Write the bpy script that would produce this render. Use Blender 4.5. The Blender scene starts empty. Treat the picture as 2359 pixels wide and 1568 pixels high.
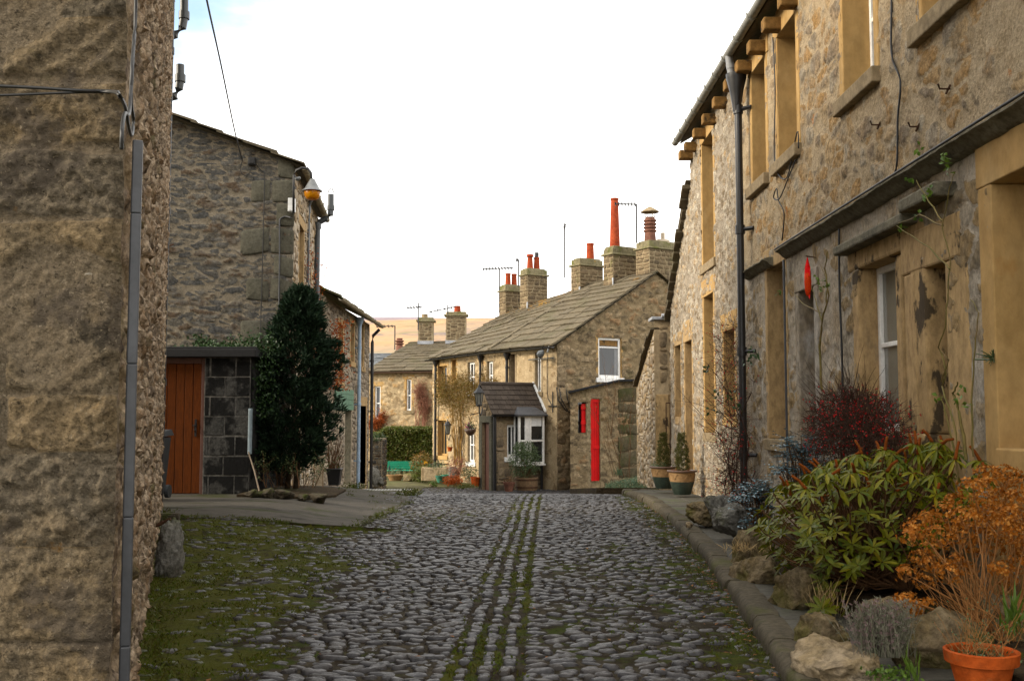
import bpy, bmesh, math, random
CLOUD = (6.6, 6.45, 6.2); SUN = 1.9; SUN_ANGLE = 22; EXPOSURE = 1.6
from math import sin, cos, pi, sqrt
from mathutils import Vector as V, noise
rnd = random.Random(11)
U = rnd.uniform
sc = bpy.context.scene
COL = sc.collection
# ---------------------------------------------------------------- camera model (units: metres, camera at 1.5 m)
F, CX, CY, EYE = 2400., 1179., 784., 1.5
PITCH = math.atan(171 / F)
def ray(px, py):
    u = (px - CX) / F; v = (CY - py) / F
    return V((u, cos(PITCH) - v * sin(PITCH), sin(PITCH) + v * cos(PITCH)))
def at(px, py, Y):
    d = ray(px, py)
    return V((0, 0, EYE)) + d * (Y / d.y)
def atx(px, Y): return at(px, 955, Y).x
def sm(t):
    t = max(0., min(1., t)); return t * t * (3 - 2 * t)
def nz(x, y=0, z=0): return noise.noise(V((x, y, z)))
def gz(x, y):
    z = -.88 * sm((y - 17) / 17) - .07 * sm((y - 34) / 10) - 12 * sm((y - 60) / 220)
    z += .2 * sm((-1.8 - x) / 2.2) * sm((y - 9) / 6) * (1 - sm((y - 20) / 8))
    return z
LWX = lambda y: -1.523 - .3194 * (y - 4)          # foot of the near left wall

class MB:
    def __init__(s): s.v = []; s.f = []; s.m = []; s.w = {}
    def add(s, vs, fs, mi=0):
        o = len(s.v); s.v.extend([tuple(p) for p in vs]); s.f.extend([tuple(i + o for i in f) for f in fs]); s.m.extend([mi] * len(fs))
    def quad(s, a, b, c, d, mi=0): s.add([a, b, c, d], [(0, 1, 2, 3)], mi)
    def hexa(s, p, mi=0):
        s.add(p, [(0, 3, 2, 1), (4, 5, 6, 7), (0, 1, 5, 4), (1, 2, 6, 5), (2, 3, 7, 6), (3, 0, 4, 7)], mi)
    def box(s, c, size, rz=0, mi=0, rx=0):
        hx, hy, hz = size[0] / 2, size[1] / 2, size[2] / 2; ca, sa = cos(rz), sin(rz); cb, sb = cos(rx), sin(rx); P = []
        for z in (-hz, hz):
            for x, y in ((-hx, -hy), (hx, -hy), (hx, hy), (-hx, hy)):
                y2, z2 = y * cb - z * sb, y * sb + z * cb
                P.append((c[0] + x * ca - y2 * sa, c[1] + x * sa + y2 * ca, c[2] + z2))
        s.hexa(P, mi)
    def tube(s, pts, r0, r1=None, n=6, mi=0, cap=True):
        if r1 is None: r1 = r0
        pts = [V(p) for p in pts]; L = len(pts); vs = []; fs = []
        for i, p in enumerate(pts):
            t = (pts[min(i + 1, L - 1)] - pts[max(i - 1, 0)])
            t = t.normalized() if t.length > 1e-9 else V((0, 0, 1))
            a = t.cross(V((0, 0, 1)) if abs(t.z) < .9 else V((1, 0, 0))).normalized(); b = t.cross(a)
            r = r0 + (r1 - r0) * i / max(1, L - 1)
            for k in range(n):
                an = 2 * pi * k / n; vs.append(p + a * (r * cos(an)) + b * (r * sin(an)))
        for i in range(L - 1):
            for k in range(n):
                k2 = (k + 1) % n; fs.append((i * n + k, i * n + k2, (i + 1) * n + k2, (i + 1) * n + k))
        if cap: fs.append(tuple(range(n))[::-1]); fs.append(tuple((L - 1) * n + k for k in range(n)))
        s.add(vs, fs, mi)
    def lathe(s, c, prof, n=20, mi=0):
        vs = []; fs = []; L = len(prof)
        for r, z in prof:
            for k in range(n):
                an = 2 * pi * k / n; vs.append((c[0] + r * cos(an), c[1] + r * sin(an), c[2] + z))
        for i in range(L - 1):
            for k in range(n):
                k2 = (k + 1) % n; fs.append((i * n + k, i * n + k2, (i + 1) * n + k2, (i + 1) * n + k))
        fs.append(tuple(range(n))[::-1]); fs.append(tuple((L - 1) * n + k for k in range(n)))
        s.add(vs, fs, mi)
    def leaf(s, p, d, up, L, W, droop=0, mi=0, fold=.15):
        d = V(d).normalized(); sd = d.cross(V(up))
        sd = sd.normalized() if sd.length > 1e-6 else d.orthogonal().normalized()
        nn = sd.cross(d); p = V(p); z = V((0, 0, -1))
        m = p + d * (L * .5) + z * (droop * .3)
        s.add([p, m + sd * (W / 2) + nn * (fold * W), m, m - sd * (W / 2) + nn * (fold * W), p + d * L + z * droop],
              [(0, 1, 2), (1, 4, 2), (0, 2, 3), (2, 4, 3)], mi)
    def oval(s, p, d, up, L, W, droop=0, mi=0, fold=.12):
        d = V(d).normalized(); sd = d.cross(V(up))
        sd = sd.normalized() if sd.length > 1e-6 else d.orthogonal().normalized()
        nn = sd.cross(d); p = V(p); z = V((0, 0, -1)); c = []; l = []; r = []
        for t, w in ((.0, .12), (.3, .85), (.62, 1.), (.86, .6), (1., .04)):
            m = p + d * (L * t) + z * (droop * t * t); c.append(m); l.append(m + sd * (W / 2 * w) + nn * (fold * W * w)); r.append(m - sd * (W / 2 * w) + nn * (fold * W * w))
        fs = []
        for i in range(4): fs += [(i, i + 1, 6 + i, 5 + i), (i + 1, i, 10 + i, 11 + i)]
        s.add(c + l + r, fs, mi)
    def tri(s, p, d, up, L, W, mi=0):
        d = V(d).normalized(); sd = d.cross(V(up))
        sd = sd.normalized() if sd.length > 1e-6 else d.orthogonal().normalized(); p = V(p)
        s.add([p, p + d * (L * .45) + sd * (W / 2), p + d * L, p + d * (L * .45) - sd * (W / 2)], [(0, 1, 2, 3)], mi)
LOC = {}
def _props(o, label, cat, group, kind):
    if label: o['label'] = label
    if cat: o['category'] = cat
    if group: o['group'] = group
    if kind: o['kind'] = kind
def thing(name, label, cat, loc, group=None):
    o = bpy.data.objects.new(name, None); o.empty_display_size = .2; COL.objects.link(o); o.location = loc
    LOC[o] = V(loc); _props(o, label, cat, group, None); return o
def add(mb, name, mats, parent=None, loc=None, label=None, cat=None, group=None, kind=None, smooth=False, bevel=0, sharp=None):
    if not isinstance(mats, (list, tuple)): mats = [mats]
    L = LOC[parent] if parent else V(loc or (0, 0, 0))
    me = bpy.data.meshes.new(name)
    me.from_pydata([(x - L.x, y - L.y, z - L.z) for x, y, z in mb.v], [], mb.f)
    for m in mats: me.materials.append(m)
    if len(mats) > 1: me.polygons.foreach_set('material_index', mb.m)
    if smooth: me.polygons.foreach_set('use_smooth', [True] * len(me.polygons))
    for k, arr in mb.w.items():
        a = me.attributes.new(k, 'FLOAT', 'POINT'); a.data.foreach_set('value', arr)
    me.update()
    o = bpy.data.objects.new(name, me); COL.objects.link(o)
    if sharp is not None:
        me.set_sharp_from_angle(angle=math.radians(sharp))
    if parent: o.parent = parent
    else: o.location = L
    LOC[o] = L; _props(o, label, cat, group, kind)
    if bevel:
        b = o.modifiers.new('Bevel', 'BEVEL'); b.width = bevel; b.segments = 2; b.limit_method = 'ANGLE'
    return o
def dup(root, loc, label=None):
    r = root.copy(); COL.objects.link(r); r.location = loc
    if label: r['label'] = label
    def rec(a, b):
        for ch in list(a.children):
            if ch is b: continue
            c = ch.copy(); COL.objects.link(c); c.parent = b; rec(ch, c)
    rec(root, r); return r
_ico = {}
def ico(sub):
    if sub not in _ico:
        bm = bmesh.new(); bmesh.ops.create_icosphere(bm, subdivisions=sub, radius=1)
        _ico[sub] = ([v.co.copy() for v in bm.verts], [tuple(v.index for v in f.verts) for f in bm.faces]); bm.free()
    return _ico[sub]
def rock(mb, c, size, seed=0, sub=4, rough=.3, rz=0, tilt=0, mi=0, rnd_=0):
    vs, fs = ico(sub); out = []; ca, sa = cos(rz), sin(rz); ct, st = cos(tilt), sin(tilt)
    for p in vs:
        q = p * 1.3 + V((seed * 7.3, seed * 3.1, seed))
        # boxy: push towards a superellipsoid, cut with a few random planes, then roughen
        m = max(abs(p.x), abs(p.y), abs(p.z)); p2 = p * (1 / (m ** (.12 if rnd_ else .5)))
        for k in range(0 if rnd_ else 7):
            h = V((nz(seed * 3.7 + k, 1.3), nz(seed * 2.1, k + .7), nz(k * 1.9, seed, 4.4))).normalized()
            e = p2.dot(h) - .7
            if e > 0: p2 = p2 - h * e * .85
        g = 1 + rough * (noise.noise(q) * .7 + noise.noise(q * 2.7) * .4 + noise.noise(q * 5) * .25 + noise.noise(q * 11) * .16 + noise.noise(q * 24) * .09)
        x, y, z = p2.x * size[0] * g, p2.y * size[1] * g, p2.z * size[2] * g
        x, z = x * ct + z * st, -x * st + z * ct
        out.append((c[0] + x * ca - y * sa, c[1] + x * sa + y * ca, c[2] + z))
    mb.add(out, fs, mi)

class Fr:
    """a vertical wall plane: a = metres along it, z = height, t = metres out of it"""
    def __init__(s, ox, oy, dx, dy, flip=1):
        l = sqrt(dx * dx + dy * dy); s.o = (ox, oy); s.d = (dx / l, dy / l); s.n = (dy / l * flip, -dx / l * flip)
    def p(s, a, z, t=0): return V((s.o[0] + s.d[0] * a + s.n[0] * t, s.o[1] + s.d[1] * a + s.n[1] * t, z))
    def px(s, px, py, t=0):
        r = ray(px, py); ox, oy = s.o[0] + s.n[0] * t, s.o[1] + s.n[1] * t
        k = (ox * s.n[0] + oy * s.n[1]) / (r.x * s.n[0] + r.y * s.n[1])
        q = r * k; return (q.x - ox) * s.d[0] + (q.y - oy) * s.d[1], q.z + EYE
    def rect(s, x0, y0, x1, y1):
        """pixel box -> (a0, z0, a1, z1) on the wall, heights read at its middle"""
        xm = (x0 + x1) / 2; a0 = s.px(x0, (y0 + y1) / 2)[0]; a1 = s.px(x1, (y0 + y1) / 2)[0]
        return (min(a0, a1), s.px(xm, y1)[1], max(a0, a1), s.px(xm, y0)[1])
    def box(s, mb, a0, a1, z0, z1, t0, t1, mi=0):
        mb.hexa([s.p(a0, z0, t0), s.p(a1, z0, t0), s.p(a1, z0, t1), s.p(a0, z0, t1), s.p(a0, z1, t0), s.p(a1, z1, t0), s.p(a1, z1, t1), s.p(a0, z1, t1)], mi)
def lerp(prof, a):
    if a <= prof[0][0]: return prof[0][1]
    for (a0, z0), (a1, z1) in zip(prof, prof[1:]):
        if a <= a1: return z0 + (z1 - z0) * (a - a0) / max(1e-9, a1 - a0)
    return prof[-1][1]
def wall(mb, f, prof, base, ops=(), depth=.25, mi=0, mr=None, t=0, warp=0):
    """wall face with openings cut out and their reveals; prof = top outline, base = (z at start, z at end) outline too"""
    mr = mi if mr is None else mr
    if not isinstance(base, (list, tuple)): base = [(prof[0][0], base), (prof[-1][0], base)]
    xs = sorted(set([p[0] for p in prof] + [p[0] for p in base] + [o[0] for o in ops] + [o[2] for o in ops]))
    xs = [x for x in xs if prof[0][0] - 1e-6 <= x <= prof[-1][0] + 1e-6]
    for a0, a1 in zip(xs, xs[1:]):
        if a1 - a0 < 1e-5: continue
        am = (a0 + a1) / 2; b0, b1 = lerp(base, a0), lerp(base, a1)
        for o in sorted([o for o in ops if o[0] < am < o[2]], key=lambda o: o[1]):
            if o[1] > max(b0, b1): mb.quad(f.p(a0, b0, t), f.p(a1, b1, t), f.p(a1, o[1], t), f.p(a0, o[1], t), mi)
            b0 = b1 = o[3]
        t0, t1 = lerp(prof, a0), lerp(prof, a1)
        mb.quad(f.p(a0, b0, t), f.p(a1, b1, t), f.p(a1, t1, t), f.p(a0, t0, t), mi)
    for o in ops:
        dd = o[4] if len(o) > 4 else depth
        a0, z0, a1, z1 = o[:4]
        for (p, q) in (((a0, z0), (a0, z1)), ((a0, z1), (a1, z1)), ((a1, z1), (a1, z0)), ((a1, z0), (a0, z0))):
            mb.quad(f.p(p[0], p[1], t), f.p(q[0], q[1], t), f.p(q[0], q[1], t - dd), f.p(p[0], p[1], t - dd), mr)
def stone(mb, f, a0, a1, z0, z1, r, mi, rough=.12, n=11, warp=.0, t=0, R=rnd, sq=.45, ws=.7, soft=0):
    ca, cz, ha, hz = (a0 + a1) / 2, (z0 + z1) / 2, (a1 - a0) / 2, (z1 - z0) / 2
    ring = []; ph = R.random() * 6
    for k in range(n):
        an = 2 * pi * k / n + ph; c, s_ = cos(an), sin(an); e = sq
        x = math.copysign(abs(c) ** e, c); y = math.copysign(abs(s_) ** e, s_)
        ring.append((x * (1 + R.uniform(-rough, rough * .4)), y * (1 + R.uniform(-rough * 1.6, rough * .4))))
    ta, tz = R.uniform(-.35, .35) * r, R.uniform(-.35, .35) * r; sk = R.uniform(-.22, .22) * hz
    vs = []
    def P(x, y, tt):
        a = ca + x * ha; z = cz + y * hz + sk * x
        if warp: w = nz(a * ws, z * ws, 3.3); a, z = a + warp * .6 * nz(z * .9, a * .4, 8.1), z + warp * w
        return f.p(a, z, t + tt)
    for k, (sc_, tt) in enumerate(((1, -.01), (.97, (.62 - .4 * soft) * r), (.84 - .2 * soft, .98 * r))):
        for x, y in ring: vs.append(P(x * sc_, y * sc_, tt + (0 if k == 0 else (ta * x + tz * y) * (1 if k else 0) + (R.uniform(-.12, .12) * r if k == 2 else 0))))
    vs.append(P(0, 0, r * R.uniform(.85, 1.15)))
    fs = []
    for l in range(2):
        for k in range(n):
            k2 = (k + 1) % n; fs.append((l * n + k, l * n + k2, (l + 1) * n + k2, (l + 1) * n + k))
    for k in range(n): fs.append((2 * n + k, 2 * n + (k + 1) % n, 3 * n))
    mb.add(vs, fs, mi)
def rubble(mb, f, a0, a1, z0, z1, ok, cell=.05, wr=(3, 9), hr=(1, 3), gap=.012, relief=(.015, .03), mi=1, seed=1, rough=.12, warp=.04, n=10, small=1, sq=.45, t=0, soft=0, skip=0):
    R = random.Random(seed); nx = int((a1 - a0) / cell); ny = int((z1 - z0) / cell)
    occ = [[0] * nx for _ in range(ny)]
    for j in range(ny):
        for i in range(nx):
            if occ[j][i]: continue
            w = R.randint(*wr); h = R.randint(*hr)
            if w < h: w = h
            w = min(w, nx - i); h = min(h, ny - j)
            for k in range(w):
                if occ[j][i + k]: w = k; break
            while h > 1 and any(occ[j + h - 1][i + k] for k in range(w)): h -= 1
            for y in range(h):
                for k in range(w): occ[j + y][i + k] = 1
            if w * h < small: continue
            x0, x1, y0, y1 = a0 + i * cell, a0 + (i + w) * cell, z0 + j * cell, z0 + (j + h) * cell
            def good(u, v): return ok(x0, y0) and ok(u, y0) and ok(x0, v) and ok(u, v) and ok((x0 + u) / 2, (y0 + v) / 2)
            ww, hh = w, h
            while not good(x1, y1) and (ww > 1 or hh > 1):
                if ww >= hh: ww -= 1
                else: hh -= 1
                x1, y1 = x0 + ww * cell, y0 + hh * cell
            if not good(x1, y1): ww = hh = 1; x1, y1 = x0 + cell, y0 + cell
            for y in range(h):
                for k in range(w):
                    if y >= hh or k >= ww: occ[j + y][i + k] = 0 if y < 1 or True else 1
            if ww * hh < small or not good(x1, y1): continue
            if skip and R.random() < skip * (1 + 2.2 * nz((x0) * 1.3, (y0) * 1.3, seed)): continue
            g = gap * R.uniform(.4, 1.6)
            stone(mb, f, x0 + g, x1 - g, y0 + g, y1 - g, R.uniform(*relief), mi, rough, n, warp, t, R, sq, .7, soft)
def flush_wall(mb, f, a0, a1, z0, z1, ops, top, step, sa, sz, relief, seed, mi=0, cover=.5, mi2=None, zs=0, fade=0):
    """one finely cut wall surface of irregular stones flush in smeared mortar, with its cell value and joint mask as attributes"""
    na, nz_ = int((a1 - a0) / step), int((z1 - z0) / step); base = len(mb.v); E = mb.w.setdefault('edge', []); K = mb.w.setdefault('cellr', [])
    for L in (E, K): L.extend([0.] * (base - len(L)))
    for j in range(nz_ + 1):
        z = z0 + (z1 - z0) * j / nz_
        for i in range(na + 1):
            a = a0 + (a1 - a0) * i / na
            wa, wz = a + .09 * nz(a * 2.1, z * 2.1, seed) + .03 * nz(a * 7, z * 7, seed), z + .07 * nz(a * 1.7, z * 2.3, seed + 5) + .025 * nz(a * 8, z * 8, seed + 3)
            d, p = noise.voronoi(V((wa * sa, wz * sz, seed * 1.7)), distance_metric='DISTANCE')
            q = p[0]; r = (math.sin(q.x * 127.1 + q.y * 311.7 + q.z * 74.7) * 43758.5453) % 1.
            big = .5 + .5 * nz(a * .7, z * .7, seed + 9); gone = sm((r + .5 * nz(a * .9, z * .9, seed + 2) - cover) / .18)
            e = sm((d[1] - d[0] - .03 - .1 * nz(a * 11, z * 11, 2)) / .19) * (1 - gone)
            t = relief * (e * (.35 + .8 * r) + .55 * nz(a * 6, z * 6, seed) + .4 * nz(a * 17, z * 17, seed) * (.4 + e) + .22 * nz(a * 37, z * 37, seed) * (.5 + e))
            if fade: t *= sm((a - a0) / fade)
            mb.v.append(tuple(f.p(a, z, t))); E.append(e); K.append(r)
    for j in range(nz_):
        z = z0 + (z1 - z0) * (j + .5) / nz_
        for i in range(na):
            a = a0 + (a1 - a0) * (i + .5) / na
            if z > top(a) or any(o[0] < a < o[2] and o[1] < z < o[3] for o in ops): continue
            q = base + j * (na + 1) + i; mb.f.append((q, q + 1, q + na + 2, q + na + 1)); mb.m.append(mi2 if (mi2 is not None and z < zs) else mi)
def reveals(mb, f, ops, mi=0):
    n0 = len(mb.v)
    for a0, z0, a1, z1, dd in ops:
        for (p, q) in (((a0, z0), (a0, z1)), ((a0, z1), (a1, z1)), ((a1, z1), (a1, z0)), ((a1, z0), (a0, z0))): mb.quad(f.p(*p, .0), f.p(*q, .0), f.p(*q, -dd), f.p(*p, -dd), mi)
    for k in mb.w: mb.w[k].extend([0.] * (len(mb.v) - n0))
def okf(prof, base, ops, m=.06, mo=.02):
    def ok(a, z):
        if a < prof[0][0] + mo or a > prof[-1][0] - mo or z > lerp(prof, a) - m or z < base: return False
        return not any(o[0] - o[4] < a < o[2] + o[4] and o[1] - o[5] < z < o[3] + o[6] for o in ops)
    return ok
def G(ops, e=.04): return [(o[0] - e, o[1] - e, o[2] + e, o[3] + e) + tuple(o[4:]) for o in ops]
def pad(ops, s=.06, b=.06, t=.06): return [tuple(o[:4]) + (s, b, t) for o in ops]
# ---------------------------------------------------------------- materials
def nd(nt, t, **k):
    n = nt.nodes.new(t)
    for a, b in k.items(): setattr(n, a, b)
    return n
def sat(c, k=1.16):
    l = .3 * c[0] + .6 * c[1] + .1 * c[2]
    return tuple(max(.002, l + (x - l) * k) for x in c)
def pm(name, stops, scale=3., rough=.9, bump=.3, bscale=35., bdist=.01, island=0., var=.35, vscale=None, patches=(), spec=.1, stretch=None, metal=0, trans=0, alpha=None, rvar=0, coat=0, mort=None):
    stops = [sat(c) for c in stops]; mort = [sat(c) for c in mort] if mort else None; patches = [(sat(q[0]),) + tuple(q[1:]) for q in patches]
    m = bpy.data.materials.new(name); m.use_nodes = True; nt = m.node_tree; L = nt.links.new
    bs = nt.nodes['Principled BSDF']; out = nt.nodes['Material Output']
    tc = nd(nt, 'ShaderNodeTexCoord'); vec = tc.outputs['Object']
    if stretch:
        mp = nd(nt, 'ShaderNodeMapping'); mp.inputs['Scale'].default_value = stretch; L(vec, mp.inputs[0]); vec = mp.outputs[0]
    def noise_(s, det=5, r=.6, off=0):
        n = nd(nt, 'ShaderNodeTexNoise'); n.inputs['Scale'].default_value = s; n.inputs['Detail'].default_value = det; n.inputs['Roughness'].default_value = r
        if off:
            a = nd(nt, 'ShaderNodeVectorMath'); a.inputs[1].default_value = (off, off * .7, off * 1.3); L(vec, a.inputs[0]); L(a.outputs[0], n.inputs['Vector'])
        else: L(vec, n.inputs['Vector'])
        return n.outputs['Fac']
    def mr(x, a, b, c, d):
        n = nd(nt, 'ShaderNodeMapRange'); n.interpolation_type = 'SMOOTHSTEP'
        for i, v in enumerate((a, b, c, d)): n.inputs[i + 1].default_value = v
        L(x, n.inputs[0]); return n.outputs[0]
    def math_(op, a, b):
        n = nd(nt, 'ShaderNodeMath', operation=op)
        for i, v in enumerate((a, b)):
            if isinstance(v, (int, float)): n.inputs[i].default_value = v
            else: L(v, n.inputs[i])
        return n.outputs[0]
    base = mr(noise_(scale), .28, .72, 0, 1)
    if mort:
        ca = nd(nt, 'ShaderNodeAttribute'); ca.attribute_name = 'cellr'; mx = nd(nt, 'ShaderNodeMix'); mx.inputs[0].default_value = .7
        L(base, mx.inputs[2]); L(ca.outputs['Fac'], mx.inputs[3]); base = mx.outputs[0]
    if island:
        ge = nd(nt, 'ShaderNodeNewGeometry'); mx = nd(nt, 'ShaderNodeMix'); mx.inputs[0].default_value = island
        L(base, mx.inputs[2]); L(ge.outputs['Random Per Island'], mx.inputs[3]); base = mx.outputs[0]
    cr = nd(nt, 'ShaderNodeValToRGB'); els = cr.color_ramp.elements
    while len(els) < len(stops): els.new(.5)
    for i, c in enumerate(stops):
        els[i].position = i / max(1, len(stops) - 1); els[i].color = (*c, 1)
    L(base, cr.inputs[0]); col = cr.outputs[0]
    if var:
        v = mr(noise_(vscale or bscale * .7, 4, .7, 3.1), .25, .75, 1 - var, 1 + var)
        mx = nd(nt, 'ShaderNodeVectorMath', operation='SCALE'); L(col, mx.inputs[0]); L(v, mx.inputs['Scale']); col = mx.outputs[0]
    if mort:
        c2 = nd(nt, 'ShaderNodeValToRGB'); e2 = c2.color_ramp.elements
        while len(e2) < len(mort): e2.new(.5)
        for i, c in enumerate(mort): e2[i].position = i / (len(mort) - 1); e2[i].color = (*c, 1)
        L(mr(noise_(scale * 1.4, 6, .65, 21.), .25, .75, 0, 1), c2.inputs[0])
        v2 = nd(nt, 'ShaderNodeVectorMath', operation='SCALE'); L(c2.outputs[0], v2.inputs[0]); L(mr(noise_(bscale * 1.2, 4, .75, 13.), .25, .75, 1 - var * .7, 1 + var * .7), v2.inputs['Scale'])
        ea = nd(nt, 'ShaderNodeAttribute'); ea.attribute_name = 'edge'
        mk = mr(math_('ADD', ea.outputs['Fac'], math_('MULTIPLY', math_('SUBTRACT', noise_(22., 5, .7, 17.), .5), .9)), .35, .65, 0, 1)
        mx = nd(nt, 'ShaderNodeMix', data_type='RGBA'); L(mk, mx.inputs[0]); L(v2.outputs[0], mx.inputs[6]); L(col, mx.inputs[7]); col = mx.outputs[2]
    for k, pt in enumerate(patches):
        pc, ps, lo, hi = pt[:4]
        x = noise_(ps, 6, .65, 5.7 + 4.1 * k)
        if len(pt) > 4 and pt[4]:
            at_ = nd(nt, 'ShaderNodeAttribute'); at_.attribute_name = pt[4]
            x = math_('ADD', x, math_('SUBTRACT', at_.outputs['Fac'], .5))
        f = mr(x, lo, hi, 0, pt[5] if len(pt) > 5 else 1)
        mx = nd(nt, 'ShaderNodeMix', data_type='RGBA'); L(f, mx.inputs[0]); L(col, mx.inputs[6]); mx.inputs[7].default_value = (*pc, 1); col = mx.outputs[2]
    L(col, bs.inputs['Base Color'])
    bs.inputs['Roughness'].default_value = rough; bs.inputs['Specular IOR Level'].default_value = spec; bs.inputs['Metallic'].default_value = metal
    if coat: bs.inputs['Coat Weight'].default_value = coat; bs.inputs['Coat Roughness'].default_value = .1
    if rvar: L(mr(noise_(vscale or 20, 4, .6, 9.), .3, .7, rough - rvar, rough + rvar), bs.inputs['Roughness'])
    if bump:
        h = math_('ADD', noise_(bscale, 6, .7, 1.3), math_('MULTIPLY', noise_(bscale * .22, 4, .6, 7.7), 1.6))
        b = nd(nt, 'ShaderNodeBump'); b.inputs['Strength'].default_value = bump; b.inputs['Distance'].default_value = bdist
        L(h, b.inputs['Height']); L(b.outputs[0], bs.inputs['Normal'])
    if trans:
        tr = nd(nt, 'ShaderNodeBsdfTranslucent'); ms = nd(nt, 'ShaderNodeMixShader'); ms.inputs[0].default_value = trans
        L(col, tr.inputs['Color']); L(bs.outputs[0], ms.inputs[1]); L(tr.outputs[0], ms.inputs[2]); L(ms.outputs[0], out.inputs['Surface'])
    return m
def plain(name, c, rough=.5, spec=.5, metal=0, bump=0, var=.12, **k): return pm(name, [tuple(x * .85 for x in c), c, tuple(min(1, x * 1.1) for x in c)], 2.5, rough, bump or .04, 60, .003, 0, var, 14, spec=spec, metal=metal, **k)
M = {}
MOSS = (.05, .055, .012); SOOT = (.028, .024, .02)
# near left wall: big gritstone blocks
M['grit'] = pm('weathered_gritstone', [(.095, .074, .05), (.145, .116, .08), (.175, .132, .082), (.12, .1, .074), (.165, .134, .096)], 2.6, .95, 1., 60, .035, var=.55, vscale=40, mort=[(.11, .086, .058), (.165, .133, .095), (.13, .1, .066)],
               patches=[((.085, .07, .055), 2.3, .52, .6, None, .8), ((.17, .085, .022), 3.1, .66, .72, None, .6), ((.06, .054, .018), 1.3, .56, .68, None, .6), ((.028, .024, .018), 4.1, .62, .7, None, .8), ((.26, .22, .165), 9, .69, .74), ((.27, .225, .165), 55, .6, .66, None, .7), ((.03, .024, .017), 42, .6, .66, None, .75), ((.36, .33, .28), 5, .71, .74, None, .9)])
M['grit_mortar'] = pm('old_lime_mortar_brown', [(.17, .13, .085), (.27, .21, .145)], 3, .95, .8, 60, .01, 0, .4, 30, patches=[((.06, .05, .03), 2.3, .55, .7, None, .7)])
M['side_stone'] = pm('side_rubble_stone', [(.2, .15, .1), (.4, .32, .23), (.13, .1, .075), (.46, .38, .29), (.26, .19, .125)], 3, .92, .7, 50, .01, .8, .45, 25,
                     patches=[((.07, .07, .022), 1.2, .56, .68, None, .5), ((.05, .04, .03), 4, .62, .7, None, .8)])
M['side_mortar'] = pm('side_rubble_mortar', [(.17, .125, .08), (.31, .25, .17)], 3, .95, .8, 60, .01, 0, .4, 25, patches=[((.06, .06, .02), 1.2, .56, .7, None, .7)])
# mid left gable: dark thin rubble in wide tan mortar
M['dark_stone'] = pm('dark_rubble_stone', [(.035, .035, .034), (.065, .063, .058), (.1, .088, .068), (.05, .049, .048), (.11, .1, .085), (.085, .055, .036), (.06, .06, .058)], 2.5, .9, .7, 45, .01, .85, .45, 22,
                     patches=[((.2, .17, .125), 6, .6, .72, None, .6)])
M['tan_mortar'] = pm('tan_lime_mortar', [(.22, .17, .11), (.32, .255, .17)], 2, .95, .5, 55, .008, 0, .22, 20, patches=[((.11, .095, .07), .9, .54, .7, None, .6)])
M['quoin_dark'] = pm('grey_green_quoin_stone', [(.06, .058, .046), (.095, .09, .07), (.075, .073, .06)], 2.5, .92, .6, 50, .008, .5, .3, 25, patches=[((.03, .028, .024), 5, .62, .7), ((.22, .19, .15), 3, .66, .74, None, .6)])
M['dark_flush'] = pm('dark_thin_rubble', [(.04, .041, .041), (.08, .079, .075), (.105, .096, .08), (.058, .058, .057), (.12, .113, .1), (.09, .066, .046), (.07, .07, .068)], 3, .92, .9, 36, .018, var=.45, vscale=26, mort=[(.135, .117, .09), (.195, .17, .132), (.108, .097, .08)],
    patches=[((.2, .175, .135), 6, .62, .72, None, .6), ((.03, .028, .026), 4.5, .62, .7, None, .7)])
M['side_flush'] = pm('side_wall_rubble', [(.15, .11, .07), (.3, .235, .165), (.1, .075, .055), (.36, .29, .215), (.2, .14, .09), (.25, .2, .15)], 4, .93, .9, 40, .02, var=.5, vscale=30, mort=[(.13, .098, .064), (.24, .19, .13), (.18, .135, .085)],
    patches=[((.06, .06, .018), 1.3, .56, .68, None, .6), ((.04, .032, .024), 5, .6, .68, None, .8), ((.42, .37, .3), 7, .64, .72, None, .7)])
M['gable_flush'] = pm('brown_gable_rubble', [(.14, .105, .066), (.23, .178, .112), (.1, .078, .052), (.28, .22, .145), (.2, .13, .075), (.17, .14, .1)], 2.4, .93, .9, 24, .02, var=.4, vscale=14, mort=[(.16, .122, .076), (.25, .195, .125)],
    patches=[((.42, .37, .3), 3.5, .69, .74), ((.075, .068, .035), 1.2, .56, .7, None, .6), ((.05, .042, .032), 2.2, .63, .7, None, .7)])
M['warm_flush'] = pm('warm_cottage_rubble', [(.25, .185, .11), (.36, .28, .18), (.19, .14, .085), (.42, .335, .225), (.3, .2, .105), (.33, .27, .185)], 2.4, .93, .8, 24, .02, var=.35, vscale=12, mort=[(.26, .2, .125), (.38, .305, .205)],
    patches=[((.17, .125, .08), 1.1, .55, .7, None, .6), ((.09, .075, .055), 2, .62, .72, None, .6), ((.4, .17, .06), 3, .69, .73, None, .5)])
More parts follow.
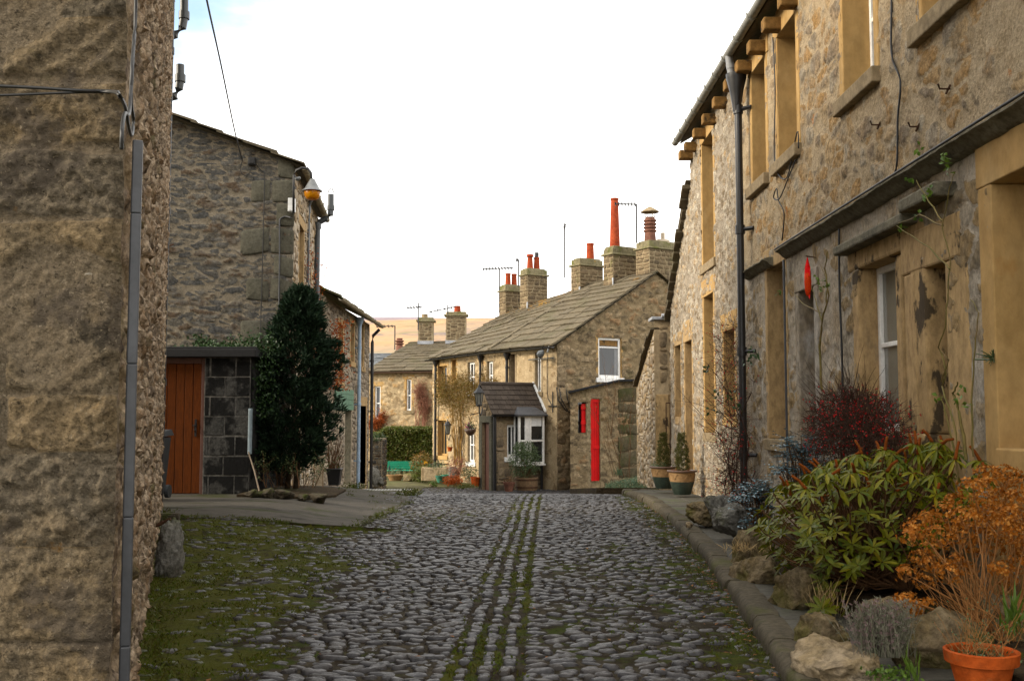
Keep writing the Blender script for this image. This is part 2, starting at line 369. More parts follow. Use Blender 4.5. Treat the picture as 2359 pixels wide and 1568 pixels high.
# right hand terrace
M['lime_stone'] = pm('pale_rubble_stone', [(.3, .24, .165), (.38, .325, .25), (.21, .155, .1), (.42, .375, .31), (.33, .24, .14), (.27, .235, .19)], 3, .92, .7, 42, .01, .8, .35, 20,
                     patches=[((.42, .2, .07), 2.2, .66, .72, None, .7), ((.13, .11, .085), 3.1, .62, .72, None, .6)])
M['lime_mortar'] = pm('pale_lime_mortar', [(.3, .255, .2), (.4, .35, .29)], 2, .95, .6, 50, .01, 0, .25, 18, patches=[((.22, .18, .13), 1.3, .55, .7, None, .6)])
M['buff_stone'] = pm('buff_rubble_stone', [(.27, .195, .115), (.37, .28, .175), (.21, .155, .1), (.4, .32, .22), (.32, .2, .1), (.26, .215, .155)], 2.5, .93, .9, 38, .014, .75, .4, 16,
                     patches=[((.36, .14, .045), 2.3, .66, .71, None, .75), ((.1, .08, .055), 2.7, .6, .72, None, .6), ((.15, .13, .1), .9, .55, .7, None, .4)])
M['buff_mortar'] = pm('buff_lime_mortar', [(.27, .21, .14), (.37, .3, .21), (.31, .235, .15)], 1.7, .95, .9, 34, .014, 0, .38, 14,
                      patches=[((.13, .105, .075), 1.9, .57, .7, None, .6), ((.45, .38, .28), 3.3, .62, .72, None, .6)])
M['grey_lower'] = pm('grey_limewashed_wall', [(.17, .15, .125), (.3, .275, .24), (.22, .18, .13), (.36, .335, .3)], 2.1, .95, .8, 36, .012, .55, .4, 15,
                     patches=[((.09, .08, .065), 2.3, .58, .7, None, .7), ((.48, .46, .43), 2.9, .6, .72, None, .7)], stretch=(1, 1, .55))
M['sandstone'] = pm('golden_sandstone', [(.3, .195, .088), (.39, .265, .13), (.35, .23, .11), (.42, .3, .16)], 1.6, .85, .35, 60, .006, .3, .16, 9, patches=[((.3, .15, .055), 1.7, .62, .74, None, .5)], stretch=(1, 1, .6))
M['old_sandstone'] = pm('old_brown_sandstone', [(.26, .18, .095), (.35, .25, .14), (.3, .21, .12)], 2, .9, .5, 50, .008, .3, .3, 14, patches=[((.035, .028, .021), 2.7, .575, .62, None, .9), ((.2, .17, .13), 1.4, .58, .7, None, .5)], stretch=(1, 1, .5))
M['sill_stone'] = pm('grey_brown_sill_stone', [(.16, .125, .08), (.24, .19, .125), (.19, .15, .1)], 3, .9, .5, 55, .006, .3, .25, 16, patches=[((.07, .06, .045), 2.5, .58, .72, None, .6)])
M['drip_stone'] = pm('mossy_drip_stone', [(.08, .075, .06), (.15, .135, .1), (.11, .1, .075)], 3, .92, .8, 45, .012, .3, .35, 18, patches=[((.19, .18, .14), 4, .58, .7, None, .7), ((.02, .018, .015), 2.2, .56, .7, None, .7)])
M['corbel_stone'] = pm('ochre_corbel_stone', [(.13, .078, .034), (.2, .122, .054), (.115, .072, .036)], 4, .9, .5, 45, .008, .6, .35, 16, patches=[((.03, .025, .02), 5, .55, .66, None, .85)])
M['buff_flush'] = pm('buff_flush_rubble', [(.2, .145, .085), (.33, .245, .15), (.26, .165, .08), (.3, .26, .2), (.18, .14, .1), (.36, .27, .17), (.29, .22, .135)], 2.3, .94, 1., 30, .02, var=.45, vscale=20, mort=[(.25, .19, .12), (.36, .29, .2), (.29, .225, .15)],
    patches=[((.34, .13, .04), 2.6, .66, .71, None, .75), ((.075, .06, .045), 3.4, .61, .7, None, .75), ((.15, .135, .11), .8, .54, .7, None, .55), ((.42, .36, .27), 5.5, .63, .72, None, .7)])
M['grey_flush'] = pm('grey_limewashed_rubble', [(.2, .17, .125), (.3, .26, .205), (.25, .18, .1), (.17, .145, .11), (.34, .26, .165)], 2.1, .95, 1., 30, .02, var=.45, vscale=18, mort=[(.21, .178, .135), (.34, .3, .245), (.27, .215, .15)], stretch=(1, 1, .6),
    patches=[((.07, .06, .048), 2.6, .58, .7, None, .7), ((.46, .43, .39), 3.1, .58, .7, None, .75), ((.27, .19, .1), 1.3, .58, .7, None, .5)])
M['lime_flush'] = pm('pale_flush_rubble', [(.22, .17, .115), (.33, .285, .225), (.155, .12, .082), (.38, .345, .285), (.27, .195, .115), (.22, .19, .155), (.29, .245, .18)], 3, .94, 1., 34, .02, var=.4, vscale=22, mort=[(.215, .183, .142), (.31, .272, .222)],
    patches=[((.38, .19, .07), 3.2, .66, .72, None, .7), ((.1, .085, .065), 4.1, .62, .7, None, .75), ((.5, .46, .4), 6, .64, .73, None, .7)])
# far cottages
M['far_stone'] = pm('warm_cottage_stone', [(.26, .195, .12), (.36, .28, .18), (.2, .15, .095), (.42, .335, .23), (.31, .21, .115)], 2.5, .92, .6, 30, .012, .8, .3, 14)
M['far_mortar'] = pm('warm_cottage_mortar', [(.27, .21, .135), (.37, .295, .2)], 1.5, .95, .5, 34, .01, 0, .25, 10, patches=[((.2, .15, .095), 1.1, .54, .7, None, .7), ((.1, .085, .06), 1.6, .62, .74, None, .5)])
M['gable_stone'] = pm('brown_gable_stone', [(.15, .115, .075), (.22, .17, .11), (.11, .085, .058), (.27, .21, .14), (.2, .135, .08)], 2.5, .92, .7, 30, .014, .8, .35, 14, patches=[((.42, .37, .3), 3, .7, .74)])
M['gable_mortar'] = pm('brown_gable_mortar', [(.18, .14, .09), (.26, .2, .135)], 1.5, .95, .6, 34, .01, 0, .3, 12, patches=[((.085, .08, .045), 1.2, .56, .7, None, .6)])
M['porch_stone'] = pm('porch_stone', [(.13, .105, .075), (.24, .19, .13), (.07, .058, .045), (.2, .16, .11)], 3, .92, .6, 30, .012, .8, .3, 14)
M['low_stone'] = pm('grey_range_stone', [(.16, .13, .1), (.3, .25, .19), (.12, .1, .08), (.36, .31, .25)], 2.5, .92, .6, 30, .012, .8, .35, 14)
M['low_mortar'] = pm('grey_range_mortar', [(.2, .165, .12), (.3, .255, .195)], 1.5, .95, .5, 34, .01, 0, .25, 12)
M['outhouse_dark'] = pm('dark_mossy_blocks', [(.055, .047, .03), (.09, .076, .05), (.07, .06, .04)], 2.5, .93, .7, 30, .012, .5, .35, 14, patches=[((.05, .055, .02), 1.6, .5, .64, None, .7), ((.02, .018, .014), 2.2, .56, .68, None, .8)])
M['chim_stone'] = pm('sooty_chimney_stone', [(.07, .055, .04), (.13, .1, .065), (.17, .13, .085), (.05, .042, .034)], 3, .92, .6, 30, .012, .7, .3, 14, patches=[((.09, .09, .035), 1.6, .56, .7, None, .6)])
M['chim_mortar'] = pm('chimney_mortar', [(.2, .16, .105), (.28, .23, .155)], 2, .95, .5, 34, .01, 0, .25, 12, patches=[((.1, .1, .04), 1.6, .56, .7, None, .6)])
M['chim_cap'] = pm('lichened_chimney_cap', [(.14, .125, .08), (.21, .185, .12)], 3, .92, .5, 40, .01, 0, .3, 14, patches=[((.1, .105, .035), 2.2, .5, .66, None, .8), ((.42, .24, .03), 3.4, .64, .7, None, .9)])
M['slate'] = pm('stone_roof_slate', [(.066, .056, .04), (.108, .09, .063), (.085, .073, .053), (.122, .1, .07)], 2, .92, .6, 30, .01, .75, .3, 12, patches=[((.075, .07, .04), 1.1, .5, .66, None, .5)])
M['slate_lichen'] = pm('lichened_stone_slate', [(.07, .059, .042), (.112, .094, .066), (.09, .077, .056), (.126, .105, .074)], 2, .92, .6, 30, .01, .75, .3, 12, patches=[((.075, .07, .04), 1.1, .5, .66, None, .5), ((.15, .135, .1), 1.3, .6, .72, None, .5), ((.27, .145, .04), 2.6, .5, .62, 'lich', .65), ((.33, .2, .05), 6.2, .56, .66, 'lich', .7)])
M['slate_moss'] = pm('mossy_stone_slate', [(.085, .075, .055), (.13, .11, .075)], 2, .92, .6, 30, .01, .6, .3, 12, patches=[((.05, .06, .012), 1.6, .48, .6, None, .9)])
M['porch_tile'] = pm('dark_brown_roof_tile', [(.04, .032, .026), (.062, .05, .041), (.034, .028, .024)], 4, .8, .4, 40, .006, .7, .25, 20, patches=[((.35, .33, .3), 5, .7, .74)])
M['lead'] = plain('grey_lead_sheet', (.3, .31, .33), .55, .5, .3, bump=.4, var=.25)
M['lead_dark'] = plain('dark_lead_sheet', (.06, .062, .068), .5, .5, .2, bump=.3, var=.25)
M['terracotta'] = pm('red_terracotta', [(.21, .045, .025), (.28, .066, .034)], 4, .85, .3, 60, .004, 0, .25, 14, patches=[((.45, .32, .25), 7, .68, .76, None, .5), ((.06, .03, .022), 3, .58, .7, None, .7)])
M['old_terra'] = pm('purple_brown_chimney_clay', [(.1, .05, .038), (.17, .085, .06)], 4, .75, .3, 60, .004, 0, .25, 20)
M['flaunch'] = plain('pale_cement_flaunching', (.42, .36, .28), .95, .2, bump=.4)
# paint, metal, plastic, glass
M['white'] = plain('white_window_paint', (.78, .77, .74), .45)
M['glass'] = pm('dark_window_glass', [(.012, .014, .015), (.025, .027, .028)], 1, .04, 0, var=0, spec=.7)
M['glass_pale'] = pm('glass_painted_reflection', [(.12, .12, .105), (.2, .195, .17)], 1.2, .05, 0, var=0, spec=.8)  # pale reflection is put into the base colour
M['dark'] = plain('painted_dark_opening', (.012, .011, .01), .9, .1)  # near black colour standing for the shade inside an opening
M['black'] = pm('black_gloss_paint', [(.008, .008, .009), (.014, .013, .013)], 3, .42, .12, 30, .004, 0, .2, 20, spec=.5)
M['iron'] = plain('black_wrought_iron', (.012, .012, .013), .55, .4)
M['rust'] = pm('rusty_iron', [(.035, .022, .016), (.075, .04, .024)], 8, .85, .4, 70, .004, 0, .3, 30)
M['grey_pvc'] = plain('grey_plastic', (.2, .205, .21), .5, .4)
M['conduit'] = plain('dark_grey_plastic_conduit', (.045, .047, .052), .45, .45, var=.2)
M['soil_pipe'] = plain('anthracite_soil_pipe', (.045, .05, .052), .4, .5)
M['gutter'] = plain('weathered_grey_gutter', (.2, .2, .18), .5, .4, var=.25)
M['gutter_old'] = plain('ochre_grey_old_gutter', (.22, .19, .13), .7, .3, var=.3, bump=.3)
M['blue_pipe'] = plain('blue_grey_painted_pipe', (.26, .34, .43), .4, .5, var=.15)
M['white_pvc'] = plain('white_plastic', (.7, .71, .71), .4)
M['cover'] = plain('blue_grey_plastic', (.22, .27, .3), .5)
M['cable'] = plain('black_cable', (.012, .012, .012), .5, .4)
M['orange_wood'] = pm('orange_stained_boards', [(.058, .017, .005), (.092, .027, .008), (.072, .021, .006)], 3, .6, .3, 50, .004, 0, .25, 16, patches=[((.03, .012, .006), 9, .7, .76)], stretch=(6, 6, .6))
M['brown_wood'] = plain('red_brown_frame_paint', (.075, .03, .02), .6)
M['block'] = pm('sooty_grey_block', [(.028, .028, .027), (.055, .054, .051), (.04, .039, .037)], 3, .93, .9, 50, .012, .5, .4, 25, patches=[((.007, .007, .007), 1.7, .46, .55, None, .95), ((.1, .095, .085), 8, .66, .73, None, .6)])
M['block_joint'] = plain('pale_block_joint', (.115, .11, .1), .95, .1, bump=.4, var=.6)
M['shed_roof'] = plain('black_felt_roof', (.02, .02, .021), .9, .2, bump=.4)
M['green_paint'] = plain('green_door_paint', (.035, .14, .095), .5)
M['green_pale'] = plain('faded_green_boards', (.09, .17, .115), .7, var=.25)
M['bench_green'] = plain('bright_green_bench_paint', (.012, .21, .125), .4)
M['red_paint'] = plain('bright_red_paint', (.5, .003, .003), .55, .2, var=.08)
M['red_net'] = pm('red_net', [(.6, .004, .005), (.7, .008, .008)], 30, .6, .3, 120, .003, 0, .2, 60, spec=.15, trans=.2)
M['nuts'] = pm('nuts_behind_red_net', [(.5, .01, .006), (.42, .07, .015), (.6, .008, .006)], 60, .6, .8, 90, .006, 0, .35, 90)
M['bin'] = plain('dark_grey_wheelie_bin_plastic', (.03, .033, .035), .5)
M['lamp_metal'] = plain('grey_lamp_metal', (.16, .165, .165), .4, .5, .4)
M['amber'] = pm('amber_lamp_bowl', [(.5, .2, .02), (.62, .29, .04)], 5, .25, 0, var=.15, spec=.5, trans=.35)
M['timber'] = plain('old_brown_timber', (.12, .075, .04), .85, bump=.5, var=.3)
M['grey_timber'] = plain('grey_weathered_timber', (.2, .16, .12), .9, bump=.5, var=.3)
M['tv'] = plain('dull_dark_metal', (.03, .03, .032), .5, .3, .2)
M['glaze_green'] = pm('dark_green_glaze', [(.018, .028, .022), (.035, .048, .036)], 6, .4, .15, 50, .004, 0, .3, 20, spec=.5)
M['glaze_tan'] = pm('tan_unglazed_band', [(.22, .14, .075), (.29, .19, .105)], 5, .75, .3, 60, .004, 0, .25, 20)
M['glaze_rim'] = plain('dark_brown_pot_rim', (.085, .05, .035), .5)
M['pot_orange'] = pm('orange_terracotta_pot', [(.25, .055, .02), (.32, .08, .03)], 4, .8, .4, 60, .006, 0, .3, 16, patches=[((.16, .09, .045), 6, .56, .7, None, .6), ((.5, .33, .22), 14, .66, .74, None, .5), ((.05, .045, .02), 5, .64, .72, None, .7)])
M['soil'] = pm('dark_garden_soil', [(.03, .022, .014), (.06, .045, .028)], 5, .95, .9, 40, .02, 0, .4, 30, patches=[(MOSS, 2, .55, .68, None, .7)])
M['rock'] = pm('mossy_garden_rock', [(.1, .077, .045), (.17, .135, .088), (.125, .095, .053), (.2, .172, .125)], 3, .93, 1., 30, .025, .2, .5, 18, patches=[((.085, .085, .02), 1.8, .52, .66, None, .6), ((.38, .34, .27), 4, .64, .74, None, .6), ((.05, .04, .03), 3.3, .62, .7, None, .7)])
M['rock_pale'] = pm('pale_limestone_rock', [(.18, .14, .09), (.29, .235, .165), (.23, .178, .11), (.35, .3, .23)], 3, .93, 1., 26, .025, .2, .45, 16, patches=[((.13, .11, .05), 2, .56, .68, None, .6), ((.07, .06, .045), 4, .63, .71, None, .7)])
M['rock_grey'] = pm('grey_mottled_rock', [(.075, .072, .063), (.15, .145, .13), (.105, .098, .082)], 5, .93, .9, 36, .02, .2, .5, 20, patches=[((.06, .065, .025), 2.4, .52, .64, None, .75), ((.42, .41, .38), 5, .63, .72, None, .7), ((.025, .022, .02), 2, .6, .7, None, .8)])
M['soil_rock'] = pm('dark_mossy_edging_stone', [(.035, .03, .022), (.07, .06, .045), (.05, .042, .03)], 5, .93, .9, 40, .02, .3, .4, 20, patches=[((.045, .055, .014), 2.4, .5, .62, None, .8), ((.15, .13, .1), 6, .64, .72, None, .6)])
# ground
M['bed'] = pm('dark_earth_between_cobbles', [(.026, .022, .015), (.046, .038, .026)], 5, .95, .8, 60, .012, 0, .4, 40, patches=[((.027, .035, .005), 6, .46, .58, 'moss'), ((.016, .011, .006), 3.5, .47, .58, None, .9), ((.045, .045, .006), 11, .57, .7, 'moss', .8), ((.010, .008, .005), 17, .56, .66, None, .8), ((.012, .011, .006), 4, .6, .72, None, .7)])
M['cobble'] = pm('dark_river_cobble', [(.02, .019, .02), (.037, .036, .038), (.028, .024, .021), (.047, .046, .049), (.033, .029, .027), (.043, .037, .031)], 4, .47, .7, 40, .012, .75, .4, 25, spec=.3, rvar=.12, patches=[((.03, .034, .006), 6, .56, .7, 'moss', .95), ((.03, .023, .014), 8, .6, .74, None, .6)])
M['kerb'] = pm('worn_kerb_stone', [(.045, .039, .029), (.078, .067, .048), (.06, .05, .036)], 2.5, .88, .7, 40, .01, .5, .35, 18, patches=[((.065, .07, .02), 1.7, .52, .66, None, .6), ((.04, .035, .028), 3, .6, .7, None, .6)])
M['flag'] = pm('grey_flagstone', [(.05, .047, .039), (.08, .075, .062), (.063, .059, .048)], 2, .75, .5, 40, .008, .5, .25, 16, patches=[((.06, .075, .028), 1.5, .54, .68, None, .5), ((.07, .06, .045), 2.6, .6, .7, None, .5)])
M['apron'] = pm('old_concrete_apron', [(.04, .037, .031), (.066, .06, .051), (.05, .045, .037)], 1.2, .85, .5, 40, .008, .3, .25, 12, patches=[((.03, .034, .012), 1.6, .53, .64, None, .8), ((.022, .02, .016), 2.6, .56, .66, None, .7), ((.12, .11, .095), 7, .68, .75)], stretch=(.6, 1.6, 1))
M['ground'] = pm('rough_grassy_ground', [(.05, .045, .028), (.09, .085, .045), (.06, .065, .02)], .5, .95, .6, 8, .03, 0, .35, 4)
M['hill'] = pm('winter_moorland_grass', [(.31, .21, .13), (.36, .235, .14), (.32, .225, .15), (.29, .215, .15)], .006, .95, 0, var=.12, vscale=.03, patches=[((.2, .18, .13), .004, .54, .62, None, .7), ((.13, .115, .12), .012, .54, .64, None, .75), ((.19, .17, .1), .02, .58, .62, None, .6)], stretch=(1, 1, 3))
M['hill_far'] = pm('distant_moor_painted_haze', [(.2, .165, .18), (.24, .19, .19)], .004, .95, 0, var=.1, vscale=.02)  # haze is put into this colour, no air is built
M['stipple'] = plain('pale_metal_grating', (.3, .3, .28), .6)
# plants
def lf(name, stops, rough=.5, trans=.25, spec=.35, var=.2): return pm(name, stops, 6, rough, 0, 30, .002, .85, var, 12, spec=spec, trans=trans)
M['conifer'] = lf('blue_green_conifer_spray', [(.007, .014, .008), (.015, .029, .015), (.010, .021, .012), (.026, .046, .022)], .7, .12, .15)
M['bark'] = pm('grey_brown_bark', [(.045, .034, .025), (.09, .07, .05)], 6, .95, .8, 40, .01, 0, .35, 20)
M['ivy'] = lf('dark_ivy_leaf', [(.012, .03, .01), (.03, .06, .018), (.02, .045, .012)], .45, .15)
M['hedge'] = lf('hedge_leaf', [(.045, .065, .012), (.085, .105, .02), (.06, .085, .018), (.11, .11, .03), (.1, .075, .03)], .5, .2)
M['rhodo'] = lf('rhododendron_leaf', [(.05, .066, .008), (.11, .115, .014), (.08, .095, .012), (.19, .175, .025), (.055, .085, .02), (.28, .21, .025)], .5, .25, .22)
M['rhodo_bud'] = pm('brown_seed_spike', [(.12, .035, .012), (.19, .06, .02)], 20, .9, .8, 150, .006, .5, .4, 90)
M['stem'] = pm('brown_woody_stem', [(.075, .04, .022), (.12, .07, .038)], 8, .85, .4, 60, .004, .5, .3, 30)
M['stem_green'] = pm('green_rose_stem', [(.1, .1, .035), (.15, .12, .05), (.12, .07, .05)], 4, .6, .2, 50, .003, .4, .2, 12)
M['hydra'] = lf('dried_orange_floret', [(.2, .07, .018), (.36, .135, .036), (.27, .096, .022), (.52, .26, .09), (.12, .042, .013)], .7, .3, .2)
M['hydra_stem'] = pm('tan_dry_stem', [(.2, .095, .04), (.32, .17, .08)], 6, .85, .2, 60, .003, .7, .2, 20)
M['twig_red'] = pm('dark_red_twig', [(.03, .02, .015), (.06, .036, .027), (.045, .028, .02), (.075, .04, .034)], 8, .8, .1, 60, .003, .8, .2, 20)
M['berry'] = pm('red_berry', [(.3, .006, .004), (.42, .012, .006)], 9, .5, 0, var=.1, spec=.2, island=.7)
M['mahonia'] = lf('glossy_blue_green_leaf', [(.035, .07, .07), (.08, .15, .18), (.055, .11, .12), (.2, .3, .36)], .25, .08, .75)
M['green_leaf'] = lf('fresh_green_leaf', [(.05, .1, .022), (.11, .17, .035), (.08, .13, .03)], .45, .3)
M['dry_leaf'] = lf('russet_leaf', [(.24, .05, .018), (.34, .1, .03), (.18, .035, .015)], .7, .3)
M['pink_twig'] = lf('pinkish_creeper_twig', [(.2, .1, .07), (.28, .15, .1), (.23, .09, .07)], .8, .2)
M['tan_twig'] = pm('tan_climber_stem', [(.14, .085, .035), (.21, .13, .05)], 8, .85, .1, 60, .003, .8, .2, 20)
M['olive_leaf'] = lf('olive_climber_leaf', [(.1, .095, .025), (.15, .11, .035), (.17, .095, .03), (.09, .11, .03)], .6, .3)
M['lavender'] = lf('grey_green_lavender', [(.12, .13, .085), (.18, .18, .13), (.15, .13, .11), (.1, .12, .06)], .8, .2)
M['lav_purple'] = lf('faded_lavender_spike', [(.17, .12, .12), (.22, .16, .15)], .8, .2)
M['shrub'] = lf('dull_green_shrub_leaf', [(.03, .055, .02), (.06, .09, .035), (.1, .12, .06), (.045, .075, .03)], .45, .2)
M['conifer_small'] = lf('olive_conifer_spray', [(.035, .04, .01), (.075, .07, .018), (.05, .055, .014)], .7, .15)
M['groundcover'] = lf('grey_green_carpet_leaf', [(.05, .1, .055), (.09, .15, .09), (.13, .17, .1), (.2, .17, .09)], .6, .25)
M['grass'] = lf('short_moss_grass', [(.034, .052, .007), (.066, .088, .010), (.066, .062, .012), (.038, .034, .01)], .6, .3)
M['litter'] = lf('fallen_leaf', [(.12, .05, .02), (.2, .1, .04), (.09, .04, .02)], .8, .2)
M['pink'] = lf('pink_petal', [(.4, .04, .2), (.3, .02, .16)], .5, .3)
M['yellow'] = lf('orange_yellow_petal', [(.65, .3, .02), (.7, .42, .03)], .5, .3)
M['straw'] = lf('dry_straw', [(.34, .24, .12), (.44, .33, .18)], .8, .2)
# ---------------------------------------------------------------- ground, road, kerb, pavement, hills
KP = [(2.5, 1.16), (4, 1.32), (5.87, 1.5), (8.2, 1.74), (10.7, 1.95), (13, 2.1), (15.3, 2.2), (18, 2.22), (20.5, 2.2), (21.5, 2.26), (22.1, 2.5), (22.4, 2.9), (22.5, 3.3)]
def kx(y): return lerp(KP, y) if y < 21.6 else 3.3
def xl(y):
    a = LWX(y) - .1
    return a if y < 13.6 else max(-6, -2. - .08 * (y - 14)) if y < 24 else -2.9
def strip(y): return lerp([(3, -.24), (6, -.16), (10, -.04), (18.3, .27), (26, .55), (34, .75)], y)
def mossy(x, y):
    m = sm((-1.15 - x + .7 * nz(x * .9, y * .6)) / 1.2); m = max(m, 1.25 * sm((LWX(y) + 1.25 + .6 * nz(x * 1.3, y * 1.3, 6) - x) / .8) * (1 - sm((y - 10) / 3)) * sm((y - 4.8) / 2)) * (1 - sm((y - 12.5) / 3) * .6) * .62
    m = max(m, .45 * sm((x - kx(y) + .62 + .25 * nz(x, y * .8, 2)) / .45) if y < 21 else 0)
    m = max(m, .22 * sm((nz(x * .45, y * .35, 5) - .05) / .4))
    return min(1, m)
def build_road():
    mb = MB(); mo = []
    # earth bed
    ys = []; y = 2.5
    while y < 35: ys.append(y); y += .055 if y < 9 else .09 if y < 14 else .16 if y < 22 else .35
    NX = 84; base = len(mb.v); fs = []
    for y in ys:
        x0, x1 = xl(y), kx(y) + .06
        for i in range(NX + 1):
            x = x0 + (x1 - x0) * i / NX; m = mossy(x, y)
            ds = abs(x - strip(y)); lane = .2 + .45 * sm((nz(x * 2.5, y * .9, 12) + .15) / .4) if any(abs(x - strip(y) - o + .03 * nz(y * 1.7, o * 9)) < .045 for o in (-.2, -.07, .065, .195)) and y < 24 else 0
            m2 = max(m, lane)
            z = gz(x, y) + .012 * nz(x * 3, y * 3) + m2 * (.02 + .028 * nz(x * 6, y * 6, 1) + .022 * nz(x * 15, y * 15, 2) + .01 * nz(x * 31, y * 31, 3))
            mb.v.append((x, y, z)); mo.append(.36 + m2 * .55 + .16 * nz(x * 1.3, y * 1.3, 8))
    for j in range(len(ys) - 1):
        for i in range(NX):
            a = base + j * (NX + 1) + i; fs.append((a, a + 1, a + NX + 2, a + NX + 1))
    mb.f += fs; mb.m += [0] * len(fs)
    # cobbles
    R = random.Random(5)
    def cob(x, y, w, l, h, mos, n, ex=.75, rzm=.25):
        z0 = gz(x, y) - .012; ph = R.random() * 6; rz = R.uniform(-rzm, rzm); tx, ty = R.uniform(-.16, .16), R.uniform(-.16, .16)
        ring = []
        for k in range(n):
            an = 2 * pi * k / n + ph; c, s = cos(an), sin(an)
            ring.append((math.copysign(abs(c) ** ex, c) * w / 2 * R.uniform(.88, 1.06), math.copysign(abs(s) ** ex, s) * l / 2 * R.uniform(.88, 1.06)))
        vs = []
        for sc_, hh in ((1, -.01), (.98, .5 * h), (.84, .88 * h), (.45, 1.0 * h)):
            for (a, b) in ring:
                u, v = a * sc_, b * sc_; dz = (u * tx + v * ty) if hh > 0 else 0
                vs.append((x + u * cos(rz) - v * sin(rz), y + u * sin(rz) + v * cos(rz), z0 + hh + dz + (R.uniform(-.004, .004) if hh > 0 else 0)))
        vs.append((x, y, z0 + 1.03 * h)); f = []
        for q in range(3):
            for k in range(n):
                k2 = (k + 1) % n; f.append((q * n + k, q * n + k2, (q + 1) * n + k2, (q + 1) * n + k))
        for k in range(n): f.append((3 * n + k, 3 * n + (k + 1) % n, 4 * n))
        mb.add(vs, f, 1); mo.extend([mos] * len(vs))
    y = 2.9
    while y < 34:
        pitch = R.uniform(.066, .1) * (1 if y < 22 else 1.4)
        n = 10 if y < 10 else 8 if y < 15 else 6
        x = xl(y) + R.uniform(0, .1); xe = kx(y) - .02
        while x < xe:
            w = R.choice((.065, .08, .095, .11, .12, .14, .16, .19)) * R.uniform(.85, 1.15) * (1 if y < 22 else 1.3)
            xc = x + w / 2; s = strip(y)
            if abs(xc - s) < .2 + w / 2 and y < 27:
                if xc < s and x < s - .2: w = max(.05, (s - .22) - x); xc = x + w / 2
                else: x = s + .215; continue
            m = mossy(xc, y)
            if R.random() > m * .82 - .03:
                cob(xc, y + .05 * nz(xc * 1.3, y * .7) + R.uniform(-.014, .014), w * 1.0, pitch * R.uniform(.92, 1.08), R.uniform(.014, .038), .16 + m * R.uniform(.3, 1), n)
            x += w + R.uniform(.004, .016)
            if abs(xc - s) < .3 and xc < s and x > s - .24 and y < 27: x = s + .215
        y += pitch
    y = 2.9
    while y < 27:                      # the three straight courses of setts down the middle
        p = R.uniform(.1, .17)
        for o in (-.135, 0, .13):
            w = R.uniform(.075, .105); cob(strip(y) + o + R.uniform(-.015, .015) + .03 * nz(y * 1.1, 5), y + R.uniform(-.04, .04), w, p * R.uniform(.75, .93), R.uniform(.022, .04), .2, 12, .48, .1)
        y += p
    mb.w['moss'] = mo
    add(mb, 'road', [M['bed'], M['cobble']], kind='structure', smooth=True, label='cobbled lane running up the middle between the cottages', cat='road')
    # grass and moss tufts
    mb = MB(); 
    for _ in range(170000):
        y = 4.2 + 15 * R.random() ** 1.6; x = R.uniform(xl(y), kx(y)); m = mossy(x, y)
        lane = any(abs(x - strip(y) - o) < .045 for o in (-.2, -.07, .065, .195))
        if R.random() > (m * 1.35 - .22 if not lane else .2 + .65 * sm((nz(x * 2.5, y * .9, 12) + .1) / .35)) or nz(x * 3.2, y * 3.2, 4) < .0 + R.uniform(-.15, .15): continue
        L = R.uniform(.01, .034); a = R.uniform(0, 6.3)
        mb.tri((x, y, gz(x, y) + .012 + m * .02), (cos(a) * .7, sin(a) * .7, R.uniform(.4, 1.2)), (sin(a), -cos(a), .3), L, L * R.uniform(.25, .5))
    add(mb, 'moss_grass', M['grass'], kind='stuff', label='short grass and moss growing between the cobbles', cat='grass')
    mb = MB()
    for _ in range(420):
        y = U(5, 18); x = kx(y) - abs(U(-.02, .35)) * U(.2, 1) if U(0, 1) < .75 else U(xl(y), kx(y))
        a = U(0, 6.3); mb.leaf((x, y, gz(x, y) + .035), (cos(a), sin(a), U(-.1, .3)), (0, 0, 1), U(.02, .05), U(.012, .03))
    add(mb, 'leaf_litter', M['litter'], kind='stuff', label='brown leaf litter lying along the kerb', cat='leaves')
build_road()
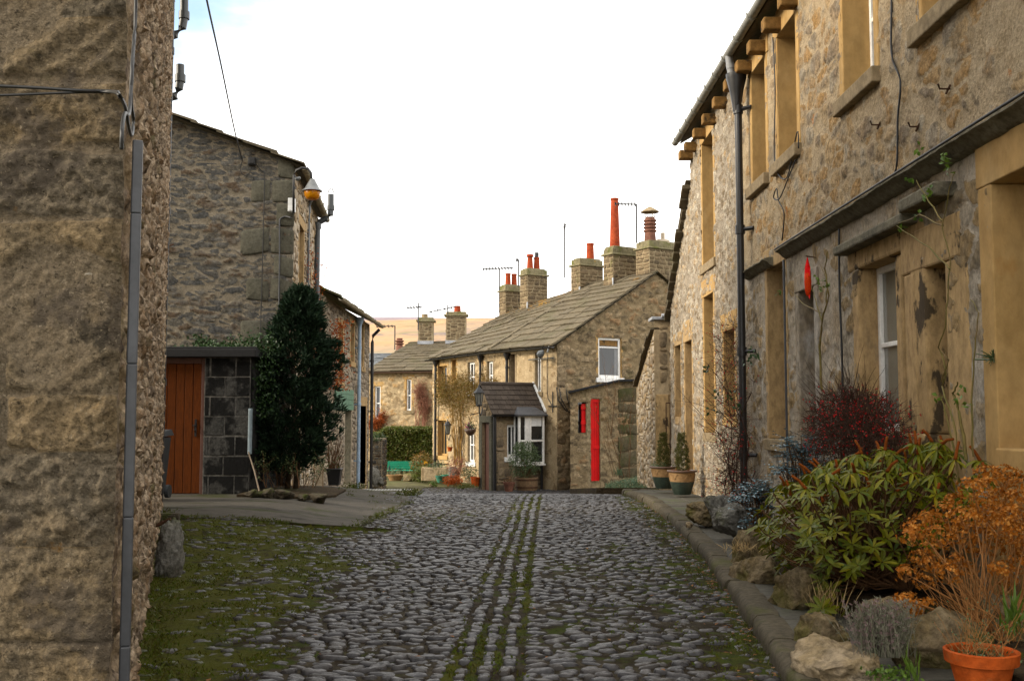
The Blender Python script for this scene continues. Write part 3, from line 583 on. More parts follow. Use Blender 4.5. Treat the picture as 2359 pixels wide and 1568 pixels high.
def build_kerb():
    # resample the kerb line
    P = [V((x, y, 0)) for y, x in KP]; mb = MB(); R = random.Random(3)
    pts = []
    for a, b in zip(P, P[1:]):
        n = max(1, int((b - a).length / .12))
        for i in range(n): pts.append(a.lerp(b, i / n))
    i = 0
    while i < len(pts) - 3:
        n = R.randint(5, 8); seg = pts[i:i + n + 1]; i += n
        if len(seg) < 3: break
        dz = R.uniform(-.012, .012); dx = R.uniform(-.012, .012); h = .128 + dz; W = .2; prof = [(-.005, -.03), (-.004, .06), (.004, h - .03), (.03, h - .004), (.07, h), (W - .04, h), (W, h - .012), (W, -.03)]
        rows = []
        for k, p in enumerate(seg):
            t = (seg[min(k + 1, len(seg) - 1)] - seg[max(k - 1, 0)]).normalized(); o = V((t.y, -t.x, 0)); q = p + o * dx
            if k == 0: q = q + t * .006
            if k == len(seg) - 1: q = q - t * .006
            e = .012 if k in (0, len(seg) - 1) else 0
            rows.append([(q.x + o.x * (u + (e if u < .1 else -e)) + .008 * nz(q.x * 4 + u * 9, q.y * 4, v * 9), q.y + o.y * u, gz(q.x, q.y) + v - (e if v > .03 else 0) + .009 * nz(q.y * 5, u * 8, v * 3)) for u, v in prof])
        m = len(prof); vs = [v for r in rows for v in r]; fs = []
        for k in range(len(rows) - 1):
            for j in range(m - 1): fs.append((k * m + j, k * m + j + 1, (k + 1) * m + j + 1, (k + 1) * m + j))
        fs.append(tuple(range(m))); fs.append(tuple((len(rows) - 1) * m + j for j in range(m))[::-1])
        mb.add(vs, fs)
    add(mb, 'kerb', M['kerb'], kind='structure', smooth=True, sharp=50, label='worn stone kerb edging the raised pavement', cat='kerb')
    mb = MB(); y = 2.6
    while y < 22:
        d = R.uniform(.55, .95); y1 = min(y + d, 22.05); a, b = kx(y) + .2, kx(y1) + .2; cuts = [0, R.uniform(.4, .6), 1] if R.random() < .55 else [0, 1]
        if y > 21.2: a, b = 2.55, 2.75
        for c0, c1 in zip(cuts, cuts[1:]):
            j = R.uniform(-.005, .005); g = .007; q = []
            for zz in (-.04, None):
                for (yy, x0) in ((y + g, a), (y1 - g, b)):
                    for c, s in ((c0, 1), (c1, -1)):
                        xx = x0 + (3.3 - x0) * c + s * g; q.append((xx, yy, gz(xx, yy) + (.112 + j if zz is None else zz)))
            mb.hexa([q[0], q[1], q[3], q[2], q[4], q[5], q[7], q[6]])
        y = y1
    add(mb, 'pavement', M['flag'], kind='structure', bevel=.008, label='raised pavement of grey flagstones beside the right hand terrace', cat='pavement')
build_kerb()
# concrete apron in front of the left hand house
mb = MB(); P = [(-9, 13.2)] + [(-4.8 + 2.7 * i / 14, 13.35 + .35 * i / 14 + .16 * nz(i * .9, 3) + .1 * nz(i * 2.3, 7)) for i in range(15)] + [(-2.02, 13.95)] + [(-2.0 + .28 * i / 10 + .1 * nz(i * 1.1, 9), 14.2 + 3.6 * i / 10) for i in range(11)] + [(-2.45, 24), (-3.4, 32), (-4.38, 32), (-4.38, 24.5), (-4.2, 19), (-9, 19)]
def sheet(mb, poly, h, mi=0, step=.35, skirt=.2):
    bm = bmesh.new(); vs = [bm.verts.new((x, y, 0)) for x, y in poly]; bm.faces.new(vs)
    bmesh.ops.triangulate(bm, faces=bm.faces[:])
    bmesh.ops.subdivide_edges(bm, edges=bm.edges[:], cuts=5, use_grid_fill=True)
    bm.verts.ensure_lookup_table()
    ed = [e for e in bm.edges if e.is_boundary]
    r = bmesh.ops.extrude_edge_only(bm, edges=ed); nv = set(g for g in r['geom'] if isinstance(g, bmesh.types.BMVert))
    bm.verts.index_update()
    mb.add([(v.co.x, v.co.y, gz(v.co.x, v.co.y) + (h if v not in nv else h - skirt) + (.008 * nz(v.co.x * 2, v.co.y * 2) if v not in nv else 0)) for v in bm.verts], [tuple(v.index for v in f.verts) for f in bm.faces], mi); bm.free()
P_APRON = P; sheet(mb, P, .022)
add(mb, 'apron', M['apron'], kind='structure', label='old concrete apron in front of the left hand house', cat='paving')
# terrain to the horizon
mb = MB(); xs = sorted(set([-1500, -900, -500, -250, -120, -60, -35, -22, 1500, 900, 500, 250, 120, 60, 35, 22] + [i * 1.5 for i in range(-10, 11)])); ys = [-60, -30, -12, -4, 0] + [i * 1.5 for i in range(1, 34)] + [54, 60, 70, 85, 100, 130, 170, 220, 280, 380, 520, 700]
for y in ys:
    for x in xs: mb.v.append((x, y, gz(x, y) - .045))
n = len(xs)
for j in range(len(ys) - 1):
    for i in range(n - 1): mb.f.append((j * n + i, j * n + i + 1, (j + 1) * n + i + 1, (j + 1) * n + i)); mb.m.append(0)
add(mb, 'ground', M['ground'], kind='structure', smooth=True, label='grassy ground falling away behind the village', cat='ground')
def hills(name, y0, y1, prof, mat, lab):
    mb = MB(); nx, ny = 110, 26; W = y1 * .75
    for j in range(ny + 1):
        t = j / ny; y = y0 + (y1 - y0) * t
        for i in range(nx + 1):
            x = -W + 2 * W * i / nx; top = (955 - prof(1179 + x / y1 * F)) / F * y1 + EYE
            z = -16 + (top + 16) * (sm(t * 1.02) * .75 + t * .25) + (6 * nz(x * .006, y * .006) + 3 * nz(x * .02, y * .02)) * t * (1.2 - t)
            mb.v.append((x, y, z))
    for j in range(ny):
        for i in range(nx): a = j * (nx + 1) + i; mb.f.append((a, a + 1, a + nx + 2, a + nx + 1)); mb.m.append(0)
    add(mb, name, mat, kind='structure', smooth=True, label=lab, cat='hills')
hills('hills', 620, 1500, lambda p: 741 - 6 * sm((p - 850) / 300) + 4 * nz(p * .006), M['hill'], 'sunlit straw coloured moorland hillside beyond the village')
hills('hills', 1600, 2600, lambda p: 731 + 3 * nz(p * .004, 4) + 8 * sm((p - 960) / 200), M['hill_far'], 'distant moor on the skyline with haze in its purple grey colour')
# ---------------------------------------------------------------- left: near building
def window(h, f, op, depth=.2, frame='white', glass='glass', bars=(), mull=(), sur=None, sill=True, sw=.1, fw=.05, lint=.2, name='window', sillm=None, sillp=.05, label=None):
    """frame in the opening with its pane, stone surround and sill as its children"""
    a0, z0, a1, z1 = op[:4]; mb = MB(); t0, t1 = -depth - .05, -depth + .01
    f.box(mb, a0, a0 + fw, z0, z1, t0, t1); f.box(mb, a1 - fw, a1, z0, z1, t0, t1); f.box(mb, a0 + fw, a1 - fw, z0, z0 + fw * 1.2, t0, t1); f.box(mb, a0 + fw, a1 - fw, z1 - fw, z1, t0, t1)
    for b in bars: z = z0 + (z1 - z0) * b; f.box(mb, a0 + fw, a1 - fw, z - .022, z + .022, t0, t1 - .004)
    for b in mull: a = a0 + (a1 - a0) * b; f.box(mb, a - .02, a + .02, z0 + fw, z1 - fw, t0, t1 - .008)
    w = add(mb, name, M[frame], h, bevel=.006, label=label)
    mb = MB(); mb.quad(f.p(a0 + fw * .5, z0 + fw * .5, -depth - .025), f.p(a1 - fw * .5, z0 + fw * .5, -depth - .025), f.p(a1 - fw * .5, z1 - fw * .5, -depth - .025), f.p(a0 + fw * .5, z1 - fw * .5, -depth - .025)); add(mb, 'pane', M[glass], w)
    if sur:
        mb = MB(); f.box(mb, a0 - sw, a0 - .001, z0, z1, -depth - .06, .012); f.box(mb, a1 + .001, a1 + sw, z0, z1, -depth - .06, .012)
        f.box(mb, a0 - sw * 1.5, a1 + sw * 1.5, z1 + .001, z1 + lint, -depth - .06, .016); add(mb, 'surround', M[sur], w, bevel=.01)
    if sill:
        mb = MB(); f.box(mb, a0 - sw * 1.2, a1 + sw * 1.2, z0 - .15, z0 - .002, -depth - .06, sillp); add(mb, 'sill', M[sillm or sur or 'sill_stone'], w, bevel=.012)
    return w
def grow_op(op, sw=.1, lint=.0, sill=0): return (op[0] - sw, op[1] - sill, op[2] + sw, op[3] + lint)
H = 7.9
NC = V((LWX(4), 4, 0))                                   # the near corner
lb = thing('stone_building', 'tall weathered gritstone building at the left edge, with grey conduit up its corner', 'building', (NC.x, 4, 0))
fs_ = Fr(NC.x, 4, -.3194, 1, 1)                          # side wall along the lane
fe = Fr(NC.x, 4, -1, 0, -1)                               # end wall facing the camera
LS = sqrt(1 + .3194 ** 2) * 10.75
# end wall: one finely cut surface of big rough blocks and smeared mortar
mb = MB(); R = random.Random(21); st = .0095; courses = []; z = .0
while z < H: h = R.choice((.24, .28, .31, .36, .22)); courses.append((z, z + h, R.uniform(.38, .62))); z += h
def endz(a, z):
    for i, (c0, c1, cut) in enumerate(courses):
        if c0 <= z < c1: break
    wob = .035 * nz(a * 2.5, z * 2.5, 5) + .018 * nz(a * 11, z * 11)
    d = min(z - c0 + wob, c1 - z + wob, abs(a - cut) if a < cut + .8 else 9); d = min(d, abs(a - cut - .55))
    j = sm(d / .03) * sm((nz(a * 2.1, z * 1.8, 3) + .36) / .16)
    rough = .014 * nz(a * 9, z * 9, i * 3.1) + .024 * nz(a * 3.3, z * 3.3, i * 1.7) + .017 * nz(a * 17, z * 21) + .011 * nz(a * 41, z * 41, 2)
    groove = .009 * sin((a * .7 + z) * 62 + 3 * nz(a * 4, z * 4)) * sm((nz(i * 1.3, cut * 5)) / .3)
    AE.append(j); AK.append((i * .618 + (0 if a < cut else .37)) % 1)
    sm_ = .4 + .9 * ((i * .618) % 1)
    return -.016 * (1 - j) + (rough * sm_ + groove) * j + (1 - j) * .008 * nz(a * 30, z * 30, 3) - .045 * sm((.045 - a) / .045) * (.6 + .4 * nz(z * 5))
na, nzv = int(1.1 / st), int((4.4) / st); AE, AK = [], []
for j in range(nzv + 1):
    for i in range(na + 1): a = i * st; z = .3 + j * st; mb.v.append(tuple(fe.p(a, z, endz(a, z))))
for j in range(nzv):
    for i in range(na): q = j * (na + 1) + i; mb.f.append((q, q + 1, q + na + 2, q + na + 1)); mb.m.append(0)
for (a0, a1, z0, z1) in ((0, 1.1, -.1, .3), (1.08, 7, -.1, H), (0, 1.08, .3 + nzv * st, H)): mb.quad(fe.p(a0, z0, -.02), fe.p(a1, z0, -.02), fe.p(a1, z1, -.02), fe.p(a0, z1, -.02), 0)
mb.w['edge'] = AE + [1.] * 12; mb.w['cellr'] = AK + [.5] * 12
add(mb, 'end_wall', [M['grit']], lb, smooth=True)
# side wall: knobbly rubble seen at a grazing angle
mb = MB(); flush_wall(mb, fs_, .04, LS, -.1, H, [], lambda a: 99, .03, 6.5, 10.5, .045, 4, 0, .95, fade=.3)
for k in mb.w: mb.w[k].extend([.8] * (len(mb.v) - len(mb.w[k])))
add(mb, 'side_wall', [M['side_flush']], lb, smooth=True, sharp=60)
mb = MB(); b = fs_.p(LS, 0); c = fs_.p(LS, 0, -7); d = fe.p(7, 0)
mb.quad((b.x, b.y, -.1), (c.x, c.y, -.1), (c.x, c.y, H), (b.x, b.y, H)); mb.quad((c.x, c.y, -.1), (d.x, d.y, -.1), (d.x, d.y, H), (c.x, c.y, H))
add(mb, 'rear_wall', M['side_mortar'], lb)
mb = MB(); e0, e1 = fs_.p(-.15, H - .05, .3), fs_.p(LS + .15, H - .05, .3); r0, r1 = fs_.p(-.15, H + 1.3, -3.2), fs_.p(LS + .15, H + 1.3, -3.2); w0, w1 = fs_.p(-.15, H - .05, -6.8), fs_.p(LS + .15, H - .05, -6.8)
mb.quad(e0, e1, r1, r0); mb.quad(r0, r1, w1, w0); mb.add([e0, r0, w0], [(0, 1, 2)]); mb.add([e1, r1, w1], [(0, 1, 2)]); add(mb, 'roof', M['slate'], lb)
# conduit on the corner
mb = MB(); pts = [(.12, .02), (.12, .6), (.1, 1.1), (.085, 1.7), (.09, 2.3), (.1, 2.6)]
for (a0, z0), (a1, z1) in zip(pts, pts[1:]):
    mb.hexa([fs_.p(a0, z0, .035), fs_.p(a0 + .045, z0, .035), fs_.p(a0 + .045, z0, .075), fs_.p(a0, z0, .075), fs_.p(a1, z1, .035), fs_.p(a1 + .045, z1, .035), fs_.p(a1 + .045, z1, .075), fs_.p(a1, z1, .075)])
add(mb, 'conduit', M['conduit'], lb, bevel=.006)
# black pipe down the far end of the side wall and the two vent pipes behind
mb = MB(); mb.tube([fs_.p(LS - .3, .3, .03), fs_.p(LS - .3, H - .1, .03)], .03, n=10)
for z in (1.9, 4.3, 6.6): mb.tube([fs_.p(LS - .3, z, .03), fs_.p(LS - .3, z + .1, .03)], .042, n=10)
add(mb, 'downpipe', M['black'], lb, smooth=True, sharp=40)
for (pts, lab) in (([(380, 88), (404, 80), (420, 64), (424, 40), (424, -30)], 0), ([(384, 226), (404, 222), (412, 205), (415, 185), (415, 150)], 0)):
    mb = MB(); q = [at(x, y, 15.1) for x, y in pts]; mb.tube(q, .062, n=12); mb.tube([q[3] + V((0, 0, -.03)), q[3] + V((0, 0, .08))], .08, n=12); add(mb, 'vent_pipe', M['soil_pipe'], lb, smooth=True, sharp=40)
# cables on the near building
def cable(name, lab, pts, r=.008, mat='cable', n=6, cat='cable'):
    mb = MB(); P = [V(p) for p in pts]; Q = []
    for i in range(len(P) - 1):
        p0, p1, p2, p3 = P[max(i - 1, 0)], P[i], P[i + 1], P[min(i + 2, len(P) - 1)]
        for k in range(5):
            t = k / 5; Q.append(.5 * ((2 * p1) + (p2 - p0) * t + (2 * p0 - 5 * p1 + 4 * p2 - p3) * t * t + (3 * p1 - p0 - 3 * p2 + p3) * t ** 3))
    Q.append(P[-1]); c = sum(P, V()) / len(P)
    mb.tube(Q, r, n=n); return add(mb, name, M[mat], None, loc=Q[-1], label=lab, cat=cat, smooth=True)
E = lambda px, py: at(px, py, 3.93)
cable('cable', 'pair of black cables tied together crossing the gritstone end wall at the left edge', [E(-60, 196), E(90, 203), E(180, 209), E(262, 211), fs_.p(*fs_.px(273, 218, .05), .05), fs_.p(*fs_.px(286, 240, .05), .05), fs_.p(*fs_.px(292, 262, .05), .05)], .0065)
cable('cable', 'thin lower black cable sagging under the cable pair on the left end wall', [E(-60, 222), E(60, 218), E(160, 214), E(258, 213), fs_.p(*fs_.px(276, 226, .05), .05)], .005)
W2 = lambda px, py: fs_.p(*fs_.px(px, py, .05), .05)
cable('cable', 'black cable dropping down the corner to a loop above the grey conduit', [W2(314, -60), W2(311, 60), W2(304, 150), W2(302, 230), W2(307, 275), W2(303, 312), W2(295, 285), W2(292, 262)], .0065)
cable('cable', 'black cable bent into the top of the grey conduit on the corner', [W2(309, 80), W2(302, 200), W2(297, 262), W2(287, 262), W2(281, 300), W2(280, 345)], .0065)
# ---------------------------------------------------------------- left: tall house with the rubble gable
GX = atx(668, 19) ; EZ = 6.08
gf = Fr(GX, 19, -1, 0, -1)                                # gable, facing the camera
sf = Fr(GX, 19, -.097, 1, 1)                             # street side
hl = thing('tall_stone_house', 'tall stone house on the left with a rubble gable above the orange door', 'house', (GX, 19, 0))
prof = [(0, EZ + .1), (4.2, EZ + .1 + 4.2 * .345), (8.4, EZ + .1)]
mb = MB()
Q = [(553 + 20, 415, 466), (552, 526, 586), (566, 640, 690), (552, 738, 792)]
quo = []
for x, y0, y1 in ((578, 415, 466), (553, 526, 586), (566, 640, 692), (552, 738, 792)):
    a, z0 = gf.px(x, y1); z1 = gf.px(x, y0)[1]; quo.append((.0, z0, a, z1))
for x, y0, y1 in ((640, 368, 412), (636, 469, 523), (630, 590, 637), (635, 695, 735), (630, 796, 850)):
    a, z0 = gf.px(x, y1); z1 = gf.px(x, y0)[1]; quo.append((.0, z0, a, z1))
flush_wall(mb, gf, 0, 8.4, -.1, 7.7, [], lambda a: lerp(prof, a) + .03, .028, 3.0, 10.5, .02, 9, 0, 1.4)
for q in quo:
    if q[2] > .6: stone(mb, gf, q[0] + .42, q[2], q[1], q[3], .03, 2, .035, 22, sq=.22); stone(mb, gf, q[0] - .02, q[0] + .4, q[1], q[3], .03, 2, .02, 22, sq=.2)
    else: stone(mb, gf, q[0] - .02, q[2], q[1], q[3], .03, 2, .03, 22, sq=.22)
for k in mb.w: mb.w[k].extend([1.] * (len(mb.v) - len(mb.w[k])))
add(mb, 'gable_wall', [M['dark_flush'], M['dark_stone'], M['quoin_dark']], hl, smooth=True, sharp=60)
wops = []
for (x0, y0, x1, y1) in ((687, 470, 697, 660),): 
    a0, z0 = sf.px(x0, 640); a1, z1 = sf.px(x1, 480); wops.append((min(a0, a1) , 3.6, max(a0, a1) + .25, 5.2))
mb = MB(); SL = 5.2; prof = [(0, EZ), (SL, EZ)]; wall(mb, sf, prof, -.6, G(wops), .22)
rubble(mb, sf, .05, SL, -.3, EZ - .05, okf(prof, -1, pad(wops, .12, .15, .2)), cell=.06, wr=(2, 7), hr=(1, 4), gap=.012, relief=(.012, .035), seed=19, rough=.16)
add(mb, 'street_wall', [M['lime_mortar'], M['lime_stone']], hl, smooth=True, sharp=55)
window(hl, sf, wops[0], .16, 'brown_wood', sur='old_sandstone', lint=.2)
# stone slate roof: courses as one mesh
def slates(E0, E1, R0, R1, crs=(.42, .24), wd=(.3, .62), th=.028, seed=1, lich=None, over=.03, under=True):
    """stone slates laid from the eaves line E0-E1 up to the ridge line R0-R1"""
    mb = MB(); R = random.Random(seed); E0, E1, R0, R1 = V(E0), V(E1), V(R0), V(R1); w = []
    nrm = (E1 - E0).cross(R0 - E0).normalized()
    if nrm.z < 0: nrm = -nrm
    P = lambda u, v, t=0: (E0.lerp(E1, u)).lerp(R0.lerp(R1, u), v) + nrm * t
    Ls = ((R0 - E0).length + (R1 - E1).length) / 2; v = 0.; rows = []
    while v < 1:
        h = (crs[0] + (crs[1] - crs[0]) * v) / Ls; rows.append((v, min(1, v + h))); v += h
    if under: mb.quad(P(0, 0, -.02), P(1, 0, -.02), P(1, 1, -.02), P(0, 1, -.02)); w += [0] * 4
    for v0, v1 in rows:
        W = (E1 - E0).length * (1 - v0) + (R1 - R0).length * v0; u = -R.uniform(0, .3) / W
        while u < 1:
            d = R.uniform(*wd) / W; a, b = max(u, 0), min(1, u + d); u += d
            if (b - a) * W < .05: continue
            g = .004 / W; lo = v0 - R.uniform(.01, .05) / Ls; hi = min(1, v1 + .06 / Ls); j = R.uniform(-.006, .006); t2 = th * R.uniform(.7, 1.5)
            sg = R.uniform(-.012, .012) / Ls; tl = th * 1.0 + j
            mb.hexa([P(a + g, lo, tl), P(b - g, lo + sg, tl), P(b - g, hi, -.0), P(a + g, hi, -.0), P(a + g, lo, tl + t2), P(b - g, lo + sg, tl + t2), P(b - g, hi, t2), P(a + g, hi, t2)])
            w += [lich(a, v0) if lich else .3] * 8
    mb.w['lich'] = w; return mb
Y0, Y1 = 18.86, 19.0 + SL * .995
e0, e1 = sf.p(-.14, EZ + .0, .16), sf.p(SL + .02, EZ + .0, .16); r0, r1 = sf.p(-.14, EZ + .12 + 4.2 * .345 + .04, -4.15), sf.p(SL + .1, EZ + .12 + 4.2 * .345 + .04, -4.15)
mb = slates(e0, e1, r0, r1, (.55, .4), (.5, .9), .032, 31); l0, l1 = sf.p(-.14, EZ, -8.5), sf.p(SL, EZ, -8.5); mb.quad(r0, r1, l1, l0); mb.w['lich'] += [.3] * 4
add(mb, 'roof', M['slate'], hl)
def gutter_of(h, p0, p1, r=.06, mat='gutter_old', clips=0, name='gutter'):
    mb = MB(); p0, p1 = V(p0), V(p1); d = (p1 - p0).normalized(); s = d.cross(V((0, 0, 1))).normalized(); n = 9; vs = []
    for p in (p0, p1):
        for rr in (r, r * .86):
            for k in range(n): an = pi + pi * k / (n - 1); vs.append(p + s * (rr * cos(an)) + V((0, 0, rr * sin(an))))
    fs = []
    for k in range(n - 1): fs += [(k, k + 1, 2 * n + k + 1, 2 * n + k), (n + k + 1, n + k, 3 * n + k, 3 * n + k + 1), (k + 1, k, n + k, n + k + 1), (2 * n + k, 2 * n + k + 1, 3 * n + k + 1, 3 * n + k)]
    fs += [(0, 2 * n, 3 * n, n), (n - 1, 2 * n - 1, 4 * n - 1, 3 * n - 1)]
    mb.add(vs, fs)
    for i in range(clips):
        c = p0.lerp(p1, (i + .5) / clips); q = [c + s * (r * 1.12 * cos(pi + pi * k / 8)) + V((0, 0, r * 1.12 * sin(pi + pi * k / 8))) for k in range(9)]; mb.tube([q[0] + V((0, 0, .02))] + q + [q[-1] + V((0, 0, .02))], .011, n=5)
    return add(mb, name, M[mat], h, smooth=True, sharp=40)
gutter_of(hl, sf.p(-.1, EZ - .02, .2), sf.p(SL + .02, EZ - .02, .2), .065, 'gutter_old', 7)
# grey soil pipe with cage, and the slimmer pipe beside it
mb = MB(); Y = 23.2
q = [at(731, 760, Y), at(731, 525, Y), at(735, 512, Y), at(752, 503, Y), at(761, 495, Y), at(762, 480, Y), at(762, 448, Y)]; q[0].x = q[1].x; mb.tube(q, .068, n=12)
mb.tube([q[1] + V((0, 0, -.02)), q[1] + V((0, 0, .12))], .088, n=12); mb.tube([q[5] + V((0, 0, -.04)), q[5] + V((0, 0, .06))], .085, n=12); p = add(mb, 'soil_pipe', M['soil_pipe'], hl, smooth=True, sharp=40)
mb = MB(); c = q[-1]
for k in range(4): an = pi * k / 4; mb.tube([c + V((cos(an) * .07 * cos(t), sin(an) * .07 * cos(t), .11 * sin(t) + .04)) for t in [i * pi / 8 for i in range(9)]], .004, n=4)
for z, r in ((.05, .07), (.1, .06)): mb.tube([c + V((r * cos(t), r * sin(t), z)) for t in [i * pi / 6 for i in range(13)]], .004, n=4)
add(mb, 'cage', M['tv'], p)
mb = MB(); Y = 21.6; q = [at(709, 760, Y), at(709, 480, Y), at(712, 466, Y), at(718, 458, Y), at(719, 440, Y)]; q[0].x = q[1].x; mb.tube(q, .05, n=10); mb.tube([q[1] + V((0, 0, -.1)), q[1] + V((0, 0, .03))], .064, n=10); add(mb, 'downpipe', M['soil_pipe'], hl, smooth=True, sharp=40)
# wall lamp on the corner
la = thing('street_lamp', 'wall lamp with amber bowl on a swan neck bracket at the gable corner', 'street lamp', at(677, 490, 18.82))
Y = 18.7; mb = MB(); q = [at(x, y, Y) for x, y in ((676, 492), (676, 430), (676, 405), (682, 392), (696, 387), (709, 389), (716, 398), (718, 420))]; mb.tube(q, .022, n=8); mb.tube([q[1], q[1] + V((0, .15, 0))], .02, n=6); mb.tube([q[2], q[2] + V((0, .15, 0))], .02, n=6); add(mb, 'bracket', M['iron'], la, smooth=True)
c = at(719, 437, Y); mb = MB(); mb.lathe(c, [(.02, .2), (.045, .19), (.07, .14), (.115, .06), (.135, .02), (.18, -.015), (.185, -.03), (.15, -.02), (.05, .0)], 24); add(mb, 'lamp_shade', M['lamp_metal'], la, smooth=True, sharp=35)
mb = MB(); mb.lathe(c, [(.14, -.022), (.145, -.06), (.135, -.12), (.11, -.165), (.07, -.185), (.02, -.19)], 24); add(mb, 'lamp_bowl', M['amber'], la, smooth=True)
c = at(685, 412, 18.8); mb = MB(); rock(mb, c, (.06, .05, .05), 3, 2, .02); add(mb, 'photocell', M['lamp_metal'], la, smooth=True)
c = at(672, 473, 18.85); mb = MB(); mb.box(c, (.12, .12, .25)); mb.box(c + V((0, -.063, .0)), (.1, .01, .22)); o = add(mb, 'meter_box', M['white_pvc'], None, loc=c + V((0, .06, -.12)), label='small white electrical box under the wall lamp', cat='electrical box', bevel=.012)
# wires on the gable
cable('cable', 'thin dark cable running straight down the rubble gable from the junction box', [gf.p(*gf.px(586, 375), .04), gf.p(*gf.px(603, 395), .04), gf.p(*gf.px(610, 412), .04), gf.p(*gf.px(607, 560), .045), gf.p(*gf.px(603, 700), .045), gf.p(*gf.px(600, 800), .045)], .009)
cable('cable', 'grey cable conduit bent up the gable corner to the white box', [gf.p(*gf.px(643, 720), .04), gf.p(*gf.px(645, 600), .04), gf.p(*gf.px(645, 515), .04), gf.p(*gf.px(649, 504), .04), gf.p(*gf.px(660, 500), .05), at(670, 502, 18.85)], .014, 'conduit')
c = gf.p(*gf.px(582, 374), .05); mb = MB(); mb.box(c, (.14, .09, .14)); mb.box(c + V((0, -.05, 0)), (.1, .02, .1)); add(mb, 'junction_box', M['cable'], None, loc=c + V((0, .05, 0)), label='small black junction box high on the rubble gable', cat='junction box', bevel=.01)
w0 = gf.p(*gf.px(560, 372), .06)
cable('overhead_wire', 'thin overhead wire rising from the rubble gable into the sky', [at(452, -120, 9), at(476, 0, 10.5), at(509, 150, 13.5), at(540, 300, 17), w0], .011, cat='wire')
cable('cable', 'coiled loop of cable hanging where the overhead wire meets the gable', [w0, gf.p(*gf.px(555, 390), .05), gf.p(*gf.px(562, 405), .05), gf.p(*gf.px(575, 402), .05), gf.p(*gf.px(580, 385), .05)], .008)
mb = MB(); mb.tube([gf.p(*gf.px(384, 577), 0), gf.p(*gf.px(400, 584), .25)], .018, n=5); mb.tube([gf.p(*gf.px(396, 582), .2), gf.p(*gf.px(399, 571), .22), gf.p(*gf.px(412, 569), .3)], .014, n=5); add(mb, 'wall_hook', M['rust'], None, loc=gf.p(*gf.px(384, 577), 0), label='rusty iron hook sticking out of the rubble gable', cat='hook')
# ---------------------------------------------------------------- shed with the orange door
hs = thing('garden_shed', 'low block built shed with an orange plank door and flat black roof', 'shed', (-5, 17, .2))
f = Fr(atx(576, 17), 17, -1, 0, -1); zt = at(480, 823, 17).z; zb = .2
d0 = f.px(462, 900)[0]; d1 = d0 + .84; op = [(d0 - .06, zb - .2, d1 + .06, zt - .0)]
mb = MB(); prof = [(0, zt), (3, zt)]; wall(mb, f, prof, -.1, op, .14)
R = random.Random(8); n = 7; hh = (zt - zb) / n
for r in range(n):
    a = 0 if r % 2 else -.18; 
    while a < 2.9:
        a1 = a + (.42 if (r % 2 or a > 0) else .42); x0, x1 = max(a, 0), a1
        for lo, hi in ((0, op[0][0]), (op[0][2], 3)):
            s, e = max(x0, lo), min(x1, hi)
            if e - s > .06: f.box(mb, s + .012 + R.uniform(-.005, .008), e - .012 + R.uniform(-.008, .005), zb + r * hh + .012 + R.uniform(-.005, .006), zb + (r + 1) * hh - .012 + R.uniform(-.006, .005), -.03, .01 + R.uniform(-.005, .006), 1)
        a = a1
side = Fr(atx(576, 17), 17, 0, 1, -1); side.n = (1, 0)
mb.quad(side.p(0, -.1), side.p(2.1, -.1), side.p(2.1, zt), side.p(0, zt), 1)
add(mb, 'wall', [M['block_joint'], M['block']], hs, bevel=.006)
mb = MB(); f.box(mb, -.12, 3.0, zt, zt + .13, -2.0, .16); f.box(mb, -.1, 3.0, zt + .13, zt + .17, -1.95, .1); add(mb, 'roof', M['shed_roof'], hs, bevel=.012)
mb = MB(); n = 6
for i in range(n): w = (d1 - d0) / n; f.box(mb, d0 + i * w + .004, d0 + (i + 1) * w - .004, zb + .03, zt - .1, -.1, -.06 + .002 * (i % 2))
dr = add(mb, 'door', M['orange_wood'], hs, bevel=.006)
mb = MB(); f.box(mb, d0 - .06, d0 - .002, zb, zt, -.12, -.03); f.box(mb, d1 + .002, d1 + .06, zb, zt, -.12, -.03); f.box(mb, d0, d1, zt - .098, zt, -.12, -.03); add(mb, 'door_frame', M['brown_wood'], hs, bevel=.006)
mb = MB(); za = f.px(445, 985)[1]; f.box(mb, d0 + .07, d0 + .1, za - .14, za + .14, -.058, -.045); mb.tube([f.p(d0 + .085, za - .07, -.045), f.p(d0 + .085, za - .03, .01), f.p(d0 + .085, za + .03, .01), f.p(d0 + .085, za + .07, -.045)], .009, n=6); f.box(mb, d0 + .06, d0 + .13, za + .03, za + .05, -.05, -.03); add(mb, 'latch', M['iron'], dr)
# wheelie bin peeping past the corner
wb = thing('wheelie_bin', 'dark grey wheelie bin half hidden by the near left building', 'bin', (-5.28, 15.6, gz(-5.28, 15.6) + .05))
bz = gz(-5.28, 15.6) + .05; c = V((-5.43, 15.6, bz)); mb = MB()
mb.hexa([c + V(p) for p in ((-.2, -.22, .06), (.2, -.22, .06), (.2, .25, .06), (-.2, .25, .06), (-.26, -.3, .92), (.26, -.3, .92), (.26, .3, .92), (-.26, .3, .92))]); add(mb, 'body', M['bin'], wb, bevel=.03)
mb = MB(); mb.hexa([c + V(p) for p in ((-.285, -.33, .92), (.285, -.33, .92), (.285, .34, .94), (-.285, .34, .94), (-.26, -.28, .99), (.26, -.28, .99), (.26, .3, 1.03), (-.26, .3, 1.03))]); mb.tube([c + V((-.22, .38, .97)), c + V((.22, .38, .97))], .018, n=8); add(mb, 'lid', M['bin'], wb, bevel=.02)
for s in (-1, 1):
    mb = MB(); mb.tube([c + V((s * .2, .27, .1)), c + V((s * .26, .27, .1))], .1, n=14); add(mb, 'wheel', M['bin'], wb)
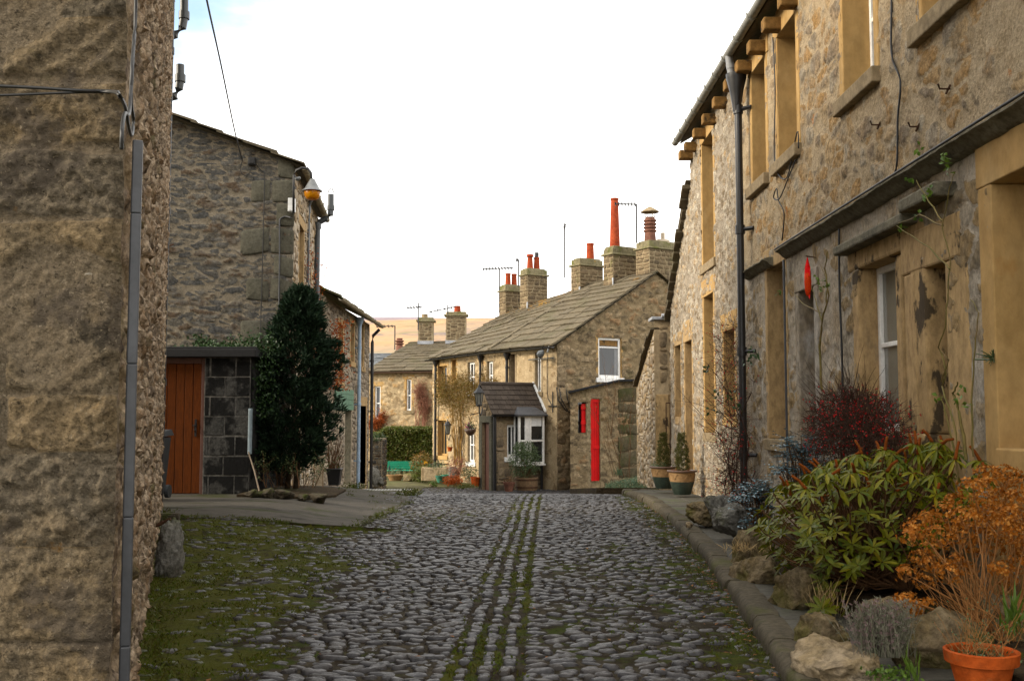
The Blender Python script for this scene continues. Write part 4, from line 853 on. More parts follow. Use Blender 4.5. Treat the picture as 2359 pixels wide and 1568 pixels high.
# boulder guarding the wall, with an iron ring
c = V((atx(398, 9.75), 9.75, gz(-3.1, 9.75))); mb = MB(); rock(mb, c + V((0, 0, .2)), (.125, .15, .33), 12, 5, .3, .2, .07, rnd_=1)
add(mb, 'guard_stone', M['rock_grey'], None, loc=c, label='upright rounded guard stone at the foot of the left wall', cat='stone', smooth=True)
mb = MB(); q = at(365, 1208, 10.6); mb.tube([q + V((-.12, 0, -.02)), q, q + V((.05, 0, .03))], .022, n=6); mb.tube([q + V((.03, -.01, .0)), q + V((.09, -.02, .05)), q + V((.13, -.02, .06))], .016, n=6); add(mb, 'iron_bracket', M['rust'], None, loc=q, label='rusty iron stub in the wall behind the guard stone', cat='bracket')
mb = MB(); q = at(508, 1217, 13.2); q.z = gz(q.x, q.y) + .06; q.x = -4.35; mb.box(q, (.35, .12, .1), .1); mb.box(q + V((.02, 0, .055)), (.3, .1, .02), .1); add(mb, 'stone_block', M['soil_rock'], None, loc=q, label='small dark block lying at the end of the left wall', cat='block', bevel=.02)
# white cover and a stick against the shed
q = at(575, 1046, 16.85); mb = MB(); mb.box(q + V((0, 0, .37)), (.055, .07, .73)); mb.box(q + V((0, -.04, .37)), (.035, .012, .7)); add(mb, 'cable_cover', M['cover'], None, loc=q, label='tall narrow white plastic cover on the shed corner', cat='cover', bevel=.012)
mb = MB(); q0, q1 = at(597, 1130, 16.6), at(572, 1040, 16.8); mb.tube([q0, q0.lerp(q1, .5) + V((.01, 0, 0)), q1], .014, .011, 6); add(mb, 'stick', M['grey_timber'], None, loc=q0, label='thin grey stick leaning on the shed corner', cat='stick')
# ---------------------------------------------------------------- lower stone range further down on the left
LBX = -4.4; f = Fr(LBX, 24.5, 0, 1, -1); f.n = (1, 0); LBL = 7.6
lr = thing('low_stone_range', 'low stone cottage range with green door and blue grey downpipe', 'house', (LBX, 24.5, gz(-4.4, 25)))
ez = 4.28; wn = [f.rect(779, 748, 789, 880), f.rect(807, 745, 815, 833), f.rect(832, 748, 837, 845)]
dn = [f.rect(794, 944, 808, 1116), f.rect(827, 935, 842, 1116)]
wn = [(a, b, c, min(d, ez - .12)) for a, b, c, d in wn]; gp = f.rect(770, 895, 811, 944); ops = wn + [o[:4] + (.3,) for o in dn]
mb = MB(); prof = [(0, ez), (LBL, ez)]; wall(mb, f, prof, -1.2, G(wn) + ops[len(wn):], .22)
rubble(mb, f, .03, LBL - .02, -.9, ez - .04, okf(prof, -2, pad(ops, .1, .12, .2) + pad([gp], .02, .02, .02)), cell=.07, wr=(2, 7), hr=(1, 3), gap=.012, relief=(.012, .03), seed=23, rough=.15)
ef = Fr(LBX, 24.5 + LBL, -1, 0, 1); bf = Fr(LBX, 24.5, -1, 0, -1)
for g in (ef, bf): wall(mb, g, [(0, ez), (3, ez + 1.5), (6, ez)], -1.3)
add(mb, 'wall', [M['low_mortar'], M['low_stone']], lr, smooth=True, sharp=55)
for o in wn: window(lr, f, o, .16, 'brown_wood', sur='old_sandstone', lint=.16, sw=.12)
for o, m in zip(dn, ('green_paint', 'dark')):  # second set of boards fills a dark opening, its shade painted on
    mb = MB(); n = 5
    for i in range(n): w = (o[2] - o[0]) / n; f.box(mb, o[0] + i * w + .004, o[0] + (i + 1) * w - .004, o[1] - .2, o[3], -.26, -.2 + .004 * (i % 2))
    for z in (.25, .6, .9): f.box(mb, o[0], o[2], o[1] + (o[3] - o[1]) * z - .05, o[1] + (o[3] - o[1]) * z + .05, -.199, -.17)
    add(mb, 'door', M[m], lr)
mb = MB(); z = gp[1]; n = 4
for i in range(n): h = (gp[3] - gp[1]) / n; f.box(mb, gp[0], gp[2], z + i * h + .004, z + (i + 1) * h - .004, .0, .045 - .003 * (i % 2))
add(mb, 'lintel_boards', M['green_pale'], lr)
mb = MB(); o = dn[1]; f.box(mb, o[0] - .15, o[2] + .15, o[3], o[3] + .28, -.2, .02); f.box(mb, o[0] - .14, o[0], o[1] - .2, o[3], -.28, .014); f.box(mb, o[2], o[2] + .14, o[1] - .2, o[3], -.28, .014); add(mb, 'door_surround', M['old_sandstone'], lr, bevel=.012)
e0, e1 = f.p(-.1, ez - .02, .3), f.p(LBL + .2, ez - .02, .3); r0, r1 = f.p(-.1, ez + 1.62, -3), f.p(LBL + .2, ez + 1.62, -3)
mb = slates(e0, e1, r0, r1, (.5, .35), (.4, .8), .035, 37); b0, b1 = f.p(-.1, ez - .02, -6.3), f.p(LBL + .2, ez - .02, -6.3); mb.quad(r0, r1, b1, b0); mb.w['lich'] += [.3] * 4; add(mb, 'roof', M['slate_moss'], lr)
gutter_of(lr, f.p(-.1, ez - .04, .37), f.p(LBL + .2, ez - .04, .37), .065, 'gutter_old', 9)
def pipe_at(h, f, a, z0, z1, t, r, mat, hop=True, kick=None, name='downpipe', rings=3):
    mb = MB(); top = f.p(a, z1, t); q = [f.p(a, z0, t), top]
    if kick: q += [f.p(a, z1 + kick * .5, t + .02), f.p(a, z1 + kick, t + .22)]
    mb.tube(q, r, n=10)
    if hop: mb.lathe(top, [(r, 0), (r * 1.3, .06), (r * 2.4, .2), (r * 2.5, .26), (r * 2.1, .26), (r, .1)], 12)
    for i in range(rings): z = z0 + (z1 - z0) * (i + .6) / rings; mb.tube([f.p(a, z, t), f.p(a, z + .07, t)], r * 1.25, n=10); mb.tube([f.p(a, z + .035, t), f.p(a, z + .035, 0)], r * .4, n=5)
    return add(mb, name, M[mat], h, smooth=True, sharp=35)
a = f.px(825, 1000, .12)[0]; pipe_at(lr, f, a, gz(-4.3, 24.5 + a) - .05, ez - .32, .13, .05, 'blue_pipe')
a = f.px(850, 1000, .1)[0]; pipe_at(lr, f, LBL - .02, gz(-4.3, 32) - .05, ez - .55, .09, .05, 'black', False, .4)
# ---------------------------------------------------------------- right hand terrace
XR = 3.3; f = rf = Fr(XR, 0, 0, 1, -1); EH = 6.5; YS = 14.75; YE = 18.95; YL = 21.65
def rr(x0, x1, ztop, zbot): a = f.px(x0, 900)[0]; b = f.px(x1, 900)[0]; return (min(a, b), zbot, max(a, b), ztop)
nearc = thing('terraced_cottage', 'near right cottage of buff rubble with golden window surrounds and a long stone drip mould', 'cottage', (XR, 3, 0))
up = [rr(1743, 1775, 6.17, 4.6), rr(1805, 1849, 6.17, 4.6), rr(1961, 2034, 6.17, 4.62), rr(2150, 2262, 6.17, 4.62)]
lowW = rr(1772, 1812, 3.36, 1.2); lowD = rr(1845, 1881, 2.9, .05); mulW = rr(1986, 2105, 2.88, 1.35); sootD = rr(2118, 2186, 2.66, .1)
bigW = (5.75, 1.28, f.px(2303, 900)[0], 3.08)
def frm(op, s): return (op[0] - s, op[1], op[2] + s, op[3])
ops = [o for o in up] + [lowW, lowD[:4] + (.5,), mulW, sootD[:4] + (.34,), bigW]
STR = 3.36
mb = MB(); prof = [(2.2, EH), (YS, EH)]; hol = G(up + [lowW]) + G([lowD]) + G([mulW, bigW]) + G([sootD])
pads = pad(up, .14, .17, .3) + pad([lowW], .13, .16, .3) + pad([lowD], .16, .1, .22) + pad([mulW], .34, .2, .3) + pad([sootD], .42, .1, .35) + pad([bigW], .24, 2, .36)
flush_wall(mb, f, 5.4, YS, -.05, EH, hol, lambda a: 9, .026, 3.3, 5.6, .02, 41, 0, .62, 1, STR + .06)
flush_wall(mb, f, 2.2, 5.4, -.05, EH, hol, lambda a: 9, .06, 3.3, 5.6, .02, 41, 0, .62, 1, STR + .06)
reveals(mb, f, [tuple(o[:4]) + (.33,) for o in G(up + [lowW, mulW, bigW])] + [G([lowD])[0][:4] + (.52,), G([sootD])[0][:4] + (.36,)])
wb_ = add(mb, 'street_wall', [M['buff_flush'], M['grey_flush']], nearc, smooth=True)
for i, o in enumerate(up): window(nearc, f, o, .27, 'white', sur='sandstone', sw=.12, lint=.28, sillm='sill_stone', sillp=.085, bars=(.5,))
window(nearc, f, lowW, .27, 'white', sur='old_sandstone', sw=.12, lint=.26, sillm='sill_stone', bars=(.5,), fw=.07)
# deep dark doorway
mb = MB(); o = lowD; f.box(mb, o[0] - .15, o[0] - .001, o[1], o[3], -.3, .02); f.box(mb, o[2] + .001, o[2] + .15, o[1], o[3], -.45, .015); f.box(mb, o[0] - .16, o[2] + .16, o[3] + .001, o[3] + .2, -.45, .02); dd = thing; ds = add(mb, 'door_surround', M['grey_lower'], nearc, bevel=.015)
mb = MB(); f.box(mb, o[0], o[2], o[1], o[3], -.5, -.44); 
for i in range(5): w = (o[2] - o[0]) / 5; f.box(mb, o[0] + i * w + .005, o[0] + (i + 1) * w - .005, o[1], o[3], -.44, -.425)
add(mb, 'door', M['iron'], nearc)  # boards coloured near black for the darkness inside the doorway
# mullioned window: splayed stone frame, mullion and two white lights
o = mulW; mid = f.px(2067, 900)[0]; mb = MB()
f.box(mb, o[0] - .32, o[0] - .001, o[1], o[3], -.28, .014); f.box(mb, o[2] + .001, o[2] + .2, o[1], o[3], -.28, .014); f.box(mb, mid - .085, mid + .085, o[1], o[3], -.2, -.03); f.box(mb, o[0] - .32, o[2] + .32, o[3] + .001, o[3] + .2, -.28, .016); f.box(mb, o[0] - .32, o[2] + .3, o[1] - .16, o[1] - .001, -.28, .06)
sw_ = add(mb, 'window_surround', M['old_sandstone'], nearc, bevel=.025)
for a, b in ((o[0], mid - .087), (mid + .087, o[2])): window(nearc, f, (a, o[1], b, o[3]), .17, 'white', 'glass_pale', sur=None, sill=False, bars=(.52,), fw=.06)
# blocked doorway with sooty stones
o = sootD; mb = MB(); f.box(mb, o[0] - .4, o[0] - .001, .1, o[3], -.3, .012); f.box(mb, o[2] + .001, o[2] + .24, .1, o[3], -.3, .018); f.box(mb, o[0] - .3, o[2] + .3, o[3] + .001, o[3] + .34, -.3, .02)
add(mb, 'door_surround', M['old_sandstone'], nearc, bevel=.02)
mb = MB(); n = 5
for i in range(n): w = (o[2] - o[0]) / n; f.box(mb, o[0] + w * i + .004, o[0] + w * (i + 1) - .004, .1, o[3], -.36, -.3 + .004 * (i % 2))
add(mb, 'door', M['timber'], nearc)
# big golden window near the camera
o = bigW; w = window(nearc, f, o, .27, 'white', sur=None, sill=False, bars=(.5,))
mb = MB()
f.box(mb, o[2] + .001, o[2] + .2, .05, o[3], -.32, .02); f.box(mb, o[0] - .2, o[0] - .001, .05, o[3], -.32, .02); f.box(mb, o[0] - .24, o[2] + .22, o[3] + .001, o[3] + .32, -.32, .024); f.box(mb, o[0] + .001, o[2] - .0, .05, o[1] - .17, -.1, .012); add(mb, 'surround', M['sandstone'], w, bevel=.01)
mb = MB(); f.box(mb, o[0] + .001, o[2] - .001, o[1] - .168, o[1] - .002, -.3, .05); add(mb, 'sill', M['sandstone'], w, bevel=.012)
# drip moulds: long one and the short one over the far window
def drip(a0, a1, z, pr=.16, h=.13, name='drip_mould'):
    mb = MB(); n = max(3, int((a1 - a0) / .09)); rows = []
    for i in range(n + 1):
        a = a0 + (a1 - a0) * i / n; e = .012
        prof = [(0, h), (pr * .5, h * .95), (pr, h * .62), (pr * 1.0, h * .4), (pr * .7, h * .1), (pr * .45, -h * .45), (.03, -h * .8), (0, -h * .85)]
        rows.append([f.p(a, z + v + e * nz(a * 5, v * 20, 1) + .012 * nz(a * 1.1, 3), u + (.02 * nz(a * 6, v * 11, 7) if u > .02 else -.005)) for u, v in prof])
    m = len(rows[0]); vs = [v for r in rows for v in r]; fs = []
    for k in range(n):
        for j in range(m - 1): fs.append((k * m + j, k * m + j + 1, (k + 1) * m + j + 1, (k + 1) * m + j))
    fs.append(tuple(range(m))); fs.append(tuple(n * m + j for j in range(m))[::-1]); mb.add(vs, fs); return add(mb, name, M['drip_stone'], nearc, smooth=True, sharp=35)
drip(2.4, 12.4, 3.42, .15, .07); drip(13.0, 14.45, 3.42, .14, .06)
a0, a1 = f.px(2205, 470)[0], f.px(1952, 560)[0]
mb = MB(); f.box(mb, 8.35, a1, 3.05, 3.14, -.02, .15); f.box(mb, a0, 8.34, 3.12, 3.23, -.02, .18); add(mb, 'window_hood', M['drip_stone'], nearc, bevel=.02)
# eaves: corbels, gutter, downpipe and roof
for i, y in enumerate((5.4, 6.3, 7.2, 8.15, 9.1, 10.0, 10.9, 11.75, 12.5, 13.28, 14.05)):
    mb = MB(); f.box(mb, y - .085, y + .085, 6.19, 6.35, -.05, .22 + .03 * nz(i * 3.3)); add(mb, 'corbel', M['corbel_stone'], nearc, bevel=.018)
gz_ = gutter_of(nearc, f.p(2.2, 6.52, .28), f.p(YS, 6.52, .28), .062, 'gutter', 16)
e0, e1 = f.p(2.1, 6.5, .22), f.p(YS, 6.5, .22); r0, r1 = f.p(2.1, 8.6, -3.4), f.p(YS, 8.6, -3.4); b0, b1 = f.p(2.1, 6.5, -7), f.p(YS, 6.5, -7)
mb = slates(e0, e1, r0, r1, (.55, .35), (.5, .9), .03, 61); mb.quad(r0, r1, b1, b0); mb.add([e0, r0, b0], [(0, 1, 2)]); mb.w['lich'] += [.3] * 7; add(mb, 'roof', M['slate'], nearc)
mb = MB(); p = f.p(2.2, 0, 0); q = f.p(2.2, 0, -6.8); mb.quad(p, q, q + V((0, 0, 6.5)), p + V((0, 0, 6.5))); add(mb, 'end_wall', M['buff_mortar'], nearc)
ya = f.px(1712, 700, .13)[0]
mb = MB(); q = f.p(ya, 0, .16); mb.tube([f.p(ya, .1, .16), f.p(ya, 5.72, .16)], .05, n=14)
mb.lathe(f.p(ya, 5.7, .18), [(.055, 0), (.06, .06), (.1, .3), (.14, .46), (.145, .52), (.12, .52), (.05, .1)], 16)
for z in (5.66, 3.98, 2.3, .9): mb.tube([f.p(ya, z, .16), f.p(ya, z + .12, .16)], .066, n=14); mb.tube([f.p(ya - .02, z + .06, .13), f.p(ya - .14, z + .06, .01)], .03, n=6)
dp = add(mb, 'downpipe', M['black'], nearc, smooth=True, sharp=35)
mb = MB(); mb.tube([f.p(ya, 6.18, .24), f.p(ya, 6.48, .28)], .055, n=12); mb.tube([f.p(ya, 6.3, .25), f.p(ya, 6.36, .26)], .065, n=12); add(mb, 'outlet', M['grey_pvc'], dp, smooth=True, sharp=35)
# ---- far cottage of pale rubble and its lean-to
farc = thing('terraced_cottage', 'far right cottage of pale rubble beyond the black downpipe, with a lean-to on its end', 'cottage', (XR, YS, 0))
ups = [rr(1624, 1650, 6.17, 4.05)]; ups = [(ups[0][0], ups[0][1], ups[0][2], ups[0][3])]
wA = rr(1624, 1646, 3.5, 1.2); wB = rr(1669, 1694, 2.78, 1.47); wC = rr(1556, 1569, 2.87, 1.46); dC = rr(1578.5, 1595, 2.87, .05)
ops = ups + [wA, wB, wC, dC]
prof = [(YS, EH), (YE, EH), (YE + .001, 5.72), (YL, 3.55)]
mb = MB(); flush_wall(mb, f, YS, YL, -.3, EH, G(ops), lambda a: lerp(prof, a), .028, 4.6, 7.2, .026, 47, 0, .8)
reveals(mb, f, [tuple(o[:4]) + (.34,) for o in G(ops)]); n0 = len(mb.v); fe_ = Fr(XR, YL, 1, 0, -1)
wall(mb, fe_, [(0, 3.55), (6, 3.55)], -.5); fe2 = Fr(XR, YE, 1, 0, -1); wall(mb, fe2, [(0, EH), (3.4, 8.6), (6.8, EH)], 3)
for k in mb.w: mb.w[k].extend([.5] * (len(mb.v) - n0))
add(mb, 'street_wall', [M['lime_flush']], farc, smooth=True)
window(farc, f, ups[0], .27, 'white', sur='sandstone', sw=.11, lint=.22, sillm='sill_stone', bars=(.5,))
window(farc, f, wA, .27, 'white', sur='sandstone', sw=.12, lint=.3, sillm='sill_stone', sillp=.03); window(farc, f, wB, .27, 'white', sur='sandstone', sw=.12, lint=.28, sillm='sandstone', sillp=.02)
window(farc, f, wC, .27, 'white', sur='old_sandstone', sw=.1, lint=.26, sillm='old_sandstone', sillp=.012)
o = dC; mb = MB(); f.box(mb, o[0] - .12, o[0] - .001, .0, o[3], -.3, .012); f.box(mb, o[2] + .001, o[2] + .12, .0, o[3], -.3, .012); f.box(mb, o[0] - .14, o[2] + .14, o[3] + .001, o[3] + .4, -.3, .016); add(mb, 'door_surround', M['old_sandstone'], farc, bevel=.012)
mb = MB()
for i in range(5): w = (o[2] - o[0]) / 5; f.box(mb, o[0] + w * i + .004, o[0] + w * (i + 1) - .004, .0, o[3], -.34, -.28)
add(mb, 'door', M['timber'], farc)
for i, y in enumerate((14.85, 15.7, 16.6, 17.45, 18.35)):
    mb = MB(); f.box(mb, y - .085, y + .085, 6.19, 6.35, -.05, .22); add(mb, 'corbel', M['corbel_stone'], farc, bevel=.018)
mb = MB(); f.box(mb, 18.72, 18.92, 6.16, 6.32, -.05, .24); add(mb, 'corbel', M['corbel_stone'], farc, bevel=.018)
gutter_of(farc, f.p(YS + .01, 6.52, .28), f.p(YE + .05, 6.52, .28), .062, 'gutter', 7)
e0, e1 = f.p(YS, 6.5, .22), f.p(YE + .05, 6.5, .22); r0, r1 = f.p(YS, 8.6, -3.4), f.p(YE + .05, 8.6, -3.4); b0, b1 = f.p(YS, 6.5, -7), f.p(YE, 6.5, -7)
mb = slates(e0, e1, r0, r1, (.55, .35), (.5, .9), .03, 62); mb.quad(r0, r1, b1, b0); mb.w['lich'] += [.3] * 4; add(mb, 'roof', M['slate'], farc)
# lean-to roof with projecting verge slates
e0, e1 = f.p(YL + .15, 3.46, -6), f.p(YL + .15, 3.46, .1); r0, r1 = f.p(YE + .02, 5.8, -6), f.p(YE + .02, 5.8, .1)
mb = slates(e0, e1, r0, r1, (.26, .24), (.4, .7), .04, 63); add(mb, 'lean_to_roof', M['slate'], farc)
mb = MB(); R = random.Random(2); n = 13
for i in range(n):
    y = YE + .05 + (YL - YE) * i / n; z = 5.68 - (5.68 - 3.5) * i / n; d = .21; pr = R.uniform(.09, .16)
    mb.hexa([f.p(y, z - .02, -.1), f.p(y + d, z - .02 - d * .62, -.1), f.p(y + d, z - .02 - d * .62, pr), f.p(y, z - .02, pr), f.p(y, z + .06, -.1), f.p(y + d, z + .06 - d * .62, -.1), f.p(y + d, z + .06 - d * .62, pr), f.p(y, z + .06, pr)])
add(mb, 'verge_slates', M['slate'], farc, bevel=.008)
# ---- small outbuilding beyond, with the iron gate
ob = thing('stone_outbuilding', 'narrow stone outbuilding with an iron gate between the terrace end and the far gable', 'outbuilding', (3.2, 23.5, gz(3, 23.5)))
OX = atx(1508, 23.5); fo = Fr(OX, 23.5, 1, 0, 1); fo.n = (0, -1); fl = Fr(OX, 23.5, 0, 1, -1); fl.n = (-1, 0)
zt = at(1520, 737, 23.5).z; o = fo.rect(1508, 908, 1539, 1116); o = (.02, o[1], o[2], o[3], .3)
mb = MB(); wall(mb, fo, [(0, zt), (3.2, zt)], -.8, [o], .25); prof = [(0, 3.45), (3.4, 2.2)]; wall(mb, fl, prof, -.9)
rubble(mb, fo, 0, 3.1, -.4, zt - .05, okf([(0, zt), (3.2, zt)], -1, pad([o], -.03, .1, .22), .04), cell=.1, wr=(2, 5), hr=(1, 4), gap=.012, relief=(.012, .03), seed=71, n=9, mi=2)
rubble(mb, fl, .02, 3.3, -.5, 3.4, okf(prof, -1, [], .1), cell=.07, wr=(2, 6), hr=(1, 3), gap=.012, relief=(.012, .03), seed=73, n=8)
mb.quad(fl.p(0, 3.4), fl.p(0, 3.4, -3.2), fl.p(3.4, 2.2, -3.2), fl.p(3.4, 2.2), 2)
add(mb, 'wall', [M['far_mortar'], M['lime_stone'], M['gable_stone']], ob, smooth=True, sharp=55)
mb = MB(); fo.box(mb, -.06, 3.2, zt, zt + .07, -.5, .08); mb.tube([fo.p(.15, zt + .08, .14), fo.p(.75, zt + .08, .14)], .05, n=10); add(mb, 'coping', M['lead'], ob, bevel=.01)
mb = MB(); n = 15
for i in range(n):
    y = .0 + 3.3 * i / n; z = 3.42 - 1.2 * i / n; d = .24; pr = U(.08, .14)
    mb.hexa([fl.p(y, z, -.3), fl.p(y + d, z - d * .37, -.3), fl.p(y + d, z - d * .37, pr), fl.p(y, z, pr), fl.p(y, z + .05, -.3), fl.p(y + d, z + .05 - d * .37, -.3), fl.p(y + d, z + .05 - d * .37, pr), fl.p(y, z + .05, pr)])
add(mb, 'verge_slates', M['slate'], ob, bevel=.006)
mb = MB(); fo.box(mb, o[0] - .0, o[0] + .32, o[1], o[3], -.2, .012); fo.box(mb, o[0] + .325, o[2], o[3] - .22, o[3], -.2, .012); add(mb, 'door_surround', M['old_sandstone'], ob, bevel=.012)
mb = MB(); g0 = fo.px(1532.5, 950)[0]; g1 = fo.px(1541, 950)[0]; z1 = fo.px(1536, 928)[1]
for i in range(6): a = g0 + (g1 - g0 + .35) * i / 5; mb.tube([fo.p(a, o[1], .1), fo.p(a, z1, .1)], .011, n=5)
for z in (o[1] + .15, (o[1] + z1) / 2, z1): mb.tube([fo.p(g0, z, .1), fo.p(g1 + .35, z, .1)], .014, n=5)
add(mb, 'iron_gate', M['rust'], ob)
# things on the terrace wall
cable('cable', 'long black cable pinned along the top of the stone drip mould', [f.p(a, 3.51 + .01 * nz(a * 2), .1 + .015 * nz(a, 4)) for a in (2.6, 4, 5.2, 6.1, 7, 8, 9, 10, 11, 12, 12.6)], .011)
cable('cable', 'black cable hanging down the buff wall to the drip mould', [f.p(a, z, .03) for a, z in ((8.84, 6.45), (8.82, 5.6), (8.75, 5.1), (8.78, 4.6), (8.6, 4.3), (8.68, 4.0), (8.72, 3.65), (8.8, 3.53))], .009)
cable('cable', 'thin cable from the eaves passing the sill corner of the second upper window', [f.p(12.72, 6.2, .04), f.p(12.66, 5.5, .04), f.p(12.7, 4.62, .05), f.p(12.2, 4.3, .04), f.p(11.65, 4.7, .06), f.p(11.6, 4.5, .06)], .008)
cable('cable', 'coiled thin cable running down from a loop under the second upper sill', [f.p(11.8, 4.42, .04), f.p(12.1, 4.3, .04), f.p(12.5, 4.12, .05), f.p(12.75, 4.18, .06), f.p(12.6, 4.26, .06), f.p(12.55, 4.1, .05), f.p(12.35, 3.9, .04), f.p(12.5, 3.6, .03)], .008)
a = f.px(2478, 0)[0]
cable('cable', 'black cable running down the grey lower wall beside the mullioned window', [f.p(a, z, .05) for a, z in ((10.25, 3.34), (10.28, 2.8), (10.25, 2.1), (10.25, 1.2), (10.25, .6))], .011)
cable('cable', 'thin grey cable running down the wall beside the deep dark doorway', [f.p(12.33, z, .06) for z in (3.34, 2.6, 1.6, .7)], .014, 'conduit')
c = at(1860, 640, 11.35); pf = thing('bird_feeder', 'bright red net bag of nuts hanging from a nail on the grey wall', 'bird feeder', f.p(11.45, c.z - .35, .1))
def fz(py): return at(1860, py, 11.4).z
x, y = atx(1859.5, 11.4), 11.4; x = f.px(1860, 640, .13)[0]; P = lambda z, dx=0: f.p(x, z, .13) + V((0, dx, 0))
mb = MB(); mb.lathe(P(fz(690)), [(.008, 0), (.022, .015), (.034, .07), (.038, .16), (.034, .25)], 14); add(mb, 'nuts', M['nuts'], pf, smooth=True)
mb = MB(); mb.lathe(P(fz(690)), [(.034, .25), (.03, .31), (.016, .37), (.005, .42)], 12)
q = P(fz(627)); mb.leaf(q, (0, -.5, -.7), (1, 0, 0), .13, .06); mb.leaf(q, (0, -.9, -.45), (1, 0, 0), .1, .05); mb.leaf(P(fz(688)), (0, -.6, -.4), (1, 0, 0), .07, .06); add(mb, 'net', M['red_net'], pf)
mb = MB(); mb.tube([P(fz(627)), P(fz(600))], .004, n=4); mb.tube([f.p(x + .12, fz(600), -.02), f.p(x - .02, fz(600), .15)], .007, n=5); add(mb, 'nail', M['rust'], pf)
for i, (px, py, lab) in enumerate(((2118, 292, 'rusty hook on the buff wall right of the third upper window'), (2028, 288, 'rusty nail below the sill of the third upper window'), (2188, 205, 'rusty nail under the sill at the top right corner'), (2410, 78, 'bent nail at the far right of the upper wall'))[:3]):
    q = f.p(*f.px(px, py), 0); mb = MB(); mb.tube([q, q + V((-.08, 0, 0)), q + V((-.1, -.02, .03))], .008, n=5); mb.tube([q + V((-.01, -.03, .02)), q + V((-.02, .03, -.03))], .009, n=5); add(mb, 'nail', M['rust'], None, loc=q, label=lab, cat='nail')
q = f.p(*f.px(2295, 828), .02); mb = MB(); R = random.Random(4)
for k in range(26): d = V((-R.uniform(.2, 1), R.uniform(-1, 1), R.uniform(-.6, .9))); mb.tube([q, q + d * .03 + V((0, 0, .01)), q + d * R.uniform(.05, .09)], .0035, n=4)
mb.tube([q, q + V((-.06, .16, .01))], .006, n=4); add(mb, 'twine_knot', M['shrub'], None, loc=q, label='knot of green garden twine tied to a nail beside the golden window', cat='twine')
# ---------------------------------------------------------------- far cottages with the chimneys
C1 = V((atx(1283, 33), 33, 0)); FD = (-.529, .849); f = ff = Fr(C1.x, 33, *FD, -1); g = gf2 = Fr(C1.x, 33, .849, .529, 1)
EZF = 3.72; KA = 3.82; KE = 8.45; HALF = 4.05; AZ = 6.28; BZ = -.95
def apex(k, z): return f.p(k, z, -HALF)
hb = thing('stone_cottage', 'nearer stone cottage with brown gable, porch and the tallest red chimney pot', 'cottage', (C1.x, 33, gz(C1.x, 33)))
wb1 = f.rect(1175.5, 812, 1186, 896); wb2 = f.rect(1233, 812, 1246, 902)
def clampw(o, z=EZF - .18): return (o[0], o[1], o[2], min(o[3], z))
ops = [clampw(wb1), clampw(wb2)]
mb = MB(); flush_wall(mb, f, 0, KA, BZ, EZF, G(ops), lambda a: 9, .055, 2.6, 4.4, .02, 81, 0, .5); reveals(mb, f, [tuple(o[:4]) + (.24,) for o in G(ops)])
add(mb, 'front_wall', [M['warm_flush']], hb, smooth=True)
for i, o in enumerate(ops): window(hb, f, o, .1 if i else .16, 'brown_wood' if i == 0 else 'white', sur='sill_stone', sw=.1, lint=.14, sillm='sill_stone', mull=(.5,) if i else ())
gw = g.rect(1377.5, 778, 1429.5, 870); prof = [(0, EZF), (HALF, AZ), (2 * HALF, EZF)]
mb = MB(); gprof = prof; flush_wall(mb, g, 0, 2 * HALF, BZ, AZ, G([gw], .02), lambda a: lerp(gprof, a) + .02, .05, 2.6, 5.4, .05, 83, 0, 1.0); reveals(mb, g, [tuple(o[:4]) + (.13,) for o in G([gw], .02)])
for z in [BZ + .1 + i * .36 for i in range(13)]:
    if z + .3 < EZF: stone(mb, g, -.01, U(.3, .55), z, z + .34, .02, 1, .03, 18, sq=.25)
for k in mb.w: mb.w[k].extend([1.] * (len(mb.v) - len(mb.w[k])))
add(mb, 'gable_wall', [M['gable_flush'], M['gable_stone']], hb, smooth=True, sharp=60)
w = window(hb, g, gw, .05, 'white', sur='sandstone', sw=.09, lint=.1, bars=(.76,), fw=.075, sillm='white', sillp=.06)
mb = MB(); g.box(mb, gw[0] + .09, gw[2] - .09, gw[1] + (gw[3] - gw[1]) * .8, gw[3] - .08, -.073, -.071); add(mb, 'blind', M['corbel_stone'], w)
mb = MB(); g.box(mb, gw[2] - .22, gw[2] - .08, gw[1] + .1, gw[1] + (gw[3] - gw[1]) * .73, -.0735, -.0715); add(mb, 'curtain', M['grey_pvc'], w)
lich = lambda u, v: .25 + .16 * sm((v - .5) / .5) + .1 * nz(u * 8, v * 6)
sag = 0
e0, e1 = f.p(-.16, EZF - .06, .22), f.p(KA, EZF - .02, .22); r0, r1 = apex(-.16, AZ + .05), apex(KA, AZ + .05)
mb = slates(e0, e1, r0, r1, (.5, .3), (.45, .85), .042, 91, lich); b0, b1 = f.p(-.16, EZF - .06, -2 * HALF - .2), f.p(KA, EZF, -2 * HALF - .2); mb.quad(r0, r1, b1, b0); mb.w['lich'] += [.3] * 4
add(mb, 'roof', M['slate_lichen'], hb)
gutter_of(hb, f.p(-.16, EZF - .08, .27), f.p(KA, EZF - .06, .27), .055, 'black', 4)
ha = thing('stone_cottage', 'further stone cottage of the pair with white upper windows, climbers and an orange lichened roof', 'cottage', tuple(f.p(KA, gz(-1, 36))))
A = dict(mu=f.rect(1009, 843, 1029, 905), yl=f.rect(1041.5, 825, 1051, 876), w1=f.rect(1078, 834, 1094, 902), w2=f.rect(1122.5, 832, 1139, 896), ml=f.rect(1009, 968, 1029, 1049), wl=f.rect(1078, 985, 1093, 1064), dr=f.rect(1058, 985, 1064, 1085))
A = {k: clampw(v) for k, v in A.items()}; A['w2'] = (max(A['w2'][0], KA + .12),) + A['w2'][1:]
ops = list(A.values()); mb = MB(); flush_wall(mb, f, KA + .001, KE, -1.2, EZF, G(ops, .03), lambda a: 9, .055, 3.2, 5, .03, 85, 0, .9); reveals(mb, f, [tuple(o[:4]) + (.24,) for o in G(ops, .03)]); n0 = len(mb.v)
